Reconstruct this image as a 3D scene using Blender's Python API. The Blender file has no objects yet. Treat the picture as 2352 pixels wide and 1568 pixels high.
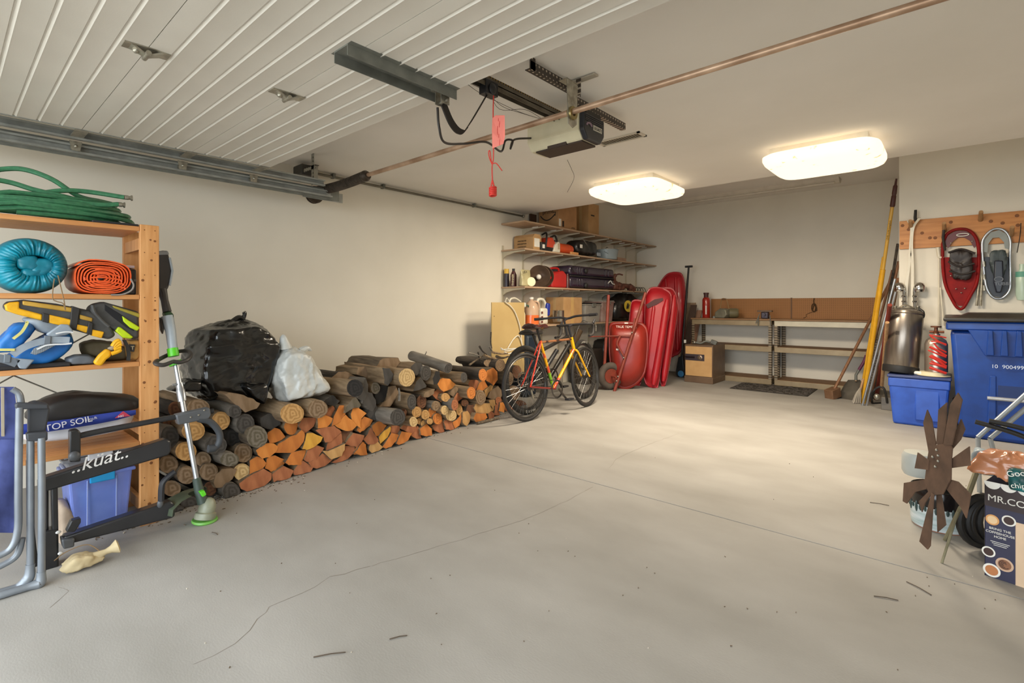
import bpy, bmesh, math, random
from mathutils import Vector, Matrix, noise
random.seed(7)
pi = math.pi
sc = bpy.context.scene
C = sc.collection
# ---------------------------------------------------------------- camera (metres, Z up, camera over the origin)
F, CX, V0, TH, H = 1158.0, 1176.0, 701.0, math.radians(41.33), 1.155
CT, ST = math.cos(TH), math.sin(TH)
CAM = Vector((0, 0, H))
cam = bpy.data.objects.new('camera', bpy.data.cameras.new('camera'))
C.objects.link(cam)
cam.location = CAM
cam.rotation_euler = (pi / 2, 0, TH)
cam.data.sensor_fit = 'HORIZONTAL'
cam.data.sensor_width = 36.0
cam.data.lens = 36.0 * F / 2352.0
cam.data.shift_y = -(784.0 - V0) / 2352.0
cam.data.clip_start = 0.02
sc.camera = cam
# ---------------------------------------------------------------- daylight and exposure
sc.view_settings.view_transform = 'Standard'
sc.view_settings.look = 'None'
sc.view_settings.gamma = 1.0
sc.view_settings.use_curve_mapping = False
sc.view_settings.exposure = 0.36
world = bpy.data.worlds.new('overcast_sky')
sc.world = world
world.use_nodes = True
bgn = world.node_tree.nodes['Background']
bgn.inputs[0].default_value = (0.85, 0.935, 1.0, 1)
bgn.inputs[1].default_value = 5.6
LAMP, LAMP_W = 0.88, 56.0   # lens glow and lamp power of the two ceiling lights
pl = bpy.data.lights.new('door_opening_portal', 'AREA')
pl.shape = 'RECTANGLE'; pl.size = 5.0; pl.size_y = 2.2
pl.cycles.is_portal = True
po = bpy.data.objects.new('door_opening_portal', pl)
C.objects.link(po)
po.location = (-1.29, -1.17, 1.08)
po.rotation_euler = (pi / 2, 0, 0)

def ray(u, v):
    a = (u - CX) / F
    return Vector((a * CT - ST, a * ST + CT, (V0 - v) / F))
def at(u, v, X=None, Y=None, Z=None, D=None):
    """world point seen at photo pixel (u, v) on the plane X=, Y=, Z= or at depth D="""
    r = ray(u, v)
    t = X / r.x if X is not None else Y / r.y if Y is not None else (Z - H) / r.z if Z is not None else D
    return CAM + r * t
def hit(u, v, P, N):
    r = ray(u, v); P = Vector(P); N = Vector(N)
    return CAM + r * ((P - CAM).dot(N) / r.dot(N))

# ---------------------------------------------------------------- materials
def lin(h):
    if not isinstance(h, str): return tuple(h)
    h = h.lstrip('#')
    o = []
    for i in (0, 2, 4):
        c = int(h[i:i + 2], 16) / 255
        o.append(c / 12.92 if c <= 0.04045 else ((c + 0.055) / 1.055) ** 2.4)
    return tuple(o)
MC = {}
def M(name, c, c2=None, rough=0.55, metal=0.0, var=0.12, sc_=9.0, st=(1, 1, 1), bump=0.0, bsc=60.0, emit=0.0, trans=0.0, alpha=1.0, coat=0.0, det=4.0, spec=0.5, ramp=(0.35, 0.68), dist=0.002, rings=False, sss=0.0):
    if name in MC: return MC[name]
    m = bpy.data.materials.new(name); m.use_nodes = True
    nt = m.node_tree; N = nt.nodes; L = nt.links
    b = N['Principled BSDF']
    a = lin(c); d = lin(c2) if c2 else tuple(x * (1 - var) for x in a)
    tc = N.new('ShaderNodeTexCoord'); mp = N.new('ShaderNodeMapping')
    mp.inputs['Scale'].default_value = st
    L.new(tc.outputs['Object'], mp.inputs['Vector'])
    if rings:
        nz = N.new('ShaderNodeTexWave'); nz.wave_type = 'RINGS'; nz.rings_direction = 'X'
        nz.inputs['Scale'].default_value = sc_; nz.inputs['Distortion'].default_value = 7.0
        nz.inputs['Detail'].default_value = 3.0; nz.inputs['Detail Scale'].default_value = 1.6
        fo = nz.outputs['Fac']
    else:
        nz = N.new('ShaderNodeTexNoise'); nz.inputs['Scale'].default_value = sc_; nz.inputs['Detail'].default_value = det
        fo = nz.outputs[0]
    L.new(mp.outputs[0], nz.inputs['Vector'])
    rp = N.new('ShaderNodeValToRGB')
    rp.color_ramp.elements[0].position = ramp[0]; rp.color_ramp.elements[1].position = ramp[1]
    rp.color_ramp.elements[0].color = (*d, 1); rp.color_ramp.elements[1].color = (*a, 1)
    L.new(fo, rp.inputs[0])
    L.new(rp.outputs[0], b.inputs['Base Color'])
    b.inputs['Roughness'].default_value = rough; b.inputs['Metallic'].default_value = metal
    b.inputs['Specular IOR Level'].default_value = spec
    b.inputs['Coat Weight'].default_value = coat
    if trans: b.inputs['Transmission Weight'].default_value = trans; b.inputs['IOR'].default_value = 1.3
    if alpha < 1: b.inputs['Alpha'].default_value = alpha
    if sss: b.inputs['Subsurface Weight'].default_value = sss; b.inputs['Subsurface Radius'].default_value = (.05, .05, .05)
    if emit:
        b.inputs['Emission Color'].default_value = (*a, 1); b.inputs['Emission Strength'].default_value = emit
    if bump:
        n2 = N.new('ShaderNodeTexNoise'); n2.inputs['Scale'].default_value = bsc; n2.inputs['Detail'].default_value = 3.0
        L.new(mp.outputs[0], n2.inputs['Vector'])
        bp = N.new('ShaderNodeBump'); bp.inputs['Strength'].default_value = bump; bp.inputs['Distance'].default_value = dist
        L.new(n2.outputs[0], bp.inputs['Height']); L.new(bp.outputs[0], b.inputs['Normal'])
    MC[name] = m
    return m
def pl_(name, c, r=0.45, **k):
    return M(name, c, rough=r, var=k.pop('var', 0.1), **k)
def dots_mat(name, c, hole, pitch, rad, axes=(0, 1), rough=0.6, metal=0.0):
    """a surface pierced by a regular grid of small holes"""
    if name in MC: return MC[name]
    m = bpy.data.materials.new(name); m.use_nodes = True
    nt = m.node_tree; N = nt.nodes; L = nt.links; b = N['Principled BSDF']
    tc = N.new('ShaderNodeTexCoord'); sp = N.new('ShaderNodeSeparateXYZ'); L.new(tc.outputs['Object'], sp.inputs[0])
    sq = []
    for k in axes:
        md = N.new('ShaderNodeMath'); md.operation = 'PINGPONG'; md.inputs[1].default_value = pitch / 2
        L.new(sp.outputs[k], md.inputs[0])
        p2 = N.new('ShaderNodeMath'); p2.operation = 'POWER'; p2.inputs[1].default_value = 2
        L.new(md.outputs[0], p2.inputs[0]); sq.append(p2)
    if len(sq) == 2:
        ad = N.new('ShaderNodeMath'); ad.operation = 'ADD'; L.new(sq[0].outputs[0], ad.inputs[0]); L.new(sq[1].outputs[0], ad.inputs[1])
    else: ad = sq[0]
    lt = N.new('ShaderNodeMath'); lt.operation = 'LESS_THAN'; lt.inputs[1].default_value = rad * rad; L.new(ad.outputs[0], lt.inputs[0])
    mx = N.new('ShaderNodeMix'); mx.data_type = 'RGBA'
    nz = N.new('ShaderNodeTexNoise'); nz.inputs['Scale'].default_value = 5
    a = lin(c)
    rp = N.new('ShaderNodeValToRGB'); rp.color_ramp.elements[0].color = (*[x * .82 for x in a], 1); rp.color_ramp.elements[1].color = (*a, 1)
    L.new(tc.outputs['Object'], nz.inputs['Vector']); L.new(nz.outputs[0], rp.inputs[0]); L.new(rp.outputs[0], mx.inputs['A'])
    L.new(lt.outputs[0], mx.inputs['Factor']); mx.inputs['B'].default_value = (*lin(hole), 1)
    L.new(mx.outputs['Result'], b.inputs['Base Color'])
    b.inputs['Roughness'].default_value = rough; b.inputs['Metallic'].default_value = metal
    MC[name] = m
    return m

# ---------------------------------------------------------------- mesh building
def rotm(ax, deg): return Matrix.Rotation(math.radians(deg), 3, ax)
def frame(right, up):
    r = Vector(right).normalized(); u = Vector(up); u = (u - r * u.dot(r)).normalized(); n = r.cross(u)
    return Matrix((r, u, n)).transposed()
class MB:
    def __init__(s): s.v = []; s.f = []; s.m = []; s.k = 0
    def add(s, V, Fs):
        o = len(s.v); s.v += [Vector(p) for p in V]; s.f += [[i + o for i in f] for f in Fs]; s.m += [s.k] * len(Fs); return s
    def mi(s, k): s.k = k; return s
    def box(s, c, d, R=None):
        c = Vector(c); V = []
        for i in (-.5, .5):
            for j in (-.5, .5):
                for k in (-.5, .5):
                    p = Vector((d[0] * i, d[1] * j, d[2] * k)); V.append(c + (R @ p if R else p))
        return s.add(V, [(0, 1, 3, 2), (4, 6, 7, 5), (0, 4, 5, 1), (2, 3, 7, 6), (0, 2, 6, 4), (1, 5, 7, 3)])
    def bx(s, x0, x1, y0, y1, z0, z1): return s.box(((x0 + x1) / 2, (y0 + y1) / 2, (z0 + z1) / 2), (abs(x1 - x0), abs(y1 - y0), abs(z1 - z0)))
    def tube(s, pts, r, n=8, closed=False):
        P = [Vector(p) for p in pts]; m = len(P)
        R = r if isinstance(r, (list, tuple)) else [r] * m
        V = []; prev = None
        for i in range(m):
            if closed: t = P[(i + 1) % m] - P[i - 1]
            else: t = P[min(i + 1, m - 1)] - P[max(i - 1, 0)]
            if t.length < 1e-9: t = Vector((0, 0, 1))
            t.normalize()
            if prev is None:
                a = Vector((0, 0, 1)) if abs(t.z) < .9 else Vector((1, 0, 0)); a = t.cross(a).normalized()
            else:
                a = prev - t * prev.dot(t)
                a = a.normalized() if a.length > 1e-6 else t.orthogonal().normalized()
            prev = a; b = t.cross(a)
            for k in range(n):
                th = 2 * pi * k / n
                V.append(P[i] + (a * math.cos(th) + b * math.sin(th)) * R[i])
        Fs = []
        for i in range(m if closed else m - 1):
            j = (i + 1) % m
            for k in range(n):
                l = (k + 1) % n; Fs.append((i * n + k, i * n + l, j * n + l, j * n + k))
        if not closed: Fs += [tuple(range(n))[::-1], tuple((m - 1) * n + k for k in range(n))]
        return s.add(V, Fs)
    def rod(s, a, b, r, r2=None, n=10): return s.tube([a, b], [r, r if r2 is None else r2], n)
    def lathe(s, prof, o=(0, 0, 0), ax=(0, 0, 1), n=24, xr=None, ring=False):
        ax = Vector(ax).normalized(); a = ax.orthogonal().normalized() if xr is None else Vector(xr).normalized(); b = ax.cross(a); o = Vector(o)
        V = []
        for (r, h) in prof:
            for k in range(n):
                th = 2 * pi * k / n; V.append(o + ax * h + (a * math.cos(th) + b * math.sin(th)) * max(r, 1e-5))
        Fs = []; q = len(prof)
        for i in range(q if ring else q - 1):
            j = (i + 1) % q
            for k in range(n):
                l = (k + 1) % n; Fs.append((i * n + k, i * n + l, j * n + l, j * n + k))
        if not ring: Fs += [tuple(range(n))[::-1], tuple((q - 1) * n + k for k in range(n))]
        return s.add(V, Fs)
    def prism(s, poly, d):
        P = [Vector(p) for p in poly]; d = Vector(d); n = len(P)
        return s.add(P + [p + d for p in P], [tuple(range(n))[::-1], tuple(range(n, 2 * n))] + [(i, (i + 1) % n, n + (i + 1) % n, n + i) for i in range(n)])
    def ell(s, c, r, R=None, n=20, m=12, e=1.0):
        c = Vector(c); V = []; Fs = []
        sg = lambda x: math.copysign(abs(x) ** e, x)
        for i in range(m + 1):
            ph = -pi / 2 + pi * i / m
            for k in range(n):
                th = 2 * pi * k / n
                p = Vector((r[0] * sg(math.cos(ph)) * sg(math.cos(th)), r[1] * sg(math.cos(ph)) * sg(math.sin(th)), r[2] * sg(math.sin(ph))))
                V.append(c + (R @ p if R else p))
        for i in range(m):
            for k in range(n):
                l = (k + 1) % n; Fs.append((i * n + k, i * n + l, (i + 1) * n + l, (i + 1) * n + k))
        return s.add(V, Fs)
    def sheet(s, G, t):
        """grid of points with thickness t along the averaged normals"""
        a = len(G); b = len(G[0]); G = [[Vector(p) for p in r] for r in G]
        V = [p for r in G for p in r]; W = []
        for i in range(a):
            for j in range(b):
                du = G[min(i + 1, a - 1)][j] - G[max(i - 1, 0)][j]; dv = G[i][min(j + 1, b - 1)] - G[i][max(j - 1, 0)]
                n = du.cross(dv); n = n.normalized() if n.length > 1e-9 else Vector((0, 0, 1))
                W.append(G[i][j] - n * t)
        o = a * b; Fs = []
        for i in range(a - 1):
            for j in range(b - 1):
                q = (i * b + j, i * b + j + 1, (i + 1) * b + j + 1, (i + 1) * b + j)
                Fs.append(q[::-1]); Fs.append(tuple(x + o for x in q))
        rim = [j for j in range(b)] + [i * b + b - 1 for i in range(1, a)] + [(a - 1) * b + j for j in range(b - 2, -1, -1)] + [i * b for i in range(a - 2, 0, -1)]
        for k in range(len(rim)):
            p, q = rim[k], rim[(k + 1) % len(rim)]; Fs.append((p, q, q + o, p + o))
        return s.add(V + W, Fs)
    def xf(s, Mx):
        s.v = [Mx @ p for p in s.v]; return s
    def build(s, name, mats, parent=None, smooth=40, bevel=0.0, seg=2, sub=0, org=None):
        me = bpy.data.meshes.new(name)
        lo = Vector([min(p[i] for p in s.v) for i in range(3)]); hi = Vector([max(p[i] for p in s.v) for i in range(3)])
        o = Vector(org) if org is not None else Vector(((lo.x + hi.x) / 2, (lo.y + hi.y) / 2, lo.z))
        me.from_pydata([p - o for p in s.v], [], s.f)
        bm = bmesh.new(); bm.from_mesh(me); bmesh.ops.recalc_face_normals(bm, faces=bm.faces); bm.to_mesh(me); bm.free()
        for m in (mats if isinstance(mats, (list, tuple)) else [mats]): me.materials.append(m)
        if any(s.m): me.polygons.foreach_set('material_index', s.m)
        if smooth:
            me.polygons.foreach_set('use_smooth', [True] * len(me.polygons)); me.set_sharp_from_angle(angle=math.radians(smooth))
        ob = bpy.data.objects.new(name, me); C.objects.link(ob); ob.location = o
        if parent is not None: adopt(ob, parent)
        if bevel:
            md = ob.modifiers.new('edge', 'BEVEL'); md.width = bevel; md.segments = seg; md.limit_method = 'ANGLE'; md.angle_limit = math.radians(35)
        if sub:
            md = ob.modifiers.new('smooth', 'SUBSURF'); md.levels = sub; md.render_levels = sub
        return ob
WM = {}
def adopt(ob, parent):
    ob.parent = parent
    ob.matrix_parent_inverse = Matrix.Translation(-WM[parent.name] if parent.name in WM else -wloc(parent))
def wloc(o):
    return Vector(o.location)          # every child is placed with a parent inverse, so location is world location
def tag(o, label, cat, group=None, kind=None):
    if label: o['label'] = label
    if cat: o['category'] = cat
    if group: o['group'] = group
    if kind: o['kind'] = kind
    return o
def thing(name, label, cat, loc, group=None):
    o = bpy.data.objects.new(name, None); C.objects.link(o); o.location = loc; o.empty_display_size = .1
    return tag(o, label, cat, group)
def text(s, o, right, up, size, mat, parent, name='lettering', ext=0.0008, shear=0.0, bold=0.0, align='LEFT'):
    cu = bpy.data.curves.new(name, 'FONT'); cu.body = s; cu.size = size; cu.extrude = ext; cu.shear = shear; cu.align_x = align
    cu.materials.append(mat)
    tmp = bpy.data.objects.new(name + '_curve', cu)
    me = bpy.data.meshes.new_from_object(tmp); bpy.data.objects.remove(tmp)
    if not me.materials: me.materials.append(mat)
    ob = bpy.data.objects.new(name, me); C.objects.link(ob)
    ob.location = Vector(o); ob.rotation_euler = frame(right, up).to_euler()
    if parent is not None: adopt(ob, parent)
    return ob
def hullblob(pts, name, mat, parent=None, n=56, m=40, p=14, amp=0.01, fr=9.0, seed=0, st=(1, 1, 1), ridged=True, smooth=60):
    """soft body around a convex hull of points, with crumples"""
    bm = bmesh.new()
    for q in pts: bm.verts.new(q)
    bmesh.ops.convex_hull(bm, input=bm.verts); bmesh.ops.recalc_face_normals(bm, faces=bm.faces)
    c = sum((Vector(q) for q in pts), Vector()) / len(pts)
    PL = [(f.normal.copy(), f.normal.dot(f.calc_center_median() - c)) for f in bm.faces if f.calc_area() > 1e-7]; bm.free()
    PL = [(a if h > 0 else -a, abs(h)) for a, h in PL]
    b = MB(); V = []; Fs = []
    for i in range(m + 1):
        ph = -pi / 2 + pi * i / m
        for k in range(n):
            th = 2 * pi * k / n
            d = Vector((math.cos(ph) * math.cos(th), math.cos(ph) * math.sin(th), math.sin(ph)))
            t = sum((max(a.dot(d), 0) / h) ** p for a, h in PL) ** (-1 / p)
            q = c + d * t
            w = Vector((q.x * st[0], q.y * st[1], q.z * st[2])) * fr + Vector((seed * 7.1, seed * 3.3, seed))
            z = noise.ridged_multi_fractal(w, 0.9, 2.1, 4, 1.0, 2.0) * .5 - .7 if ridged else noise.fractal(w, 1.0, 2.0, 4)
            V.append(q + d * z * amp)
    for i in range(m):
        for k in range(n):
            l = (k + 1) % n; Fs.append((i * n + k, i * n + l, (i + 1) * n + l, (i + 1) * n + k))
    b.add(V, Fs)
    return b.build(name, mat, parent, smooth=smooth)
def arc(c, r, a0, a1, n, ex, ey):
    c = Vector(c); ex = Vector(ex); ey = Vector(ey)
    return [c + ex * (r * math.cos(math.radians(a0 + (a1 - a0) * i / n))) + ey * (r * math.sin(math.radians(a0 + (a1 - a0) * i / n))) for i in range(n + 1)]
def smoothpath(P, n=6):
    """Catmull-Rom through the points"""
    P = [Vector(p) for p in P]; Q = [P[0] * 2 - P[1]] + P + [P[-1] * 2 - P[-2]]; o = []
    for i in range(1, len(Q) - 2):
        a, b, c, d = Q[i - 1:i + 3]
        for k in range(n):
            t = k / n
            o.append(.5 * (2 * b + (c - a) * t + (2 * a - 5 * b + 4 * c - d) * t * t + (3 * b - a - 3 * c + d) * t ** 3))
    return o + [P[-1]]
# ================================================================ THE ROOM
XL, XR, YF, YB, YS, YC, XC = -4.42, 2.3, -1.2, 8.5, 6.75, 5.29, -0.45
ZC, ZA = 2.395, 2.85
m_wall = M('painted_drywall', '#e3dccd', '#dcd5c6', rough=.85, sc_=1.6, bump=.12, bsc=140, dist=.001)
m_ceil = M('ceiling_paint', '#e9e4dc', '#e2ddd4', rough=.8, sc_=1.2, bump=.1, bsc=120, dist=.001)
m_conc = M('concrete', '#a5a19b', '#918d86', rough=.78, sc_=1.3, st=(1, 1.8, 1), bump=.25, bsc=90, det=9, dist=.0015, ramp=(.3, .7))
m_dark = M('joint_pale', '#b3a894', rough=.9)
def struct(name, mb, mat, parent=None, **k):
    o = mb.build(name, mat, parent, **k)
    if parent is None: o['kind'] = 'structure'
    return o
t = .12
struct('wall_left', MB().bx(XL - t, XL, YF, YB, 0, ZA + .1), m_wall, smooth=0)
struct('wall_back', MB().bx(XL - t, XC + t, YB, YB + t, 0, ZA + .1), m_wall, smooth=0)
struct('wall_alcove_side', MB().bx(XC, XC + t, YS + t, YB, 0, ZA + .1), m_wall, smooth=0)
struct('wall_niche', MB().bx(XC, XR + t, YS, YS + t, 0, ZA + .1), m_wall, smooth=0)
struct('wall_right', MB().bx(XR, XR + t, YF, YS, 0, ZA + .1), m_wall, smooth=0)
fw = MB(); fw.bx(XL - t, -3.75, YF - t, YF, 0, ZC + .1); fw.bx(1.2, XR + t, YF - t, YF, 0, ZC + .1); fw.bx(-3.75, 1.2, YF - t, YF, 2.14, ZC + .1)
struct('wall_front', fw, m_wall, smooth=0)
struct('ceiling', MB().bx(XL, XR, YF, YC, ZC, ZC + .14), m_ceil, smooth=0)
struct('ceiling_alcove', MB().bx(XL, XR, YC, YB, ZA, ZA + .1), m_ceil, smooth=0)
struct('trim_1', MB().bx(XL, XR, YC, YC + .02, ZC + .14, ZA + .05), m_ceil, smooth=0)
fl = struct('floor', MB().bx(XL, XR, YF - t, YB, -.2, -.012), m_dark, smooth=0)
YJ = 2.815
m_conc.node_tree.nodes['Principled BSDF'].inputs['Specular IOR Level'].default_value = .3
for (y0, y1) in ((YF - t, YJ - .004), (YJ + .004, YB)):
    MB().bx(XL, XR, y0, y1, -.06, 0).build('slab', m_conc, fl, smooth=0, org=(0, 0, 0))
struct('driveway', MB().bx(-14, 12, -16, YF - t - .01, -.2, -.02), M('driveway_concrete', '#b9b3a8', rough=.85), smooth=0)
# hairline cracks and dirt lying on the slab
m_crack = M('crack_line', '#857c70', rough=.9)
def crack(pts, w, seed):
    rnd = random.Random(seed); P = [at(u, v, Z=0) for u, v in pts]; Q = []
    for a, b in zip(P, P[1:]):
        n = max(2, int((b - a).length / .05))
        for i in range(n): Q.append(a.lerp(b, i / n) + Vector((rnd.uniform(-.008, .008), rnd.uniform(-.008, .008), 0)))
    Q.append(P[-1]); b = MB()
    for i in range(len(Q) - 1):
        d = (Q[i + 1] - Q[i]).normalized(); s = Vector((-d.y, d.x, 0)) * w * rnd.uniform(.4, 1.2)
        e = Vector((0, 0, .0006)); b.add([Q[i] + s + e, Q[i] - s + e, Q[i + 1] - s + e, Q[i + 1] + s + e], [(0, 1, 2, 3)])
    return b.build('crack', m_crack, fl, smooth=0)
crack([(440, 1530), (540, 1478), (598, 1420), (622, 1390), (690, 1365), (760, 1325), (850, 1300)], .0017, 1)
crack([(850, 1300), (960, 1268), (1080, 1232), (1200, 1195), (1300, 1150), (1362, 1118)], .0009, 2)
crack([(1400, 1075), (1420, 1050), (1490, 1020), (1560, 995)], .0008, 3)
crack([(120, 1395), (160, 1358), (135, 1348)], .0012, 4)
cr = MB(); rnd = random.Random(5)
for i in range(760):
    if i < 700: u = rnd.uniform(215, 1190); v = 1215 - (u - 215) * .275 + abs(rnd.gauss(0, 12)) + (-18 if u > 700 else 0)
    else: u = rnd.uniform(300, 2300); v = rnd.uniform(1020, 1540)
    p = at(u, v, Z=0); a = rnd.uniform(0, pi); l = rnd.uniform(.003, .016) if i < 700 else rnd.uniform(.002, .007); w = rnd.uniform(.002, .006) if i < 700 else .002
    cr.k = 0 if rnd.random() < .8 else 1
    cr.box(p + Vector((0, 0, .002)), (l, w, .003), rotm('Z', math.degrees(a)))
o = cr.build('floor_debris', [M('bark_crumbs', '#6b5a48', rough=.9), M('pale_chips', '#cfc4b2', rough=.9)], smooth=0)
tag(o, 'bark crumbs and grit scattered along the woodpile and over the concrete', 'debris', kind='stuff')
for (u, v, s, a) in ((2020, 1158, .045, 10), (757, 1505, .05, 55), (915, 1465, .03, 60), (2035, 1375, .04, 20), (2110, 1352, .05, -35), (493, 1226, .025, 10)):
    p = at(u, v, Z=0); q = MB()
    dv = rotm('Z', a) @ Vector((s, 0, 0)); q.tube([p - dv + Vector((0, 0, .003)), p + Vector((0, .004, .004)), p + dv + Vector((0, 0, .003))], .0018, 6)
    ob = q.build('twig', M('twig_bark', '#54473a', rough=.9))
    tag(ob, {2020: 'dark splatter of bark in the middle of the floor near the rusty fan', 757: 'long pine needle lying alone on the bare front slab', 915: 'short pine needle right of the longer one on the front slab', 2035: 'straw-coloured twig below the floor joint', 2110: 'thin twig pointing at the coffee-maker box', 493: 'bit of bark on the floor beside the string trimmer head'}[u], 'twig')
# ================================================================ OVERHEAD DOOR, TRACKS
m_door = M('door_steel_white', '#d8d3c9', '#d2cdc3', rough=.55, sc_=3, bump=.25, bsc=220, dist=.0008)
m_galv = M('galvanised_steel', '#a3a49e', '#8d8e88', rough=.42, metal=.3, sc_=14)
m_galvd = M('galvanised_dull', '#7d7e76', '#696a63', rough=.5, metal=.3, sc_=14)
m_zinc = M('zinc_hardware', '#b9b4a6', '#8c877a', rough=.35, metal=.8, sc_=30)
m_blk = M('black_steel', '#2a2623', rough=.45, metal=.3, sc_=20)
DX0, DX1, ZD = -3.73, 1.15, 2.155
door = thing('door_1', 'white ribbed overhead garage door raised under the ceiling', None, (-1.29, .5, ZD)); door['kind'] = 'structure'
edges = [1.587, 1.0906, .538, -.015, -.568]
for k in range(4):
    y1, y0 = edges[k] - .0015, edges[k + 1] + .0015
    prof = [(y0, ZD + .05), (y0, ZD)]
    for i in range(1, 6):
        y = y0 + (y1 - y0) * (i - (.12 if i == 1 else 0)) / 6
        prof += [(y - .007, ZD), (y - .004, ZD + .004), (y + .001, ZD + .004), (y + .009, ZD - .002), (y + .017, ZD)]
    prof += [(y1, ZD), (y1, ZD + .05)]
    b = MB(); b.prism([(DX0, y, z) for y, z in prof], (DX1 - DX0, 0, 0)); b.build('panel', m_door, door, smooth=20)
for (u, v) in ((335, 117), (662, 215)):
    y = 0.538 if u < 500 else 1.0906
    for x in (-2.38, -.4):
        h = MB(); z = ZD
        h.prism([(x - .03, y - .075, z), (x + .03, y - .075, z), (x + .034, y - .01, z), (x + .034, y + .01, z), (x + .03, y + .075, z), (x - .03, y + .075, z), (x - .034, y + .01, z), (x - .034, y - .01, z)], (0, 0, -.004))
        h.prism([(x - .026, y - .055, z - .003), (x + .026, y - .055, z - .003), (x + .012, y, z - .03), (x - .012, y, z - .03)], (0, .004, .006)); h.prism([(x - .026, y + .055, z - .003), (x + .026, y + .055, z - .003), (x + .012, y, z - .03), (x - .012, y, z - .03)], (0, -.004, .006))
        h.rod((x - .034, y, z - .022), (x + .034, y, z - .022), .010); h.ell((x, y - .035, z - .014), (.012, .012, .012), n=8, m=6)
        h.build('hinge', m_zinc, door)
# end stile along the track side
MB().bx(DX0 - .012, DX0, edges[4], edges[0], ZD - .004, ZD + .05).build('end_stile', m_galv, door, smooth=0)
# vertical reinforcement strut carrying the opener arm
A, B = Vector((-1.79, 1.09, ZD)), Vector((-1.79, 1.57, ZD))
s = MB()
x = -1.79
prof = [(x - .075, ZD), (x - .05, ZD - .002), (x - .05, ZD - .045), (x - .046, ZD - .045), (x - .046, ZD - .006), (x + .046, ZD - .006), (x + .046, ZD - .045), (x + .05, ZD - .045), (x + .05, ZD - .002), (x + .075, ZD)]
s.prism([(px, 1.03, pz) for px, pz in prof], (0, .56, 0)); s.build('strut', m_galvd, door, smooth=0)
s = MB(); s.bx(x - .03, x + .03, 1.50, 1.57, ZD - .012, ZD - .006)
for d in (-.022, .018): s.bx(x + d, x + d + .004, 1.52, 1.57, ZD - .07, ZD - .006)
s.rod((x - .035, 1.55, ZD - .055), (x + .035, 1.55, ZD - .055), .008); s.build('arm_bracket', m_zinc, door)
# track
TX = -3.95
tr = thing('door_track', 'grey galvanised steel door track running along the wall side of the garage door', 'track', (TX, .8, 2.08))
def channel(x, z, hgt, dep, y0, y1, name, m, t_=.003):
    b = MB(); pr = [(x, z), (x + dep, z), (x + dep, z + .012), (x + dep - t_, z + .012), (x + dep - t_, z + t_), (x + t_, z + t_), (x + t_, z + hgt - t_), (x + dep - t_, z + hgt - t_), (x + dep - t_, z + hgt - .012), (x + dep, z + hgt - .012), (x + dep, z + hgt), (x, z + hgt)]
    b.prism([(px, y0, pz) for px, pz in pr], (0, y1 - y0, 0)); return b.build(name, m, tr, smooth=0)
channel(TX - .04, 2.068, .052, .035, -.7, 2.2, 'lower_rail', m_galv)
channel(TX + .03, 2.135, .05, .03, -.7, 2.1, 'upper_rail', m_galv)
b = MB(); b.bx(TX - .045, TX - .041, -.7, 2.28, 2.05, 2.14); b.build('backing_angle', m_galvd, tr, smooth=0)
b = MB(); b.bx(TX - .09, TX - .086, 1.98, 2.34, 2.05, 2.13); b.build('end_plate', m_galv, tr, smooth=0)
for y in (.538, 1.0906, 1.55):
    r = MB(); r.lathe([(.0, 0), (.022, 0), (.024, .006), (.022, .014), (0, .014)], (TX - .02, y, 2.098), (1, 0, 0), 14); r.build('roller', m_zinc, door)
    r = MB(); r.prism([(TX + .02, y - .03, 2.13), (TX + .02, y + .03, 2.13), (TX + .02, y + .02, 2.075), (TX + .02, y - .02, 2.075)], (.005, 0, 0)); r.bx(TX + .02, DX0, y - .03, y + .03, 2.146, 2.152); r.ell((TX + .028, y, 2.1), (.01, .01, .01), n=8, m=6); r.rod((TX - .02, y, 2.098), (TX + .03, y, 2.098), .006); r.build('roller_bracket', m_zinc, door)
b = MB()
for (y, dz) in ((2.02, 0),):
    b.bx(TX - .02, TX + .02, y, y + .004, 2.14, 2.3); b.bx(TX + .016, TX + .02, y, y + .035, 2.14, 2.3); b.bx(TX - .15, TX + .04, y, y + .035, 2.296, 2.3); b.bx(TX - .15, TX + .04, y, y + .004, 2.27, 2.3)
    b.bx(TX - .02, TX + .02, y, y + .004, 2.3, ZC)
b.build('hanger_angle', dots_mat('perforated_galv', '#a8a59a', '#3a3833', .032, .007, (0, 2), .45, .6), tr, smooth=0)
# torsion spring tube
YT, ZT = 2.18, 2.155
ts = thing('torsion_shaft', 'long rusty brown steel torsion tube crossing the ceiling behind the raised door', 'shaft', (-1.5, YT, ZT))
m_rust = M('rusty_tube', '#c4a58a', '#94745a', rough=.4, metal=.45, sc_=7, det=8)
MB().rod((-4.2, YT, ZT), (XR - .1, YT, ZT + .02), .0155, n=16).build('tube', m_rust, ts)
m_spr = M('spring_dark', '#4a3f35', '#30281f', rough=.5, metal=.4, sc_=30)
cp = []
for i in range(60 * 12 + 1):
    a = 2 * pi * i / 12; f = i / (60 * 12); x = -4.22 + .78 * f
    cp.append((x, YT + .036 * math.cos(a), ZT + .036 * math.sin(a) - .015 * math.sin(pi * f)))
MB().tube(cp, .0058, 5).build('spring', m_spr, ts)
MB().lathe([(0, 0), (.034, 0), (.034, .68), (0, .68)], (-4.15, YT, ZT - .008), (1, 0, 0), 16).build('spring_core', M('spring_bands', '#8a745c', '#2c241c', rough=.5, metal=.3, sc_=2.2, st=(6, .1, .1), ramp=(.45, .55)), ts)
MB().lathe([(0, 0), (.038, 0), (.042, .01), (.042, .03), (.03, .045), (.028, .06), (0, .06)], (-3.45, YT, ZT), (1, 0, 0), 16).build('winding_cone', m_spr, ts)
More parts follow.
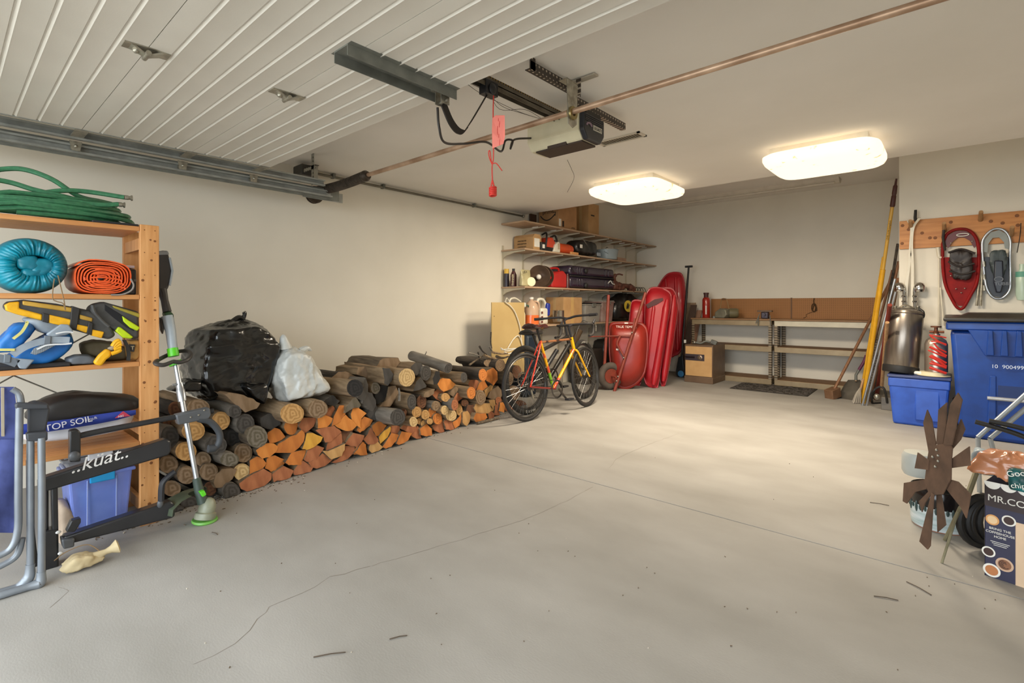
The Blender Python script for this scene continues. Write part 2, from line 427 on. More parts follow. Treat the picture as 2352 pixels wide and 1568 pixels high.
MB().lathe([(0, 0), (.075, 0), (.075, .006), (.06, .01), (.06, .028), (.075, .032), (.075, .04), (0, .04)], (-4.25, YT, ZT - .03), (1, 0, 0), 24).build('cable_drum', m_spr, ts)
b = MB(); x = -1.5
b.prism([(x - .002, YT - .035, ZT - .06), (x - .002, YT + .005, ZT - .075), (x - .002, YT + .04, ZT - .05), (x - .002, YT + .05, ZT + .16), (x - .002, YT - .05, ZT + .17)], (.004, 0, 0)); b.bx(x - .05, x + .002, YT - .05, YT + .05, ZT + .166, ZT + .17)
b.build('centre_bracket', m_zinc, ts)
MB().lathe([(.017, -.012), (.034, -.012), (.036, 0), (.034, .012), (.017, .012)], (x, YT, ZT), (1, 0, 0), 20, ring=True).build('bearing', M('brass_bearing', '#9a8a5c', rough=.35, metal=.8), ts)
# conduit on the wall
cd = MB(); zc = ZC - .035
cd.rod((XL + .03, 2.2, zc), (XL + .03, YC - .08, zc), .012, n=12)
o = tag(cd.build('ceiling_conduit', M('conduit_metal', '#7d786c', '#6b665b', rough=.4, metal=.6)), 'slim grey metal conduit in the corner between wall and low ceiling', 'conduit')
for y in (3.0, 4.3, 2.45): MB().bx(XL, XL + .05, y - .012, y + .012, zc - .012, zc + .03).build('strap', m_galvd, o, smooth=0)
b = MB(); b.lathe([(0, 0), (.014, 0), (.022, .008), (.022, .02), (.014, .03), (0, .03)], (XL + .03, YC - .085, zc), (0, 1, 0), 14); b.ell((XL + .05, YC - .07, zc + .005), (.01, .01, .01), n=8, m=6); b.build('end_fitting', m_zinc, o)
b = MB(); b.bx(XL + .1, XL + .26, 2.03, 2.17, 2.27, 2.36)
o = tag(b.build('junction_box', M('dark_plastic_box', '#3a3833', rough=.5), bevel=.012), 'small dark grey box hanging by the spring end of the door track', 'box')
# ---------------------------------------------------------------- opener
m_cream = M('opener_shell', '#cfc5a6', rough=.4)
m_blackp = M('black_plastic', '#26262a', rough=.42)
op = thing('garage_door_opener', 'cream and black garage door opener hanging from the ceiling rail', 'door opener', (-1.82, 2.55, 2.12))
x0, x1, y0, y1, z0, z1 = -2.03, -1.64, 2.45, 2.68, 2.12, 2.28
b = MB(); pr = [(y0, z1), (y0, z0 + .055), (y0 + .04, z0 + .004), (y1 - .04, z0 + .004), (y1, z0 + .055), (y1, z1)]
b.prism([(x0, a, c) for a, c in pr], (x1 - x0, 0, 0)); b.build('housing', m_cream, op, smooth=0, bevel=.01)
b = MB(); b.prism([(x1, a + (.003 if a < 2.56 else -.003), c - .006 if c > 2.2 else c) for a, c in pr], (.035, 0, 0))
ec = b.build('end_cap', m_blackp, op, smooth=0, bevel=.008)
b = MB()
for k in range(4): b.bx(x1 + .034, x1 + .038, y0 + .015, y1 - .015, z1 - .02 - k * .011, z1 - .014 - k * .011)
b.build('vent_rib', m_blackp, ec, smooth=0)
b = MB(); b.bx(x0 + .04, x1 - .005, y0 + .042, y1 - .042, z0 - .004, z0 + .006); b.bx(x0 + .14, x0 + .28, y0 + .03, y0 + .045, z0 - .002, z0 + .016); b.build('lens_cover', M('brown_smoked', '#3a2a20', rough=.6), op, smooth=0)
b = MB(); b.bx(x1 + .0352, x1 + .0375, y0 + .1, y0 + .195, z0 + .068, z0 + .098); b.build('name_plate', M('plate_silver', '#b9b5a8', rough=.4), ec, smooth=0)
text('LEGACY', (x1 + .0378, y0 + .105, z0 + .075), (0, 1, 0), (0, 0, 1), .023, M('ink_dark', '#1c1a1a', rough=.6), ec)
b = MB(); b.tube(arc((x1 + .037, y0 + .055, z0 + .078), .026, 10, 170, 12, (0, 1, 0), (0, 0, .8)), .006, 6); b.build('emblem', M('emblem_mauve', '#8d7480', rough=.5), ec)
rail = MB(); rail.bx(-1.815, -1.775, .4, 2.5, 2.285, 2.29); rail.bx(-1.815, -1.812, .4, 2.5, 2.262, 2.31); rail.bx(-1.778, -1.775, .4, 2.5, 2.262, 2.31)
rail.build('rail', M('rail_steel', '#7a7264', '#5d564a', rough=.4, metal=.6), op, smooth=0)
ch = MB(); ch.bx(-1.806, -1.784, .4, 2.5, 2.312, 2.324); ch.build('drive_chain', dots_mat('chain_dark', '#1d1815', '#8a6d3a', .02, .006, (1,), .4, .5), op, smooth=0)
b = MB(); b.box((-1.795, 1.86, 2.262), (.05, .09, .07)); b.ell((-1.765, 1.86, 2.255), (.01, .028, .028), n=12, m=8); b.build('trolley', m_blackp, op, bevel=.012)
arm = smoothpath([(-1.79, 1.55, ZD - .06), (-1.79, 1.60, ZD - .135), (-1.79, 1.655, ZD - .165), (-1.79, 1.71, ZD - .13), (-1.79, 1.86, 2.245)], 6)
G = [[p + Vector((-.004, 0, 0)) + n_ for p in arm] for n_ in (Vector((0, -.012, -.014)), Vector((0, .012, .014)))]
b = MB().sheet(G, .008); b.build('door_arm', m_blk, op, smooth=30)
m_perf = dots_mat('perforated_angle', '#4a423c', '#b8aa98', .03, .006, (1, 2), .5, .4)
m_perf1 = dots_mat('perforated_angle_flat', '#453d37', '#b8aa98', .03, .006, (0, 1), .5, .4)
b = MB(); b.bx(-1.59, -1.587, 1.94, 2.33, 2.335, 2.375); o1 = b.build('support_angle', m_perf, op, smooth=0)
b = MB(); b.bx(-1.62, -1.587, 1.94, 2.33, 2.332, 2.335); b.build('support_flange', m_perf1, op, smooth=0)
b = MB(); b.bx(-1.59, -1.587, 1.945, 1.985, 2.33, ZC); b.bx(-1.55, -1.547, 2.29, 2.33, 2.3, ZC - .012); b.bx(-1.55, -1.52, 2.29, 2.293, 2.3, ZC - .012); b.build('hanger', m_perf, op, smooth=0)
b = MB(); b.bx(-1.6, -1.44, 2.3, 2.34, ZC - .012, ZC - .004); b.build('ceiling_strap', M('strap_light', '#c6c0b2', rough=.4, metal=.5), op, smooth=0)
b = MB(); b.bx(-1.63, -1.627, 2.42, 2.98, 2.31, 2.35); b.bx(-1.66, -1.627, 2.42, 2.98, 2.308, 2.311); b.build('rear_angle', m_perf, op, smooth=0)
b = MB(); b.bx(-1.72, -1.62, 2.5, 2.66, 2.28, 2.305); b.build('saddle', m_blk, op, smooth=0)
cab = MB(); cab.tube(smoothpath([(-1.83, 1.55, ZD - .07), (-1.83, 1.56, ZD - .16), (-1.86, 1.62, ZD - .21), (-1.9, 1.78, ZD - .17), (-1.9, 1.95, ZD - .12), (-1.93, 2.1, ZD - .13), (-1.95, 2.16, ZD - .05), (-1.93, 2.2, ZD - .045), (-1.92, 2.17, ZD - .1), (-1.96, 2.25, ZD - .02), (-2.0, 2.46, ZD + .05)], 8), .006, 8)
cab.build('coiled_cable', M('cable_black', '#2b2420', rough=.5), op)
for k in range(3):
    w = MB(); rnd = random.Random(k)
    w.tube(smoothpath([(-1.83, 1.7, 2.27)] + [(-1.84 + rnd.uniform(-.03, .03), 1.7 + .16 * i, 2.25 + rnd.uniform(-.03, .02)) for i in range(1, 4)] + [(-1.86, 2.4, 2.27)], 5), .0013, 5); w.build('thin_wire', m_spr, op)
b = MB(); p = at(1303, 367, Y=2.56); b.tube(smoothpath([p, p + Vector((.03, 0, -.06)), p + Vector((.05, 0, -.12)), p + Vector((.0, 0, -.2))], 6), .0013, 5); b.build('antenna_wire', m_spr, op)
# release cord with pink tag
m_red = M('red_cord', '#d8382c', rough=.6)
p0 = Vector((-1.77, 1.87, 2.225))
rc = thing('release_cord', 'red emergency release cord with a knotted end hanging from the opener trolley', 'cord', p0)
zb = at(1140, 450, Y=1.87).z
MB().tube(smoothpath([p0, p0 + Vector((-.003, 0, -.1)), p0 + Vector((.0, .0, -.3)), p0 + Vector((-.01, 0, -.36)), p0 + Vector((-.008, 0, -.44))], 5), .003, 6).build('cord', m_red, rc)
b = MB(); zz = p0.z - .36
b.tube(smoothpath([p0 + Vector((-.01, 0, -.35)), p0 + Vector((-.03, 0, -.31)), p0 + Vector((-.035, 0, -.28)), p0 + Vector((-.025, 0, -.28)), p0 + Vector((-.012, 0, -.34)), p0 + Vector((.02, 0, -.35)), p0 + Vector((.05, .01, -.39))], 6), .0025, 6); b.build('bow', m_red, rc)
b = MB(); z1_ = p0.z - .43
for sx in (-1, 1): b.tube(smoothpath([(p0.x - .008, p0.y, z1_), (p0.x - .008 + sx * .016, p0.y, z1_ - .05), (p0.x - .008 + sx * .014, p0.y, zb + .02)], 5), .004, 6)
for k in range(5): b.tube(arc((p0.x - .005, p0.y, zb + .008 + k * .009), .016, 0, 360, 12, (1, 0, .15), (0, 1, 0))[:-1], .0055, 6, closed=True)
b.build('knot', m_red, rc)
R_ = frame((.75, .66, 0), (.03, 0, 1)); tgc = at(1145, 303, Y=1.86)
b = MB(); w_, h_ = .031, .083
b.prism([tgc + R_ @ Vector(q) for q in ((-w_, -h_, 0), (w_ * .8, -h_ * .72, 0), (w_ * 1.05, -h_ * .3, .004), (w_, h_, 0), (-w_ * .5, h_ * 1.0, 0), (-w_, h_ * .8, 0), (-w_ * 1.05, 0, .004))], R_ @ Vector((0, 0, .0012)))
tg = b.build('warning_tag', M('pink_tag', '#ff8f80', rough=.5, emit=0.0), rc, smooth=0)
for k in range(9):
    q = MB(); q.box(tgc + R_ @ Vector((random.uniform(-.006, .012), .06 - k * .014, .002)), (random.uniform(.012, .03), .0025, .001), R_ @ rotm('Z', 88)); q.build('print', m_red, tg, smooth=0)
# ---------------------------------------------------------------- ceiling lights, vent, fluorescent strip
def lens_mat():
    m = M('lit_acrylic', '#ffe3b0', rough=.4); nt = m.node_tree; N = nt.nodes; L = nt.links; b = N['Principled BSDF']
    tc = N.new('ShaderNodeTexCoord'); n1 = N.new('ShaderNodeTexNoise'); n1.inputs['Scale'].default_value = 14; n1.inputs['Detail'].default_value = 6
    L.new(tc.outputs['Object'], n1.inputs['Vector'])
    r = N.new('ShaderNodeValToRGB'); r.color_ramp.elements[0].position = .30; r.color_ramp.elements[1].position = .36
    r.color_ramp.elements[0].color = (.6, .36, .14, 1); r.color_ramp.elements[1].color = (1, .89, .7, 1)
    L.new(n1.outputs[0], r.inputs[0]); L.new(r.outputs[0], b.inputs['Emission Color'])
    b.inputs['Emission Strength'].default_value = LAMP
    return m
m_lens = lens_mat()
m_white = M('white_enamel', '#ece4d2', rough=.4)
for (cx_, lab) in ((-2.44, 'square cloud-lens ceiling light glowing warm above the wall shelves'), (-.787, 'square cloud-lens ceiling light glowing warm nearest the snowshoe wall')):
    cy_ = 4.70 if cx_ < -1 else 4.66
    l = thing('ceiling_light', lab, 'ceiling light', (cx_, cy_, ZC - .12), 'ceiling lights')
    MB().bx(cx_ - .32, cx_ + .32, cy_ - .3, cy_ + .3, ZC - .05, ZC).build('base', m_white, l, smooth=0)
    b = MB(); hx, hy = .39, .385; G = []
    # pillow-shaped lens: superellipse rings
    rings = [(.82, ZC - .045), (.93, ZC - .048), (1.0, ZC - .065), (1.0, ZC - .09), (.97, ZC - .115), (.9, ZC - .132), (.76, ZC - .14), (.4, ZC - .144), (.01, ZC - .145)]
    n = 48; V = []; Fs = []
    for (s_, z) in rings:
        for k in range(n):
            a = 2 * pi * k / n; ca, sa = math.cos(a), math.sin(a); e = .32
            V.append((cx_ + hx * s_ * math.copysign(abs(ca) ** e, ca), cy_ + hy * s_ * math.copysign(abs(sa) ** e, sa), z))
    for i in range(len(rings) - 1):
        for k in range(n): Fs.append((i * n + k, i * n + (k + 1) % n, (i + 1) * n + (k + 1) % n, (i + 1) * n + k))
    b.add(V, Fs); b.build('diffuser', m_lens, l, smooth=60)
    la = bpy.data.lights.new('lamp', 'AREA'); la.shape = 'SQUARE'; la.size = .6; la.energy = LAMP_W; la.color = (1, .87, .68)
    lo = bpy.data.objects.new('lamp', la); C.objects.link(lo); lo.location = (cx_, cy_, ZC - .15); adopt(lo, l)
fx = thing('fluorescent_fixture', 'unlit long white fluorescent strip fixture on the high alcove ceiling', 'light fixture', (-2.45, 7.9, ZA - .07))
b = MB(); b.prism([(-3.75, 7.78, ZA), (-3.75, 8.02, ZA), (-3.75, 7.99, ZA - .035), (-3.75, 7.94, ZA - .07), (-3.75, 7.86, ZA - .07), (-3.75, 7.81, ZA - .035)], (2.6, 0, 0)); b.build('housing', M('fixture_white', '#d8d0c2', rough=.5), fx, smooth=0)
b = MB(); b.rod((-3.68, 7.84, ZA - .066), (-1.2, 7.84, ZA - .066), .016); b.build('reflector_lip', M('fixture_white', '#d8d0c2'), fx)
vt = thing('ceiling_vent', 'white slotted air vent in the low ceiling behind the opener', 'vent', (-1.87, 3.35, ZC - .01))
b = MB()
for (a, c, d, e) in ((-2.05, -1.69, 3.29, 3.305), (-2.05, -1.69, 3.395, 3.41), (-2.05, -2.03, 3.29, 3.41), (-1.71, -1.69, 3.29, 3.41)): b.bx(a, c, d, e, ZC - .01, ZC)
b.build('frame', M('vent_white', '#d2c9b8', rough=.5), vt, smooth=0)
MB().bx(-2.03, -1.71, 3.305, 3.395, ZC - .003, ZC).build('backing', M('vent_shadow', '#7d725f', rough=.9), vt, smooth=0)
for k in range(16): MB().box((-2.02 + k * .0205, 3.35, ZC - .006), (.011, .09, .0015), rotm('Y', 35)).build('slat', M('vent_white', '#d2c9b8'), vt, smooth=0)
# ================================================================ LEFT: WOODEN SHELF UNIT AND WHAT IS ON IT
def uvp(uv, X): return [at(u, v, X=X) for u, v in uv]
def plate(uv, X, t, name, mat, parent=None, bevel=.004, smooth=30, seg=2):
    """a flat piece of thickness t standing in the plane X, its outline given by photo points"""
    return MB().prism(uvp(uv, X), (-t, 0, 0)).build(name, mat, parent, smooth=smooth, bevel=bevel, seg=seg)
def pillow(uv, Xf, dep, name, mat, parent=None, k=.78, grow=1.0, **kw):
    P = uvp(uv, Xf - dep / 2); c = sum(P, Vector()) / len(P); P = [c + (p - c) * grow for p in P]; pts = list(P)
    for s in (-1, 1): pts += [c + (p - c) * k + Vector((s * dep / 2, 0, 0)) for p in P]
    return hullblob(pts, name, mat, parent, **kw)
def ribbon(uv, X, w, name, mat, parent=None, t=.003, n=5):
    P = smoothpath(uvp(uv, X), n); A = []; B = []
    for i, p in enumerate(P):
        d = P[min(i + 1, len(P) - 1)] - P[max(i - 1, 0)]; s = Vector((0, -d.z, d.y)).normalized() * w / 2
        A.append(p + s); B.append(p - s)
    return MB().sheet([A, B], t).build(name, mat, parent, smooth=40)
m_pine = M('pine_wood', '#d9a066', '#c4874c', rough=.55, sc_=3.2, st=(14, 14, 1.2), det=6, bump=.08, bsc=40)
m_pineh = M('pine_shelf', '#cf935a', '#bb7d45', rough=.55, sc_=3.2, st=(14, 1.2, 14), det=6)
m_knot = M('pine_knot', '#8a5426', '#6d3f1a', rough=.6, sc_=30)
su = thing('wooden_shelf_unit', 'pine shelf unit with pegged posts beside the woodpile', 'shelf unit', (-3.385, .35, 0))
XF, XBk, Y1 = -3.19, -3.58, .777
for (x0, x1) in ((XF - .03, XF), (XBk, XBk + .03)):
    for (y0, y1) in ((.693, Y1), (-.27, -.186)):
        p = MB().bx(x0, x1, y0, y1, 0, 1.578).build('post', m_pine, su, smooth=0, bevel=.003)
        if x1 == XF and y0 > 0:
            rnd = random.Random(3)
            for k in range(13):
                for yy in (.712, .758): MB().lathe([(0, 0), (.0028, 0), (.0028, .0012), (0, .0012)], (x1, yy, 1.55 - k * .118), (1, 0, 0), 8).build('peg_hole', m_knot, p)
            for k in range(14): MB().lathe([(0, 0), (rnd.uniform(.004, .009), 0), (.003, .0008), (0, .0008)], (x1, rnd.uniform(.70, .77), 1.5 - k * .107), (1, 0, 0), 10).build('knot', m_knot, p)
            for z in (1.495, 1.13, .64, .36): MB().lathe([(0, 0), (.006, 0), (.005, .003), (0, .003)], (x1, .757, z), (1, 0, 0), 8).build('bolt', m_knot, p)
for y in (.70, -.26):
    for z in (1.48, .95, .5, .1): MB().bx(XBk + .03, XF - .03, y, y + .02, z - .03, z + .03).build('cross_rail', m_pine, su, smooth=0)
SH = (1.566, 1.21, .862, .446)
for z in SH:
    for k in range(5):
        x0 = XBk + .005 + k * .077
        MB().bx(x0, x0 + .072, -.265, .692, z - .024, z).build('shelf_board', m_pineh, su, smooth=0, bevel=.002)
for a, b_ in (((XBk + .005, -.2, .5), (XBk + .005, .7, 1.1)), ((XBk + .0, .7, .5), (XBk + .0, -.2, 1.1))): MB().rod(a, b_, .004, n=6).build('steel_cross_brace', m_galvd, su)
# --- garden hose
m_hose = M('green_hose', '#3f7f58', '#33694a', rough=.4, sc_=60, bump=.1)
hz = SH[0]
hs = thing('garden_hose', 'coiled green garden hose with metal couplings on top of the pine shelf unit', 'hose', (-3.38, .2, hz))
rnd = random.Random(11)
path = []; turns = 7
for i in range(turns * 20):
    a = 2 * pi * i / 20; k = i // 20
    rx = .165 + rnd.uniform(-.006, .006) + .012 * (k % 3); ry = .41 + .03 * math.sin(k * 2.1); z = hz + .016 + .017 * (k // 1) * .9 + .012 * math.sin(a * 1.0 + k)
    path.append(Vector((-3.39 + rx * math.cos(a), .235 + .03 * math.sin(k * 1.7) + ry * math.sin(a), z)))
MB().tube(path, .0115, 8).build('coil', m_hose, hs)
def hb(uv, X): return smoothpath([at(u, v, X=x) for (u, v), x in zip(uv, X)], 8)
MB().tube(hb([(-60, 400), (10, 388), (60, 390), (120, 412), (180, 450), (230, 462), (255, 468)], (-3.35, -3.35, -3.33, -3.3, -3.3, -3.35, -3.4)), .0115, 8).build('loop', m_hose, hs)
MB().tube(hb([(-60, 405), (20, 418), (80, 436), (150, 452), (215, 470), (270, 490)], (-3.3, -3.3, -3.28, -3.26, -3.3, -3.4)), .0115, 8).build('loop', m_hose, hs)
MB().tube(hb([(-60, 440), (60, 446), (140, 438), (200, 440), (285, 453)], (-3.3, -3.3, -3.28, -3.28, -3.25)), .0115, 8).build('loop', m_hose, hs)
MB().tube(hb([(-60, 465), (50, 455), (150, 460), (230, 470), (272, 469)], (-3.25, -3.25, -3.24, -3.24, -3.24)), .0115, 8).build('loop', m_hose, hs)
for (u, v, X, du) in ((285, 453, -3.25, 19), (272, 469, -3.24, 15)):
    a, b_ = at(u, v, X=X), at(u + du, v + 2, X=X); d = b_ - a
    MB().tube([a, a + d * .5, a + d * .55, a + d * .8, a + d * .82, b_], [.012, .012, .010, .010, .0145, .0145], 10).build('coupling', m_zinc, hs)
# --- black tray on top
tag(MB().bx(-3.45, -3.2, .5, .69, hz, hz + .012).build('black_tray', m_blackp, bevel=.004), 'flat black plastic tray under the hose coil', 'tray')
# --- teal sleeping bag roll
m_teal = M('teal_nylon', '#0f8fa6', '#086478', rough=.35, sc_=5, bump=.2, bsc=30)
sb = thing('sleeping_bag', 'teal sleeping bag rolled in its drawstring sack on the second shelf', 'sleeping bag', at(75, 672, X=-3.3))
c0 = at(72, 608, X=-3.2); ry = abs(at(162, 608, X=-3.2).y - c0.y); rz = abs(at(72, 543, X=-3.2).z - c0.z); c0.z = SH[1] + rz
b = MB(); V = []; Fs = []; n = 160
prof = [(.40, -.10), (.44, -.02), (.47, .0), (.55, .012), (.70, .012), (.84, -.002), (.94, -.03), (1.0, -.08), (1.0, -.2), (.97, -.29), (.8, -.33), (.4, -.34), (.01, -.34)]
for (s, x) in prof:
    for k in range(n):
        a = 2 * pi * k / n; f = max(0, 1 - abs(s - .62) / .42) if x > -.12 else .25
        pl_n = noise.noise(Vector((math.cos(a) * 9, math.sin(a) * 9, s * 1.2))) * .013 * f + .004 * f * math.sin(a * 46 + 4 * s)
        off = Vector((0, .16 * (1 - s) * ry, 0)) if x > -.12 else Vector()
        V.append(c0 + off + Vector((x + pl_n, (s + pl_n * .6) * ry * math.cos(a), (s + pl_n) * rz * math.sin(a) * (.8 if s < .5 and x > -.12 else 1))))
for i in range(len(prof) - 1):
    for k in range(n): Fs.append((i * n + k, i * n + (k + 1) % n, (i + 1) * n + (k + 1) % n, (i + 1) * n + k))
b.add(V, Fs); b.build('sack', m_teal, sb, smooth=70)
for (dy, dz, r1, r2, sd) in ((-.02, .01, .05, .042, 1), (.03, -.005, .055, .048, 2), (.075, -.02, .04, .04, 3), (.0, -.035, .06, .025, 4)):
    q = c0 + Vector((-.03, dy + .01, dz))
    hullblob([q + Vector((x * .04, y * r1, z * r2)) for x in (-1, 1) for y in (-1, 1) for z in (-1, 1)], 'fold', m_teal, sb, n=28, m=20, p=4, amp=.01, fr=22, seed=sd)
m_cord = M('drawcord_tan', '#8a6f4d', rough=.7)
MB().tube(smoothpath([at(u, v, X=-3.165) for u, v in ((125, 640), (122, 660), (121, 685), (130, 692), (145, 697), (150, 712), (147, 690), (140, 660), (133, 632))], 5), .0022, 6).build('drawcord', m_cord, sb)
# --- orange tarp roll
m_tarp = M('orange_tarp', '#f0632c', '#d94f1e', rough=.38, sc_=12)
tp = thing('orange_tarp', 'bright orange tarp folded into a flat roll next to the teal sleeping bag', 'tarp', at(235, 676, X=-3.3))
tc_ = at(236, 638, X=-3.2); ry = abs(at(302, 640, X=-3.2).y - tc_.y); rz = abs(at(236, 600, X=-3.2).z - tc_.z); tc_.z = SH[1] + rz + .003
A = []; nT = 8.6; N_ = 240
for i in range(N_):
    f = i / (N_ - 1); a = -2 * pi * nT * f + 2.6; s = 1 - .9 * f
    e = .75
    ca, sa = math.cos(a), math.sin(a)
    wob = 1 + .05 * noise.noise(Vector((a * 1.3, s * 6, 2)))
    A.append(Vector((0, ry * s * wob * math.copysign(abs(ca) ** e, ca), rz * s * wob * math.copysign(abs(sa) ** e, sa) * (.85 + .15 * s) - .006 * (1 - s))))
G = []
for x in (0, -.004, -.1, -.2, -.3): G.append([tc_ + p + Vector((x + (.006 * noise.noise(p * 40) if x == 0 else 0), 0, 0)) for p in A])
MB().sheet(G, .006).build('rolled_sheet', m_tarp, tp, smooth=50)
for k in range(5):
    z = -.045 + k * .02
    MB().tube(smoothpath([tc_ + Vector((.001, -.07 + .01 * k, z)), tc_ + Vector((.004, 0, z + .004)), tc_ + Vector((.002, .085 - .008 * k, z - .006)), tc_ + Vector((.0, .09 - .008 * k, z - .014))], 6), .0042, 6).build('fold', m_tarp, tp)
MB().tube(smoothpath([at(u, v, X=-3.19) for u, v in ((300, 640), (307, 655), (300, 668), (280, 676), (255, 677))], 5), .004, 6).build('grey_edge_cord', M('grey_webbing', '#8b8580', rough=.6), tp)
o = MB().bx(-3.5, -3.24, .585, .688, SH[1], SH[1] + .135).build('black_radio', m_blackp, bevel=.008)
tag(o, 'black boxy device tucked against the post behind the orange tarp', 'radio')
text('|||||', at(307, 645, X=-3.238), (0, 1, 0), (0, 0, 1), .012, M('pale_ink', '#b9b2a6'), o)
tag(MB().bx(-3.42, -3.26, .58, .685, SH[1] + .14, SH[1] + .155).build('paper_sheaf', M('pink_white_paper', '#d9c3c4'), bevel=.003), 'pinkish papers lying on the black device by the shelf post', 'paper')
# --- life jackets and packs on the third shelf
m_yel = M('yellow_nylon', '#f2b616', '#d99c0a', rough=.5, sc_=20); m_cg = M('charcoal_nylon', '#4b4a48', '#3b3a39', rough=.6, sc_=20)
m_lime = M('lime_nylon', '#c6e016', '#aec40e', rough=.5); m_tan = M('tan_canvas', '#b78a4c', '#9c7238', rough=.7, sc_=20); m_web = M('black_webbing', '#2b2826', rough=.6)
pj = thing('life_jacket', 'yellow and charcoal life jacket wedged under the second shelf', 'life jacket', at(140, 770, X=-3.3), 'life jackets')
plate([(8, 700), (20, 692), (55, 688), (130, 697), (205, 712), (250, 740), (268, 770), (252, 780), (200, 766), (110, 742), (45, 720), (14, 714)], -3.215, .12, 'foam_body', m_cg, pj, bevel=.02, seg=3)
plate([(10, 700), (22, 694), (45, 692), (44, 708), (98, 722), (97, 736), (40, 722), (14, 713)], -3.205, .05, 'yellow_panel', m_yel, pj, bevel=.006)
plate([(52, 690), (172, 707), (170, 718), (52, 700)], -3.206, .03, 'ochre_panel', M('ochre_nylon', '#c49a3c', '#a57e2a', rough=.6), pj, bevel=.005)
plate([(183, 722), (213, 730), (212, 739), (183, 732)], -3.206, .03, 'ochre_panel', M('ochre_nylon', '#c49a3c'), pj, bevel=.004)
for q in ([(112, 722), (166, 734), (160, 752), (112, 741)], [(174, 744), (205, 750), (200, 765), (173, 755)], [(210, 756), (240, 762), (234, 777), (209, 770)]): plate(q, -3.203, .03, 'yellow_panel', m_yel, pj, bevel=.005)
for q in ([(98, 718), (113, 722), (112, 742), (97, 738)], [(165, 702), (184, 708), (176, 757), (160, 752)], [(204, 738), (214, 742), (211, 770), (199, 766)]): plate(q, -3.2, .04, 'webbing_strap', m_web, pj, bevel=.003)
pj = thing('life_jacket', 'lime and charcoal life jacket leaning against the shelf post', 'life jacket', at(270, 790, X=-3.3), 'life jackets')
plate([(205, 712), (216, 698), (240, 693), (322, 716), (322, 775), (306, 781), (262, 756), (222, 735)], -3.212, .13, 'foam_body', m_cg, pj, bevel=.022, seg=3)
plate([(240, 698), (282, 724), (300, 742), (310, 762), (290, 752), (258, 728), (240, 712)], -3.2108, .02, 'neck_opening', M('deep_black', '#17161a', rough=.8), pj, bevel=.003)
for q in ([(272, 750), (278, 752), (307, 774), (301, 778), (284, 776), (266, 760)], [(281, 725), (292, 733), (323, 752), (316, 760), (299, 752), (284, 738)]): plate(q, -3.2, .03, 'lime_panel', m_lime, pj, bevel=.005)
plate([(258, 701), (322, 720), (322, 730), (262, 707)], -3.205, .03, 'olive_panel', M('olive_nylon', '#a89a3a', '#8a7d2a'), pj, bevel=.005)
MB().tube(smoothpath([at(u, v, X=-3.19) for u, v in ((212, 700), (218, 718), (236, 738), (250, 750))], 5), .008, 8).build('binding', m_cg, pj)
bp = thing('backpack', 'blue and grey hiking backpack lying on the third shelf', 'backpack', at(90, 848, X=-3.3))
m_blue = M('royal_blue_nylon', '#1f78c8', '#1659a0', rough=.45, sc_=9); m_gry = M('silver_grey_nylon', '#9aa4ae', '#7f8892', rough=.5, sc_=9); m_grd = M('slate_webbing', '#6d747c', rough=.6)
pillow([(-30, 800), (0, 762), (32, 735), (78, 732), (92, 752), (60, 790), (30, 815), (-30, 815)], -3.17, .22, 'lid_pocket', m_blue, bp, amp=.012, fr=12, p=10)
pillow([(40, 800), (95, 770), (130, 745), (165, 750), (183, 775), (170, 805), (110, 842), (60, 848), (20, 846), (-20, 830)], -3.18, .26, 'main_body', m_blue, bp, amp=.012, fr=10, seed=2, p=10)
pillow([(35, 728), (60, 722), (110, 738), (160, 742), (170, 765), (120, 775), (80, 765)], -3.2, .2, 'rear_pocket', m_gry, bp, amp=.01, fr=12, seed=4, p=8)
plate([(105, 768), (140, 744), (158, 745), (170, 762), (150, 770), (118, 775)], -3.168, .02, 'grey_panel', m_gry, bp, bevel=.006)
plate([(78, 800), (100, 790), (140, 786), (100, 808), (82, 815), (70, 812)], -3.165, .012, 'mesh_pocket', dots_mat('grey_mesh', '#8d959d', '#3c4248', .006, .0018, (1, 2), .6), bp, bevel=.003)
plate([(30, 822), (80, 826), (60, 848), (45, 846)], -3.16, .015, 'hip_belt', m_gry, bp, bevel=.005)
ribbon([(28, 815), (60, 795), (100, 783), (130, 780), (160, 781)], -3.163, .03, 'shoulder_strap', m_gry, bp)
ribbon([(-5, 822), (15, 826), (40, 835)], -3.16, .035, 'belt_strap', m_grd, bp)
for u, v in ((108, 782), (16, 825)): plate([(u - 6, v - 12), (u + 10, v - 10), (u + 8, v + 8), (u - 8, v + 8)], -3.155, .01, 'buckle', m_grd, bp, bevel=.003)
ribbon([(30, 778), (50, 762), (62, 742), (60, 738)], -3.158, .011, 'yellow_zip', M('pale_yellow_trim', '#d8cf7a'), bp)
ribbon([(-5, 803), (34, 803)], -3.158, .011, 'yellow_zip', M('pale_yellow_trim', '#d8cf7a'), bp)
ribbon([(85, 802), (110, 792), (150, 790), (165, 788)], -3.157, .007, 'piping', M('white_piping', '#d9dadb'), bp)
ribbon([(128, 766), (150, 762), (168, 763)], -3.157, .006, 'piping', M('white_piping', '#d9dadb'), bp)
tag(pillow([(140, 822), (170, 812), (205, 812), (225, 822), (220, 836), (150, 839)], -3.2, .14, 'stuff_sack', M('grey_nylon', '#6c7178', '#565a60', rough=.5), amp=.008, fr=14), 'small dark grey stuff sack on the shelf right of the blue backpack', 'stuff sack')
tag(pillow([(170, 785), (210, 775), (262, 782), (300, 800), (300, 828), (240, 832), (180, 815)], -3.3, .16, 'olive_bag', M('olive_drab', '#6b5f45', '#554b36', rough=.7), amp=.012, fr=12, seed=3), 'crumpled olive cloth bag behind the yellow glove', 'bag')
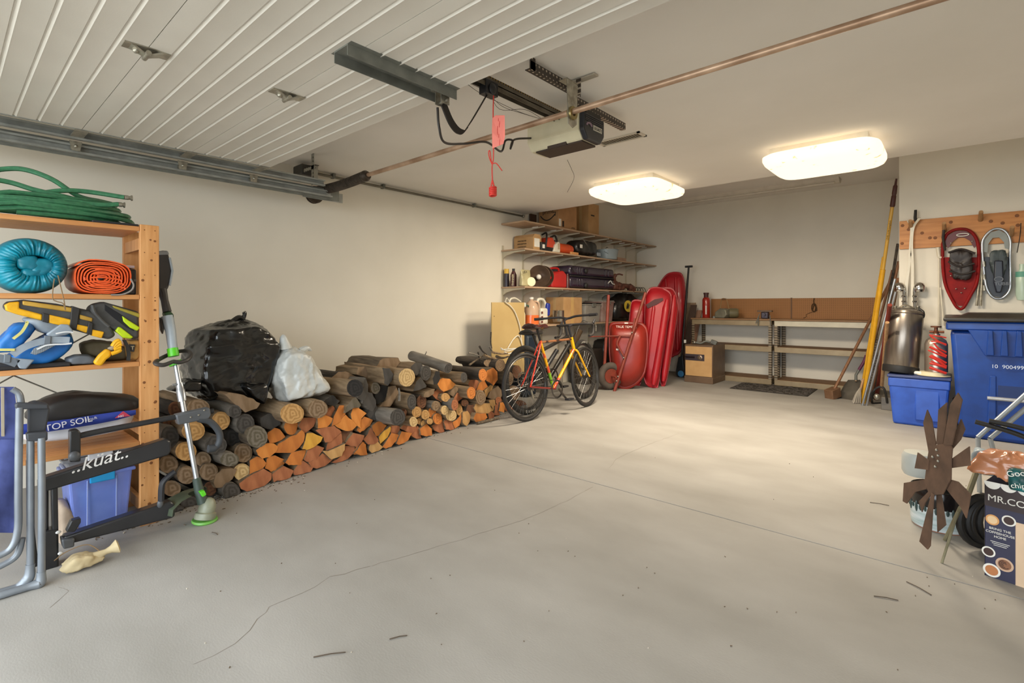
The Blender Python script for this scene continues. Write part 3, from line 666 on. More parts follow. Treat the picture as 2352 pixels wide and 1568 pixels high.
cp_ = thing('canvas_cap', 'tan canvas cap with a dark badge squeezed beside the post', 'cap', at(300, 835, X=-3.25))
pillow([(286, 778), (318, 775), (322, 815), (310, 832), (292, 825), (290, 800)], -3.2, .14, 'crown', m_tan, cp_, amp=.006, fr=14, seed=5)
plate([(297, 790), (311, 791), (308, 808), (295, 806)], -3.196, .012, 'badge', m_web, cp_, bevel=.002); text('T', at(300, 803, X=-3.194), (0, 1, 0), (0, 0, 1), .026, M('badge_tan', '#c9b48a'), cp_)
gl = thing('work_glove', 'yellow leather work glove hanging over the third shelf edge', 'glove', at(235, 842, X=-3.17))
plate([(214, 833), (227, 815), (245, 800), (257, 806), (256, 818), (245, 826), (234, 841), (222, 838)], -3.165, .03, 'cuff', m_yel, gl, bevel=.01, seg=3)
plate([(246, 800), (262, 792), (272, 790), (270, 798), (258, 806)], -3.166, .025, 'palm', M('grey_leather', '#9c8d76'), gl, bevel=.008)
for q in (((258, 795), (266, 784), (276, 781)), ((262, 796), (272, 787), (279, 785)), ((264, 799), (274, 792), (280, 790)), ((262, 803), (272, 799), (279, 798)), ((256, 812), (266, 809), (279, 803))): MB().tube(smoothpath([at(u, v, X=-3.165) for u, v in q], 4), [.010] * 8 + [.006], 8).build('finger', m_yel, gl)
tag(MB().sheet([[at(u + d, v, X=-3.19) for u, v in ((280, 780), (288, 795), (291, 812), (290, 828))] for d in (0, 9)], .004).build('dark_strap', m_web), 'loose black webbing strap with a steel clip below the lime life jacket', 'strap')
tag(MB().bx(-3.5, -3.2, -.2, .42, SH[2], SH[2] + .02).build('dark_ground_mat', M('charcoal_felt', '#2f2c2c', rough=.9), bevel=.006), 'thin dark mat lying under the blue backpack', 'mat')
# --- fourth shelf: black sack and bag of top soil
m_blackbag = M('black_poly', '#1d1b1a', '#131211', rough=.32, sc_=6, coat=.2)
tag(pillow([(35, 965), (60, 925), (110, 903), (170, 893), (250, 896), (330, 906), (335, 935), (260, 945), (150, 958), (80, 975)], -3.21, .3, 'black_fabric_bag', M('black_nylon', '#2a2726', '#1b1918', rough=.5), amp=.02, fr=7, st=(1, .6, 1.6)), 'flat black nylon bag lying on the sack of top soil', 'bag')
ts_ = thing('soil_sack', 'blue and white plastic sack printed TOP SOIL on the fourth shelf', 'sack', at(180, 1020, X=-3.3))
pillow([(20, 975), (110, 968), (200, 955), (322, 938), (325, 962), (290, 985), (200, 1003), (110, 1014), (30, 1020)], -3.2, .28, 'sack', M('white_poly', '#d3d3da', rough=.4), ts_, amp=.008, fr=8, p=10)
G = [[at(u, v0_ + f * (v1_ - v0_), X=-3.196 + .014 * math.sin(pi * f) + .02 * math.sin(pi * min(1, i / 6)) * .4) for i, (u, v0_, v1_) in enumerate(((30, 976, 1000), (105, 969, 992), (160, 962, 984), (220, 952, 974), (270, 945, 964), (312, 941, 952)))] for f in (0, .35, .7, 1)]
MB().sheet(G, .003).build('blue_print', M('print_blue', '#2b3f97', '#24357f', rough=.4), ts_, smooth=60)
dd = (at(240, 962, X=-3.17) - at(105, 992, X=-3.17)); dd.x = 0
text('TOP SOIL', at(103, 991, X=-3.172), dd, (0, 0, 1), .041, M('print_white', '#e6e4ea'), ts_, bold=.0008)
text('1 cu.ft', at(196, 967, X=-3.172), dd, (0, 0, 1), .018, M('print_white', '#e6e4ea'), ts_)
MB().prism(uvp([(264, 960), (283, 944), (300, 955)], -3.168), (-.002, 0, 0)).build('red_badge', M('print_red', '#c23b52'), ts_, smooth=0)
text('A&S', at(271, 959, X=-3.1665), dd, (0, 0, 1), .014, M('print_white', '#e6e4ea'), ts_)
# --- floor bins behind the bike rack
m_bin = M('blue_clear_plastic', '#8ea2f0', '#8094e6', rough=.25, alpha=.72)
def bin_(name, lab, y0, y1, z0, z1, mb_, ml, mlat, x0=-3.5, x1=-3.22):
    t_ = thing(name, lab, 'storage bin', ((x0 + x1) / 2, (y0 + y1) / 2, z0)); i = .022
    V = [(x0 + i, y0 + i, z0), (x1 - i, y0 + i, z0), (x1 - i, y1 - i, z0), (x0 + i, y1 - i, z0), (x0, y0, z1 - .03), (x1, y0, z1 - .03), (x1, y1, z1 - .03), (x0, y1, z1 - .03)]
    MB().add(V, [(0, 3, 2, 1), (0, 1, 5, 4), (1, 2, 6, 5), (2, 3, 7, 6), (3, 0, 4, 7)]).build('tub', mb_, t_, smooth=0, bevel=.01)
    MB().bx(x0 - .012, x1 + .012, y0 - .012, y1 + .012, z1 - .035, z1 - .018).build('rim', mb_, t_, smooth=0, bevel=.006)
    MB().bx(x0 - .004, x1 + .004, y0 - .004, y1 + .004, z1 - .018, z1).build('lid', ml, t_, smooth=0, bevel=.008)
    ym = (y0 + y1) / 2
    MB().bx(x1 + .010, x1 + .02, ym - .05, ym + .05, z1 - .06, z1 - .005).build('latch', mlat, t_, smooth=0, bevel=.005)
    return t_
tb = bin_('storage_bin', 'translucent blue storage bin with a bright cyan latch on the floor under the shelf', .415, .668, 0, .335, m_bin, M('clear_lid', '#a9b9ee', rough=.25, alpha=.8), M('cyan_latch', '#1f9fe0', rough=.35))
hullblob([Vector((-3.36 + x * .1, .54 + y * .08, .13 + z * .1)) for x in (-1, 1) for y in (-1, 1) for z in (-1, 1)], 'contents', M('bundled_blue', '#2f86d8', '#6fb4e8', rough=.5, sc_=14), tb, n=24, m=16, amp=.03, fr=14)
for y in (.485, .6): MB().rod((-3.226, y, .02), (-3.217, y, .29), .003, n=6).build('rib', M('clear_lid', '#8fa6e6'), tb)
bin_('storage_bin', 'shallow frosted storage bin with white latches stacked on the blue bin', .40, .668, .337, .428, M('frosted_grey', '#9b9ba0', rough=.35, trans=.25), M('frosted_lid', '#b9b9bf', rough=.35), M('white_latch', '#e2e2e6', rough=.4))
tag(pillow([(125, 1140), (150, 1140), (172, 1170), (182, 1210), (182, 1260), (128, 1270)], -3.22, .2, 'pale_sack', M('beige_woven', '#b9a590', '#a08c78', rough=.85), amp=.008, fr=10), 'beige woven sack standing behind the bike rack', 'sack')
# ---------------------------------------------------------------- black hitch bike rack
XR_ = -2.98
m_rack = M('rack_black', '#2a2a2c', '#222224', rough=.35, coat=.15); m_rackg = M('rack_grey', '#55575a', rough=.4)
rk = thing('bike_rack', 'folded black hitch bike rack with white lettering standing before the pine shelf unit', 'bike rack', (XR_, .6, 0))
bm_ = plate([(100, 1098), (382, 1008), (393, 1013), (394, 1036), (386, 1046), (100, 1131)], XR_, .06, 'main_beam', m_rack, rk, bevel=.008)
a_, b_ = at(165, 1081, X=XR_ + .001), at(368, 1022, X=XR_ + .001)
text('..k\u00fcat..', at(162, 1088, X=XR_ + .0012), b_ - a_, (0, 0, 1), .082, M('rack_white', '#e9e7e4'), bm_, shear=.35, bold=.0016)
plate([(145, 1234), (392, 1151), (401, 1156), (403, 1184), (396, 1190), (160, 1250)], XR_, .06, 'wheel_tray', m_rack, rk, bevel=.008)
MB().tube(smoothpath([at(u, v, X=XR_ - .02) for u, v in ((172, 1003), (230, 990), (330, 971), (410, 956), (490, 943))], 4), .0135, 10).build('front_arm', m_rack, rk)
plate([(404, 953), (482, 936), (486, 952), (480, 962), (410, 976)], XR_ + .005, .05, 'arm_clamp', m_rackg, rk, bevel=.006)
for u, v in ((438, 958), (456, 953), (469, 942)): MB().ell(at(u, v, X=XR_ + .006), (.005, .005, .005), n=8, m=6).build('rivet', m_zinc, rk)
MB().tube(smoothpath([at(u, v, X=XR_ - .01) for u, v in ((455, 962), (482, 968), (502, 990), (505, 1010), (496, 1027), (478, 1030))], 5), [.016] + [.017] * 20 + [.02] * 5, 10).build('padded_hook', M('grey_rubber', '#3d4044', rough=.6), rk)
plate([(160, 990), (178, 986), (186, 992), (186, 1060), (160, 1062)], XR_ + .01, .05, 'pivot', m_rack, rk, bevel=.006)
MB().ell(at(171, 1047, X=XR_ + .015), (.02, .022, .022), n=14, m=10).build('knob', m_rackg, rk)
MB().ell(at(368, 1156, X=XR_), (.012, .014, .022), n=12, m=8).build('knob', m_rackg, rk)
plate([(118, 1100), (133, 1100), (135, 1262), (122, 1266)], XR_ - .005, .05, 'upright', m_rack, rk, bevel=.005)
plate([(88, 1105), (112, 1102), (112, 1222), (92, 1225)], XR_ - .02, .05, 'folded_tray', m_rack, rk, bevel=.005)
plate([(100, 1222), (134, 1214), (136, 1300), (128, 1335), (98, 1338)], XR_, .07, 'hitch_block', m_rack, rk, bevel=.008)
plate([(142, 1240), (172, 1236), (171, 1256), (146, 1262)], XR_ + .02, .07, 'ratchet', m_rackg, rk, bevel=.006)
plate([(152, 1222), (164, 1196), (186, 1190), (186, 1200), (172, 1222)], XR_ + .02, .04, 'release_lever', m_rack, rk, bevel=.004)
MB().lathe([(0, 0), (.03, 0), (.034, .01), (.034, .03), (.03, .04), (0, .04)], at(113, 1326, X=XR_ - .02), (1, 0, 0), 20).build('roller_wheel', m_blackp, rk)
MB().tube(smoothpath([at(u, v, X=XR_) for u, v in ((370, 1150), (371, 1120), (376, 1105), (392, 1090), (402, 1083))], 5), .014, 8).build('strap_end', m_blackp, rk)
for u, v in ((134, 1222), (139, 1270)): MB().ell(at(u, v, X=XR_ + .01), (.008, .01, .007), n=8, m=6).build('white_pin', M('white_plastic', '#dcdad6'), rk)
# pale animal-hide looking cloth bag on the floor
bg = thing('cloth_bag', 'small cream cotton drawstring bag lying on the floor below the bike rack', 'bag', at(200, 1290, Z=0))
pts = [at(u, v, X=-2.86 + dx) for (u, v, dx) in ((136, 1298, 0), (140, 1280, -.06), (170, 1255, -.08), (210, 1248, -.08), (240, 1258, -.03), (242, 1270, 0), (200, 1290, .02), (160, 1304, .02), (170, 1268, .03), (215, 1262, .03))]
mz = min(p.z for p in pts); pts = [p + Vector((0, 0, -mz)) for p in pts]
pc0 = sum(pts, Vector()) / len(pts); pts = [pc0 + (p - pc0) * 1.12 + Vector((0, 0, .006)) for p in pts]
hullblob(pts, 'pouch', M('cream_cotton', '#cbb993', '#b39f78', rough=.85, sc_=12), bg, n=40, m=26, p=8, amp=.012, fr=18)
q = at(236, 1270, X=-2.87); MB().lathe([(.022, -.03), (.012, .012), (.016, .03), (.032, .055), (.022, .06), (.0, .04)], q, (.05, 1, .25), 12).build('gathered_neck', M('cream_cotton', '#cbb993'), bg)
MB().tube(smoothpath([q, q + Vector((-.02, -.05, .05)), q + Vector((-.03, -.12, .04)), q + Vector((-.02, -.16, .02))], 5), .002, 6).build('drawstring', m_cord, bg)
# ---------------------------------------------------------------- folding camp chairs
m_tube = M('grey_tube', '#8a9096', '#7b8087', rough=.4, metal=.35); m_bluef = M('navy_canvas', '#4a5490', '#3b4478', rough=.8, sc_=16, bump=.15, bsc=120)
fc = thing('folding_camp_chair', 'folded camp chair with grey tube frame and blue fabric at the picture edge', 'chair', (-2.8, .1, 0))
def leg(uv, X, nm='leg'): MB().tube(smoothpath([at(u, v, X=x) for (u, v), x in zip(uv, X)], 8), .0125, 12).build(nm, m_tube, fc)
leg([(45, 935), (43, 1040), (42, 1140), (41, 1215), (28, 1255), (0, 1275), (-60, 1295)], (-2.83,) * 7)
leg([(50, 1235), (38, 1275), (0, 1300), (-60, 1325)], (-2.85,) * 4)
leg([(70, 1010), (70, 1150), (70, 1300)], (-2.84,) * 3)
leg([(95, 1005), (96, 1150), (95, 1320)], (-2.82,) * 3)
for uv, X in (([(70, 1295), (66, 1325), (45, 1345), (15, 1356), (-60, 1375)], -2.84), ([(95, 1312), (92, 1340), (72, 1362), (30, 1380), (-60, 1405)], -2.82)):
    P = smoothpath([at(u, v, X=X) for u, v in uv], 8); mz = min(p.z for p in P); P = [p + Vector((0, 0, max(0, .016 - p.z))) for p in P]
    MB().tube(P, [.015 + .006 * max(0, 1 - abs(i - 10) / 8) for i in range(len(P))], 12).build('foot', m_tube, fc)
MB().tube(smoothpath([at(u, v, X=-2.86) for u, v in ((28, 893), (44, 905), (50, 935))], 5), .012, 10).build('back_tube', m_tube, fc)
plate([(34, 928), (42, 925), (112, 927), (112, 940), (36, 940)], -2.82, .03, 'armrest_bar', M('charcoal_plastic', '#3b3d42'), fc, bevel=.006)
plate([(64, 925), (80, 920), (108, 925), (115, 940), (104, 1000), (64, 1010)], -2.85, .03, 'arm_hub', M('charcoal_plastic', '#3b3d42'), fc, bevel=.006)
plate([(60, 995), (110, 990), (110, 1012), (62, 1014)], -2.815, .035, 'joint', M('charcoal_plastic', '#3b3d42'), fc, bevel=.006)
MB().sheet([[at(u + 6 * math.sin(k), v, X=-2.87 - .02 * math.sin(k * 1.3)) for k, v in enumerate((888, 930, 970, 1010))] for u in (-60, -20, 5, 32)], .006).build('backrest', m_bluef, fc, smooth=50)
plate([(2, 890), (10, 890), (11, 1010), (3, 1012)], -2.855, .004, 'tan_binding', M('binding_tan', '#a89b86'), fc, bevel=.001)
MB().sheet([[at(u + 5 * math.sin(k * 1.7), v, X=-2.86 + .02 * math.sin(k + u * .05)) for k, v in enumerate((1008, 1070, 1130, 1180, 1222))] for u in (-60, -25, 0, 20, 36)], .006).build('seat', m_bluef, fc, smooth=50)
tag(MB().tube(smoothpath([at(u, v, X=-3.0) for u, v in ((68, 1055), (70, 1200), (80, 1300))], 4), .012, 8).build('dark_pole', m_rack), 'slim dark pole between the camp chair and the bike rack', 'pole')
# ================================================================ STRING TRIMMER
def tX(v): return -3.36 + (v - 580) / 610 * .36
def tpt(u, v, d=0): return at(u, v, X=tX(v) + d)
st_ = thing('string_trimmer', 'green and grey battery string trimmer leaning on the end of the pine shelf unit', 'string trimmer', tpt(465, 1195))
m_dg = M('trimmer_charcoal', '#3a3633', rough=.45); m_sg = M('trimmer_silver', '#a9b3ba', rough=.4); m_gr = M('trimmer_green', '#5fd028', rough=.4); m_alu = M('aluminium_shaft', '#b9bcc0', '#a4a8ad', rough=.3, metal=.8)
def tslab(uv, d, t, nm, m, par=None, bv=.008): return MB().prism([tpt(u, v, d) for u, v in uv], (-t, 0, 0)).build(nm, m, par or st_, smooth=30, bevel=bv, seg=3)
tslab([(362, 578), (376, 574), (386, 577), (392, 600), (396, 622), (393, 645), (387, 662), (380, 670), (362, 672)], .02, .1, 'battery_housing', m_dg, bv=.014)
tslab([(362, 576), (386, 575), (390, 585), (362, 586)], .024, .11, 'battery_cap', M('trimmer_grey', '#8f9294'), bv=.008)
MB().tube([tpt(390, 592, .022), tpt(396, 622, .022), tpt(390, 655, .022)], .006, 8).build('silver_edge', m_sg, st_)
MB().tube([tpt(372, 664), tpt(378, 690), tpt(384, 716)], [.024, .019, .022], 12).build('grip', m_dg, st_)
tslab([(378, 718), (392, 714), (400, 722), (400, 737), (384, 738)], .022, .06, 'switch_block', M('dark_green_plastic', '#2c4a2a'), bv=.008)
MB().tube([tpt(384, 726), tpt(392, 760), tpt(397, 800)], [.031, .026, .023], 12).build('handle_body', m_sg, st_)
tslab([(367, 728), (373, 732), (378, 755), (375, 768), (370, 758)], .01, .03, 'trigger', m_dg, bv=.005)
a, b_ = tpt(396, 800), tpt(399, 818); MB().rod(a, b_, .027, n=14).build('green_collar', m_gr, st_)
a, b_ = tpt(401, 829), tpt(404, 838); MB().rod(a, b_, .032, n=14).build('green_clamp', m_gr, st_)
MB().tube(smoothpath([tpt(u, v, d) for u, v, d in ((398, 830, .05), (375, 838, .07), (356, 833, .05), (375, 820, -.02), (405, 808, -.07), (430, 806, -.05), (438, 815, 0), (430, 826, .04), (415, 832, .05))], 6), .011, 8, closed=True).build('loop_handle', m_dg, st_)
shp = [tpt(u, v) for u, v in ((404, 838), (452, 1102))]
MB().tube(shp, .0135, 12).build('shaft', m_alu, st_)
a, b_ = shp[0].lerp(shp[1], .16), shp[0].lerp(shp[1], .32); MB().tube([a, a.lerp(b_, .35), a.lerp(b_, .4), b_], [.019, .019, .022, .021], 12).build('coupler', m_alu, st_)
MB().tube([tpt(396, 884, .01), tpt(424, 880, .01)], .006, 8).build('wing_screw', m_alu, st_)
MB().tube([tpt(451, 1098), tpt(457, 1125), tpt(466, 1155)], [.02, .023, .026], 12).build('lower_boom', M('boom_dark', '#3c4a40'), st_)
tslab([(459, 1130), (470, 1126), (475, 1136), (466, 1142)], .05, .03, 'green_button', m_gr, bv=.004)
mc = tpt(470, 1170); mc.z = .075
MB().lathe([(0, .0), (.05, .0), (.052, .012), (.05, .03), (.04, .036), (.042, .055), (.038, .08), (.026, .1), (.012, .108), (0, .109)], mc - Vector((.0, 0, .06)), (-.1, .25, 1), 24).build('motor_head', M('head_grey', '#9a9c86', '#7d806c', rough=.4), st_)
MB().lathe([(.02, 0), (.058, 0), (.062, .006), (.058, .014), (.02, .014)], mc - Vector((0, 0, .072)), (.06, .05, 1), 24).build('spool_ring', M('ring_green', '#6fae4c', rough=.4), st_)
g0 = mc + Vector((-.02, -.02, .02)); G = []
for i in range(9):
    a = math.radians(150 + 150 * i / 8); G.append([g0 + Vector((math.cos(a) * r, math.sin(a) * r, z)) for r, z in ((.05, .06), (.11, .055), (.16, .03), (.165, .0))])
MB().sheet(G, .003).build('guard', M('guard_smoky', '#66705c', '#545e4c', rough=.35, trans=.35), st_, smooth=50)
# ================================================================ FIREWOOD
m_bark = M('bark_brown', '#7a6a55', '#4a3f33', rough=.95, sc_=12, st=(.4, 3, 3), det=8, bump=.8, bsc=22, dist=.006)
m_barkt = M('bark_tan', '#a08768', '#6b573f', rough=.9, sc_=10, st=(.4, 3, 3), det=8, bump=.5, bsc=22, dist=.004)
m_barkd = M('bark_dark', '#4c4238', '#2a2520', rough=.95, sc_=12, st=(.4, 3, 3), det=8, bump=.8, bsc=22, dist=.006)
m_barkg = M('bark_grey', '#8d857a', '#665f55', rough=.9, sc_=9, st=(.4, 3, 3), det=8, bump=.4, bsc=22, dist=.004)
EC = {'P': ('bright orange', '#de9145', '#c47530'), 'O': ('orange', '#cd7f3a', '#ad642b'), 'B': ('reddish brown', '#b0704a', '#8d5233'), 'E': ('dark brown', '#7a5238', '#593a28'), 'Y': ('golden yellow', '#dba843', '#bb8530'), 'T': ('tan', '#c79c64', '#a67c48'), 'C': ('cream', '#d3b684', '#b39362'), 'L': ('weathered brown', '#8f7860', '#70593f'), 'G': ('grey', '#756c60', '#57503f'), 'D': ('dark grey', '#4e4a46', '#3a3632'), 'K': ('charred black', '#2a2726', '#1c1a19')}
ECM = {k: M('end_grain_' + v[0].replace(' ', '_'), v[1], v[2], rough=.9, sc_=13, rings=True, bump=.25, bsc=50, dist=.003, ramp=(-.0, 1.0)) for k, v in EC.items()}
ECP = {k: M('split_face_' + v[0].replace(' ', '_'), v[1], v[2], rough=.9, sc_=9, st=(1, 2.2, .7), det=6, bump=.3, bsc=40, dist=.003, ramp=(.3, .72)) for k, v in EC.items()}
TILES = {1: (360, 880, 5.225), 2: (500, 880, 6.03), 3: (660, 880, 7.125), 4: (740, 780, 7.842), 5: (820, 900, 9.8), 6: (940, 790, 7.842)}
def r_(t, x, y, a, b_, col, pr=0., bark=0, ln=.46): return (t, 'r', [(x + a * math.cos(2 * pi * k / 16), y + b_ * math.sin(2 * pi * k / 16)) for k in range(16)], col, pr, bark, ln)
def p_(t, pts, col, pr=0., bark=None, ln=.44): return (t, 'p', pts, col, pr, bark, ln)
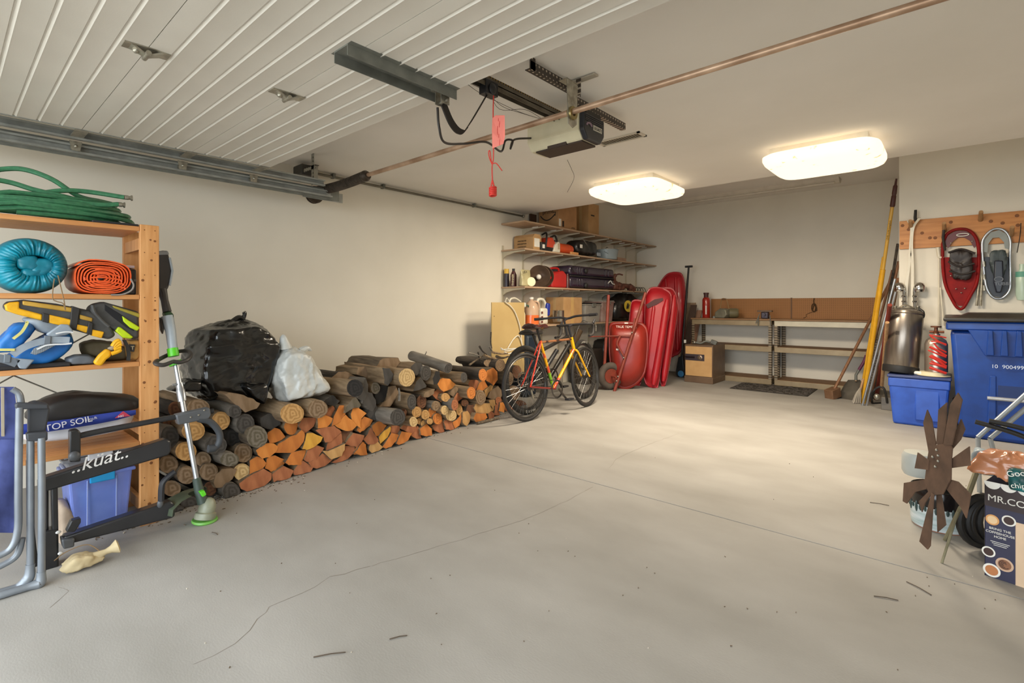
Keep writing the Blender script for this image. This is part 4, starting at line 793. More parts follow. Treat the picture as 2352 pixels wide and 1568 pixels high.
LOGS = [
 r_(1, 500, 290, 135, 100, 'L', .0, 1), r_(1, 770, 450, 108, 112, 'T', .0, 1), r_(1, 440, 570, 138, 122, 'T', .06, 1), r_(1, 160, 640, 112, 130, 'D', 0, 3), r_(1, 710, 740, 132, 118, 'D', .04, 3), r_(1, 350, 815, 132, 115, 'T', .03, 1),
 r_(1, 555, 910, 95, 90, 'L', 0, 0), r_(1, 140, 970, 120, 110, 'L', 0, 0), r_(1, 355, 1100, 112, 112, 'L', .02, 0), r_(1, 625, 1060, 115, 108, 'L', .02, 0), p_(1, [(680, 1190), (710, 1090), (780, 1030), (960, 1035), (910, 1150), (810, 1240), (720, 1252)], 'L', .02), r_(1, 900, 1300, 107, 106, 'D', .04, 3),
 r_(1, 180, 1260, 112, 95, 'L', 0, 2), r_(1, 400, 1440, 112, 85, 'D', 0, 2), r_(1, 270, 1530, 70, 65, 'D', .02, 2), r_(1, 220, 310, 85, 92, 'E', -.12, 2), r_(1, 910, 650, 104, 102, 'K', -.04, 2), r_(1, 640, 1265, 75, 85, 'E', -.02, 2), r_(1, 160, 480, 90, 70, 'E', -.1, 2),
 r_(2, 240, 390, 86, 92, 'D', .05, 3), p_(2, [(70, 140), (150, 130), (360, 165), (500, 220), (592, 280), (550, 350), (390, 402), (300, 330), (180, 235)], 'L', .05, 1), r_(2, 385, 560, 125, 140, 'D', .03, 3), p_(2, [(600, 590), (590, 480), (690, 420), (800, 415), (872, 500), (872, 570), (770, 622), (690, 632)], 'D', .0, 2), r_(2, 545, 740, 146, 150, 'G', .06, 0), r_(2, 355, 965, 132, 132, 'L', .0, 0), r_(2, 165, 1055, 132, 96, 'G', .08, 3), r_(2, 340, 1230, 122, 122, 'C', .0, 1),
 r_(2, 1030, 420, 162, 142, 'T', .1, 1), p_(2, [(910, 600), (930, 545), (1010, 520), (1125, 560), (1095, 660), (1040, 712), (960, 692)], 'O'), p_(2, [(690, 760), (700, 680), (790, 618), (860, 640), (935, 742), (860, 795), (720, 833)], 'O', .01), p_(2, [(805, 965), (850, 840), (1000, 740), (1080, 715), (1150, 645), (1195, 700), (1185, 800), (1120, 892), (1040, 962)], 'O', .02), p_(2, [(525, 925), (640, 836), (780, 836), (840, 880), (812, 952), (722, 1024), (620, 1044), (556, 992)], 'P', .02), p_(2, [(445, 1075), (540, 1012), (622, 1038), (664, 1100), (622, 1175), (500, 1265), (428, 1285), (448, 1180)], 'O', .01), p_(2, [(652, 1175), (678, 1038), (790, 998), (955, 1066), (902, 1145), (802, 1205), (740, 1225)], 'O'), p_(2, [(295, 1385), (500, 1256), (640, 1186), (748, 1250), (742, 1335), (652, 1444), (520, 1514), (398, 1504), (328, 1462)], 'B', .03), p_(2, [(755, 1262), (920, 1148), (1055, 1212), (1002, 1304), (880, 1375), (776, 1364)], 'B', .02),
 r_(3, 500, 420, 162, 152, 'L', .1, 1), p_(3, [(600, 300), (690, 230), (750, 195), (855, 290), (800, 375), (695, 365)], 'D', -.02, 3), p_(3, [(945, 485), (958, 380), (1050, 258), (1125, 236), (1215, 360), (1182, 405), (1080, 405)], 'G', .04, 1), p_(3, [(615, 525), (668, 408), (742, 366), (774, 430), (752, 565)], 'B', -.01), p_(3, [(725, 695), (768, 540), (850, 366), (938, 366), (944, 500), (880, 615)], 'O', .02), p_(3, [(485, 565), (600, 516), (764, 580), (732, 645), (650, 714), (498, 734)], 'P', .02), p_(3, [(185, 695), (238, 566), (440, 566), (485, 590), (432, 705), (370, 764), (268, 825)], 'B', .01), p_(3, [(785, 684), (880, 600), (950, 515), (1054, 600), (1125, 690), (1062, 764), (970, 780), (880, 744)], 'P', .02), p_(3, [(1045, 505), (1078, 406), (1150, 396), (1285, 490), (1205, 580), (1194, 735), (1116, 682), (1066, 614)], 'P', .02), p_(3, [(1195, 605), (1260, 546), (1400, 602), (1344, 694), (1252, 774), (1190, 806), (1136, 764)], 'O', .01),
 p_(3, [(465, 772), (620, 716), (770, 696), (852, 760), (885, 800), (762, 894), (702, 954), (618, 965), (588, 880)], 'B', .02), p_(3, [(325, 824), (420, 816), (580, 880), (542, 954), (442, 1034), (320, 1090), (246, 1074), (298, 940)], 'Y', .03), p_(3, [(645, 1115), (666, 960), (760, 898), (874, 812), (886, 900), (884, 985), (782, 1034)], 'B', .01), p_(3, [(878, 792), (1085, 766), (1014, 872), (922, 975), (886, 964)], 'E', -.01), p_(3, [(955, 1004), (1080, 815), (1245, 850), (1214, 954), (1152, 1045), (1050, 1026)], 'B', .02), p_(3, [(265, 1245), (328, 1098), (480, 1018), (615, 1060), (542, 1154), (472, 1254), (360, 1284)], 'B', .02), p_(3, [(-40, 1290), (40, 1170), (100, 1128), (315, 1092), (272, 1214), (220, 1335), (100, 1335), (20, 1335)], 'O', .02), p_(3, [(595, 1112), (660, 1118), (935, 982), (924, 1084), (884, 1184), (722, 1245)], 'T', .03), p_(3, [(335, 1294), (470, 1238), (580, 1148), (755, 1250), (622, 1355), (480, 1394), (378, 1354)], 'B', .02), p_(3, [(735, 1294), (890, 1188), (940, 1026), (1095, 1028), (1084, 1134), (982, 1235), (800, 1315)], 'B', .0), p_(3, [(1085, 1164), (1138, 1040), (1200, 955), (1262, 968), (1294, 1060), (1304, 1164), (1200, 1175)], 'O', .01), p_(3, [(105, 1465), (178, 1330), (260, 1266), (415, 1372), (372, 1445), (260, 1515), (128, 1504)], 'B', .02), p_(3, [(-60, 1500), (-20, 1400), (112, 1400), (92, 1475), (40, 1555), (-20, 1560)], 'E', .0),
 r_(4, 590, 870, 137, 157, 'K', .16, 1), p_(4, [(635, 1035), (730, 900), (750, 780), (790, 695), (835, 820), (824, 955), (762, 1085), (700, 1085)], 'D', .04, 3), p_(4, [(715, 1145), (820, 940), (902, 958), (965, 1080), (955, 1205), (900, 1280), (800, 1204)], 'D', .03, 3), r_(4, 960, 870, 76, 107, 'G', .0, 1), p_(4, [(945, 1005), (1070, 806), (1185, 850), (1174, 992), (1100, 1115), (1000, 1160)], 'K', -.02, 2), p_(4, [(1035, 1205), (1150, 1090), (1200, 846), (1312, 826), (1395, 980), (1302, 1095), (1232, 1205)], 'L', -.02, 1), p_(4, [(1110, 625), (1078, 506), (1200, 516), (1280, 620), (1254, 745), (1186, 830), (1128, 792)], 'D', .08, 1), r_(4, 1525, 680, 147, 167, 'C', .14, 1), r_(4, 1615, 1120, 84, 142, 'D', .12, 1), r_(4, 1360, 1395, 137, 152, 'D', .18, 3), p_(4, [(795, 1290), (960, 1165), (1015, 1300), (1004, 1404), (950, 1455), (868, 1424)], 'D', .0, 3), p_(4, [(1585, 490), (1680, 406), (1784, 416), (1824, 480), (1784, 565), (1702, 645), (1618, 572)], 'D', .04, 1), p_(4, [(1645, 925), (1700, 755), (1780, 675), (1855, 800), (1866, 852), (1750, 904)], 'D', .05, 1), r_(4, 1460, 1320, 70, 80, 'E', .02, 3), r_(4, 1790, 1115, 85, 125, 'E', .02, 2),
 r_(5, 1345, 450, 117, 127, 'T', .06, 1), r_(5, 1270, 670, 92, 112, 'C', .1, 1), r_(5, 1540, 510, 97, 112, 'T', .03, 1), r_(5, 1690, 460, 90, 118, 'O', .01, 1), r_(5, 1410, 655, 64, 76, 'T', .0, 1), r_(5, 1500, 710, 62, 84, 'T', .01, 1), r_(5, 1640, 660, 70, 72, 'T', .04, 1), r_(5, 1815, 600, 108, 127, 'O', .03, 1), r_(5, 1780, 310, 108, 112, 'L', .03, 3),
 p_(5, [(345, 855), (326, 750), (430, 675), (540, 665), (675, 760), (602, 864), (482, 985), (430, 1005)], 'O', .02), p_(5, [(145, 1065), (250, 948), (330, 795), (362, 900), (435, 1000), (475, 1094), (382, 1166), (250, 1176)], 'B', .02), p_(5, [(485, 1004), (600, 876), (752, 774), (760, 880), (694, 1014), (528, 1166)], 'Y', .02), p_(5, [(575, 1235), (690, 1068), (770, 926), (966, 970), (904, 1084), (772, 1225), (650, 1270)], 'O', .02), p_(5, [(765, 935), (766, 755), (955, 766), (950, 966), (850, 944)], 'B', .0), p_(5, [(885, 1155), (1000, 885), (1246, 930), (1154, 1085), (1042, 1155), (940, 1186)], 'O', .03), p_(5, [(975, 824), (1050, 735), (1336, 766), (1316, 885), (1252, 945), (1100, 884)], 'B', .01), p_(5, [(1225, 975), (1370, 764), (1425, 860), (1446, 1034), (1340, 1050)], 'B', .0), p_(5, [(1435, 965), (1416, 830), (1570, 715), (1685, 830), (1696, 985), (1560, 996)], 'O', .02), p_(5, [(1695, 764), (1920, 645), (1955, 905), (1850, 916), (1750, 864)], 'B', .0), p_(5, [(265, 1295), (298, 1188), (470, 1116), (575, 1240), (482, 1325), (338, 1370)], 'T', .02), p_(5, [(-60, 1360), (0, 1300), (130, 1125), (205, 1180), (220, 1404), (80, 1425)], 'O', .02),
 r_(6, 300, 520, 97, 137, 'D', .05, 3), p_(6, [(425, 620), (480, 485), (545, 485), (555, 625), (504, 715), (438, 725)], 'K', .08, 1), r_(6, 985, 600, 60, 95, 'D', .14, 1), p_(6, [(492, 680), (600, 614), (722, 626), (816, 720), (764, 796), (630, 856), (556, 792)], 'P', .04), r_(6, 1325, 555, 77, 112, 'O', .14, 2, .55), p_(6, [(1380, 480), (1510, 425), (1595, 500), (1600, 640), (1522, 745), (1376, 652)], 'O', .02), p_(6, [(1055, 722), (1090, 645), (1222, 645), (1266, 690), (1214, 856), (1098, 784)], 'B', .0), p_(6, [(1215, 845), (1258, 698), (1350, 660), (1416, 770), (1332, 836)], 'O', .01), r_(6, 1115, 880, 70, 112, 'O', .12, 1), r_(6, 1290, 960, 87, 132, 'L', .04, 1), p_(6, [(1345, 832), (1450, 736), (1516, 738), (1494, 824), (1422, 884), (1390, 955)], 'T', .0), p_(6, [(1425, 965), (1480, 828), (1600, 755), (1666, 860), (1644, 965), (1560, 1006)], 'L', -.02, 0), p_(6, [(1185, 1155), (1218, 1076), (1442, 1066), (1466, 1190), (1402, 1246), (1218, 1235)], 'T', .03, 1), p_(6, [(1150, 1340), (1200, 1240), (1380, 1246), (1414, 1322), (1332, 1396), (1200, 1404)], 'O', .05, 1), p_(6, [(1416, 1244), (1480, 1206), (1534, 1250), (1524, 1336), (1428, 1345)], 'B', .02), p_(6, [(1030, 1205), (1056, 1098), (1194, 1086), (1184, 1235), (1100, 1296)], 'E', .0, 2), p_(6, [(945, 1404), (966, 1228), (1060, 1206), (1116, 1290), (1094, 1394), (1020, 1485)], 'T', .02), p_(6, [(615, 1404), (648, 1366), (772, 1376), (815, 1525), (740, 1555), (658, 1535)], 'B', .02), p_(6, [(776, 1404), (850, 1366), (942, 1254), (960, 1340), (902, 1465), (820, 1525)], 'O', .01), r_(6, 640, 1190, 78, 84, 'C', .06, 1), r_(6, 755, 1280, 104, 104, 'C', .04, 1), r_(6, 820, 1090, 67, 107, 'B', .1, 3), r_(6, 900, 1180, 60, 108, 'T', .0, 1), r_(6, 655, 960, 77, 78, 'T', .05, 1), p_(6, [(784, 994), (860, 874), (922, 898), (970, 970), (870, 1036)], 'B', .01), p_(6, [(694, 884), (840, 764), (914, 820), (800, 946)], 'L', .0), p_(6, [(425, 904), (530, 804), (626, 860), (562, 1046), (488, 994)], 'B', .0), p_(6, [(264, 955), (300, 870), (446, 806), (434, 894), (352, 956)], 'L', .06, 1), p_(6, [(1524, 1276), (1548, 1084), (1614, 1086), (1630, 1286)], 'B', .0), p_(6, [(1614, 1204), (1640, 1055), (1684, 1046), (1720, 1110), (1708, 1230)], 'P', .02), r_(6, 1610, 1020, 55, 70, 'B', .0, 1), p_(6, [(1434, 1014), (1534, 1004), (1546, 1084), (1502, 1156), (1458, 1086)], 'T', .01), p_(6, [(1474, 1124), (1534, 1106), (1514, 1205), (1464, 1206)], 'T', .0), r_(6, 1640, 380, 95, 110, 'L', -.02, 2), r_(6, 1000, 1060, 70, 60, 'E', -.02, 2), r_(6, 1790, 620, 90, 130, 'L', -.06, 0), r_(6, 1880, 880, 110, 130, 'L', -.06, 0), r_(6, 1800, 1130, 90, 120, 'B', -.06, 0), r_(6, 1940, 500, 100, 120, 'E', -.1, 2), r_(6, 2000, 1120, 110, 110, 'E', -.1, 2),
 r_(6, 1480, 340, 130, 80, 'L', -.1, 2, .4), p_(4, [(150, 705), (300, 580), (420, 570), (560, 640), (760, 700), (760, 790), (500, 740)], 'L', -.16, 2, .4), p_(4, [(960, 500), (1040, 370), (1150, 330), (1380, 330), (1420, 400), (1340, 500)], 'L', -.1, 0, .4), p_(4, [(620, 620), (640, 510), (800, 480), (1000, 500), (1000, 700), (800, 680)], 'L', -.12, 1, .3),
]
PN = Vector((1, .1, .12)).normalized(); BACK = Vector((-1, -.1, 0)).normalized()
barks = [m_bark, m_barkt, m_barkd, m_barkg]
made = []
lr = random.Random(21)
for (t_, kind, pts, col, pr, bark, ln) in LOGS:
    ox, oy, s = TILES[t_]
    uv = [(ox + x / s, oy + y / s) for x, y in pts]
    P = [hit(u, v, (-3.2 + pr, 0, 0), PN) for u, v in uv]
    c = sum(P, Vector()) / len(P)
    if min(p.z for p in P) < .004: P = [Vector((p.x, p.y, max(p.z, .004 + .003 * lr.random()))) for p in P]
    if kind == 'p':            # rough split edges: add jittered midpoints
        Q = []
        for i, p in enumerate(P):
            q = P[(i + 1) % len(P)]; Q.append(p); Q.append(p.lerp(q, .5) + Vector((0, lr.uniform(-.004, .004), lr.uniform(-.004, .004))))
        P = [c + (p - c) * 1.02 for p in Q]
    n = len(P); back = (BACK + Vector((0, lr.uniform(-.06, .06), lr.uniform(-.03, .05)))).normalized() * (ln + lr.uniform(-.03, .03))
    if c.x + back.x < XL + .03: back *= (c.x - XL - .03) / -back.x
    b = MB(); tilt = Vector((0, lr.uniform(-.25, .25), lr.uniform(-.2, .2)))
    front = [p + Vector((tilt.dot(p - c) * .5 + lr.uniform(-.003, .003), 0, 0)) for p in P]
    b.k = 1; rows = [front] + [[c + (p - c) * (1 + lr.uniform(-.03, .03)) + back * f + Vector((0, lr.uniform(-.004, .004), max(lr.uniform(-.004, .004), .004 - p.z))) for p in P] for f in (.06, .35, .7, 1)]
    V = [p for r in rows for p in r]; Fs = []
    for i in range(len(rows) - 1):
        for k in range(n): Fs.append((i * n + k, i * n + (k + 1) % n, (i + 1) * n + (k + 1) % n, (i + 1) * n + k))
    b.add(V, Fs); o_ = (len(rows) - 1) * n
    fr_c = sum(front, Vector()) / n + Vector((.003, 0, 0))
    b.k = 0; b.add(front + [fr_c], [(k, (k + 1) % n, n) for k in range(n)]); b.add(rows[-1], [tuple(range(n))])
    bk = bark if bark is not None else (1 if lr.random() < .5 else 0)
    ob = b.build('firewood_log', [(ECM if kind == 'r' else ECP)[col], barks[bk]], smooth=45, org=c)
    made.append((ob, c, kind, col))
# one long smooth log lying across the top of the stack
f_ = hit(1030, 845, (-3.1, 0, 0), PN); bk_ = at(945, 816, X=-4.0)
b = MB(); d = (bk_ - f_); b.k = 1
rad = .05; b.tube([f_ + d * k for k in (0, .02, .3, .6, .97, 1)], [rad * .97, rad, rad * .98, rad, rad * .96, rad * .9], 18); b.k = 0; b.lathe([(0, .003), (rad * .9, .001), (rad * .96, -.004)], f_ - d.normalized() * .001, -d, 18)
ob = b.build('firewood_log', [ECM['D'], m_barkg], smooth=50, org=f_); tag(ob, 'smooth pale grey debarked log lying across the very top of the stack', 'log', 'firewood logs')
stub = f_.lerp(bk_, .62); MB().tube([stub + Vector((0, 0, .045)), stub + Vector((.01, .01, .075)), stub + Vector((.02, .0, .085))], [.006, .004, .002], 6).build('broken_stub', m_barkg, ob)
course = ['bottom', 'second', 'third', 'fourth', 'fifth', 'sixth', 'top']
rows_ = {}
for m_ in made: rows_.setdefault(min(6, int(m_[1].z / .095)), []).append(m_)
def ordn(k): return str(k) + ('th' if 10 <= k % 100 <= 20 else {1: 'st', 2: 'nd', 3: 'rd'}.get(k % 10, 'th'))
for r, L_ in rows_.items():
    for i, (ob, c, kind, col) in enumerate(sorted(L_, key=lambda q: q[1].y)):
        tag(ob, '%s %s firewood log, %s from the pine shelf in the %s course' % (EC[col][0], 'round' if kind == 'r' else 'split', ordn(i + 1), course[r]), 'log', 'firewood logs')
# grey stub on the big grey log, twigs and root wood on top of the far end
q = at(917, 912, X=-3.4); tag(MB().tube([q + Vector((0, 0, -.03)), q + Vector((0, .004, .03)), q + Vector((-.006, .0, .075))], [.011, .009, .006], 7).build('stick', m_barkg), 'short pale stub sticking straight up from the grey log', 'stick')
SX = -3.78
for i, (uv, r) in enumerate((([(1078, 838), (1095, 826), (1112, 815)], .011), ([(1076, 810), (1092, 814), (1105, 818)], .009), ([(1101, 795), (1108, 806), (1118, 814)], .011), ([(1124, 795), (1130, 806), (1136, 812)], .012), ([(1112, 815), (1130, 822), (1150, 825)], .016), ([(1130, 808), (1150, 812), (1166, 812)], .014), ([(1098, 808), (1102, 826), (1108, 834)], .009), ([(1140, 818), (1155, 822), (1168, 818)], .016), ([(1128, 762), (1127, 785), (1130, 800)], .008))):
    o = MB().tube(smoothpath([at(u, v, X=SX + .03 * (i % 3)) for u, v in uv], 4), [r * (1 - .5 * k / 8) for k in range(9)], 7).build('kindling_stick', barks[(0, 3, 2, 3, 1, 1, 2, 0, 2)[i]])
    tag(o, ['straight brown kindling stick pointing up the slope of the pile end', 'thin grey kindling twig lying level in front of the wall', 'dark upright kindling splinter at the pile end', 'grey kindling root with a pointed tip', 'thick twisted kindling root on the pile end', 'pale kindling branch nearest the bicycle tyre', 'short dark kindling stump among the roots', 'knobbly brown kindling piece by the bicycle tyre', 'mossy branch standing against the beige panel'][i], 'stick', 'kindling on the pile end')
o = MB().tube([at(1096, 972, Z=.014), at(1120, 966, Z=.016), at(1145, 960, Z=.014)], [.014, .016, .012], 8).build('kindling_stick', m_bark); tag(o, 'thin round branch lying on the floor at the far foot of the pile', 'stick', 'kindling on the pile end')
# ================================================================ BIN BAGS
m_bb = M('black_bag_plastic', '#161514', '#0e0e0e', rough=.22, sc_=5, coat=.3, bump=.35, bsc=14, dist=.01)
bb = thing('rubbish_bag', 'big knotted black plastic rubbish bag sitting on the woodpile', 'bag', at(520, 895, X=-3.7))
pillow([(418, 860), (432, 778), (455, 748), (520, 737), (560, 734), (592, 742), (633, 800), (622, 855), (606, 900), (540, 918), (440, 912)], -3.42, .52, 'bag_body', m_bb, bb, grow=1.1, amp=.05, fr=4.2, n=120, m=90, p=22, st=(1, 1, 1.5))
pillow([(370, 896), (395, 880), (430, 862), (470, 872), (470, 900), (400, 904)], -3.42, .2, 'drooping_corner', m_bb, bb, amp=.02, fr=9, p=7)
pillow([(540, 880), (612, 870), (616, 905), (606, 935), (570, 915)], -3.36, .16, 'drooping_fold', m_bb, bb, amp=.02, fr=10, p=7, seed=4)
MB().tube(smoothpath([at(u, v, X=-3.68) for u, v in ((530, 742), (548, 730), (558, 732), (562, 720), (560, 716))], 5), [.02] * 10 + [.014] * 11, 8).build('knot', m_bb, bb)
m_wb = M('white_bag_plastic', '#d2d3cf', '#bfc1bd', rough=.35, sc_=6, bump=.35, bsc=16, dist=.01, sss=.1)
wb = thing('rubbish_bag', 'white plastic rubbish bag tied at the top next to the black bag', 'bag', at(685, 920, X=-3.6))
pillow([(648, 790), (672, 792), (700, 808), (722, 845), (750, 888), (744, 904), (690, 918), (640, 928), (628, 915), (616, 865), (626, 815)], -3.36, .36, 'bag_body', m_wb, wb, grow=1.08, amp=.045, fr=6.5, n=110, m=90, p=14, st=(1, 1.6, .8))
MB().tube(smoothpath([at(u, v, X=-3.5) for u, v in ((655, 800), (652, 780), (650, 768))], 5), [.05, .045, .04, .035, .03, .028, .026, .024, .02, .014, .006], 9).build('tied_neck', m_wb, wb)
MB().tube(smoothpath([at(u, v, X=-3.5) for u, v in ((690, 808), (705, 800), (716, 805))], 5), [.03, .03, .028, .025, .022, .02, .018, .015, .012, .008, .004], 8).build('ear', m_wb, wb)
# ================================================================ BICYCLES
def wheel(par, c, ex, ey, ez, R, tr, tread, nm):
    """ex, ez span the wheel, ey is the axle"""
    w = MB().tube([c + ex * ((R - tr) * math.cos(2 * pi * k / 56)) + ez * ((R - tr) * math.sin(2 * pi * k / 56)) for k in range(56)], tr, 10, closed=True).build('tyre', tread, par)
    Rr = R - 2 * tr - .006
    MB().tube([c + ex * (Rr * math.cos(2 * pi * k / 56)) + ez * (Rr * math.sin(2 * pi * k / 56)) for k in range(56)], .010, 8, closed=True).build('rim', M('rim_metal', '#5c5a58', rough=.3, metal=.8), par)
    sp = MB()
    for k in range(28):
        a = 2 * pi * k / 28; a2 = a + (.45 if k % 2 else -.45); s = .03 if k % 4 < 2 else -.03
        sp.rod(c + ex * (.022 * math.cos(a2)) + ez * (.022 * math.sin(a2)) + ey * s, c + ex * (Rr * math.cos(a)) + ez * (Rr * math.sin(a)), .0011, n=4)
    o = sp.build('spokes', M('spoke_steel', '#8a8886', rough=.3, metal=.9), par); o['kind'] = 'stuff'
    MB().lathe([(0, -.05), (.012, -.05), (.014, -.035), (.026, -.03), (.014, -.022), (.014, .022), (.026, .03), (.014, .035), (.012, .05), (0, .05)], c, ey, 14).build('hub', M('hub_metal', '#4c4a48', rough=.35, metal=.8), par)
def paint(name, cols):
    """tube paint that changes colour in patches along the frame"""
    return M(name, cols[0], cols[1], rough=.25, sc_=8, coat=.4, ramp=(.47, .53), det=2)
def bike(lab, P0, P1, R, tr, lean, steer, col, road):
    P0 = Vector(P0); P1 = Vector(P1); wb = (P1 - P0).length
    f = (P1 - P0).normalized(); l0 = Vector((-f.y, f.x, 0)); up = (Vector((0, 0, 1)) * math.cos(lean) + l0 * math.sin(lean)); l = up.cross(f)
    L = lambda x, z, y=0: P0 + f * x + up * z + l * y
    t_ = thing('bicycle', lab, 'bicycle', P0.lerp(P1, .5))
    wheel(t_, L(0, R), f, l, up, R, tr, col['tyre'], 'rear')
    fs = (f * math.cos(steer) - l * math.sin(steer)); ls = up.cross(fs)
    wheel(t_, L(wb, R), fs, ls, up, R, tr, col['tyre'], 'front')
    bb_, sc_, ht, hb_ = (L(.43, R - .07), L(.265, .79), L(.80, .80), L(.835, .665)) if road else (L(.44, R - .02), L(.27, .66), L(.86, .80), L(.895, .69))
    T = lambda a, b, r, m, nm, r2=None: MB().rod(a, b, r, r2, n=12).build(nm, m, t_)
    T(bb_, sc_, .0145, col['seat'], 'seat_tube'); T(sc_ - up * .02, ht - up * .02, .0135 if road else .02, col['top'], 'top_tube'); T(bb_, hb_, .017 if road else .026, col['down'], 'down_tube'); T(hb_, ht, .019 if road else .024, col['head'], 'head_tube')
    for s in (-1, 1):
        T(L(0, R, .06 * s), bb_ + l * (.025 * s), .009, col['stay'], 'chain_stay', .011); T(L(0, R, .06 * s), sc_ + l * (.012 * s) - up * .02, .0075, col['stay2'], 'seat_stay')
        cr = hb_ - up * .03 + ls * (.045 * s)
        MB().tube(smoothpath([hb_ - up * .012, cr, cr.lerp(L(wb, R) + ls * (.05 * s), .6), L(wb, R) + ls * (.05 * s)], 4), [.013] * 4 + [.012] * 4 + [.010] * 5 if road else .017, 10).build('fork_blade', col['fork'], t_)
    sp = sc_ + (sc_ - bb_).normalized() * (.13 if road else .2)
    T(sc_, sp, .013, col['post'], 'seat_post')
    # saddle
    G = []
    for i in range(11):
        k = i / 10; w = .068 * (1 - k) ** .8 + .02; z = .02 * math.sin(k * pi) * -.5 + .012 * (1 - k)
        G.append([sp + f * (-.13 + .27 * k) + l * (w * q) + up * (.03 + z - .03 * abs(q) ** 2.5) for q in (-1, -.6, 0, .6, 1)])
    MB().sheet(G, -.02).build('saddle', col['saddle'], t_, smooth=60)
    # cranks
    for s, nm in ((-1, 0), (1, 1)):
        d = f * .12 * s + up * -.12 * s; e = bb_ + l * (.07 * -s); T(e, e + d, .011, col['crank'], 'crank_arm'); MB().box(e + d + l * (.04 * -s), (.09, .06, .02), frame(f, l)).build('pedal', m_blackp, t_, bevel=.004)
    MB().lathe([(.078, -.002), (.095, -.002), (.098, 0), (.095, .002), (.078, .002)], bb_ - l * .05, l, 40, ring=True).build('chainring', col['crank'], t_)
    MB().lathe([(.0, -.012), (.02, -.012), (.042, .012), (0, .012)], L(0, R, -.04), -l, 24).build('sprockets', col['crank'], t_)
    ch = [bb_ - l * .05 + up * .097, L(0, R + .045, -.05)], [bb_ - l * .05 - up * .097, L(.03, R - .11, -.05)]
    for a, b in ch: T(a, b, .004, m_blk, 'chain_run')
    MB().tube([L(.01, R - .03, -.06), L(.02, R - .07, -.06), L(.04, R - .12, -.055)], .009, 8).build('rear_derailleur', m_zinc, t_)
    s0 = ht + up * (.12 if road else .18) - f * .035
    T(ht, s0, .013, m_blackp, 'steerer'); s1 = s0 + fs * .09 + up * .02
    T(s0, s1, .014, m_blackp, 'stem')
    if road:
        for s in (-1, 1):
            B = [s1, s1 + ls * (.17 * s), s1 + ls * (.205 * s) + fs * .03, s1 + ls * (.21 * s) + fs * .085 - up * .01, s1 + ls * (.21 * s) + fs * .10 - up * .06, s1 + ls * (.212 * s) + fs * .065 - up * .12, s1 + ls * (.215 * s) - fs * .03 - up * .135]
            MB().tube(smoothpath(B, 6), .0145, 10).build('drop_bar', M('bar_tape', '#2c2826', rough=.7), t_)
            h_ = s1 + ls * (.21 * s) + fs * .10; MB().tube([h_, h_ + fs * .04 + up * .03, h_ + fs * .055 + up * .045], [.016, .014, .01], 8).build('brake_hood', m_blackp, t_); MB().tube(smoothpath([h_ + fs * .05 + up * .03, h_ + fs * .075 - up * .03, h_ + fs * .06 - up * .09], 4), .005, 6).build('brake_lever', m_zinc, t_)
        MB().tube(smoothpath([s1 + fs * .08 - ls * .19, s1 + fs * .14 + up * .03 - ls * .05, ht + fs * .06 - up * .05, hb_ + fs * .05], 6), .003, 6).build('brake_cable', m_blackp, t_)
    else:
        MB().tube(smoothpath([s1 + ls * .37 - fs * .06 + up * .02, s1 + ls * .12 + up * .02, s1, s1 - ls * .12 + up * .02, s1 - ls * .37 - fs * .06 + up * .02], 6), .014, 10).build('flat_bar', m_blackp, t_)
        for s in (-1, 1):
            e = s1 + ls * (.31 * s) - fs * .045 + up * .02; MB().rod(e, e + ls * (.11 * s) - fs * .03, .018, n=10).build('grip', m_blackp, t_); MB().tube([e - ls * .06 * s, e - ls * (.03 * s) + fs * .05, e + ls * (.06 * s) + fs * .055], .006, 6).build('brake_lever', m_blackp, t_)
        for s in (-1, 1): MB().lathe([(.068, -.001), (.085, -.001), (.085, .001), (.068, .001)], L(0 if s < 0 else wb, R, .05), l, 28, ring=True).build('brake_disc', m_zinc, t_)
        MB().rod(L(.36, R + .08), L(.62, R + .27), .026, n=12).build('rear_shock', m_blackp, t_)
    return t_, L, l
m_tyre = M('tyre_black', '#262322', '#1c1a19', rough=.7, sc_=40); m_tyreg = M('knobbly_tyre', '#35322e', '#1e1c1a', rough=.85, sc_=90, bump=1.0, bsc=120, dist=.006)
cr_ = at(1213, 967, Z=0); cf = at(1350, 933, Z=0)
fire = dict(tyre=m_tyre, seat=paint('paint_yellow_orange', ('#e9a512', '#cf4a22')), top=paint('paint_decal', ('#8a5a3a', '#3a241c')), down=paint('paint_flame', ('#d8432a', '#e8a80e')), head=M('paint_yellow', '#edb30c', rough=.25, coat=.4), stay=M('paint_maroon', '#7a2420', rough=.3, coat=.3), stay2=M('paint_red', '#d63a2a', rough=.25, coat=.4), fork=M('paint_yellow_fork', '#e9a90c', rough=.25, coat=.4), post=m_blk, saddle=M('saddle_maroon', '#3c1c1c', rough=.2, coat=.5), crank=M('crank_steel', '#5a5652', rough=.3, metal=.8))
bk1, L1, l1 = bike('road bicycle in red, orange and yellow flame paint leaning in front of the wall shelves', (cr_.x, cr_.y, 0), (cf.x, cf.y, 0), .34, .016, math.radians(5), math.radians(-9), fire, True)
MB().rod(L1(.43, .27).lerp(L1(.265, .79), .08), L1(.43, .27).lerp(L1(.265, .79), .34), .0156, n=12).build('green_sleeve', M('paint_lime', '#7fb52a', rough=.25, coat=.4), bk1)
cr2 = at(1219, 952, Z=0); cf2 = at(1350, 915, Z=0)
blk = dict(tyre=m_tyreg, **{k: M('frame_black', '#23211f', rough=.35, coat=.2) for k in ('seat', 'top', 'down', 'head', 'stay', 'stay2', 'fork', 'post', 'saddle', 'crank')})
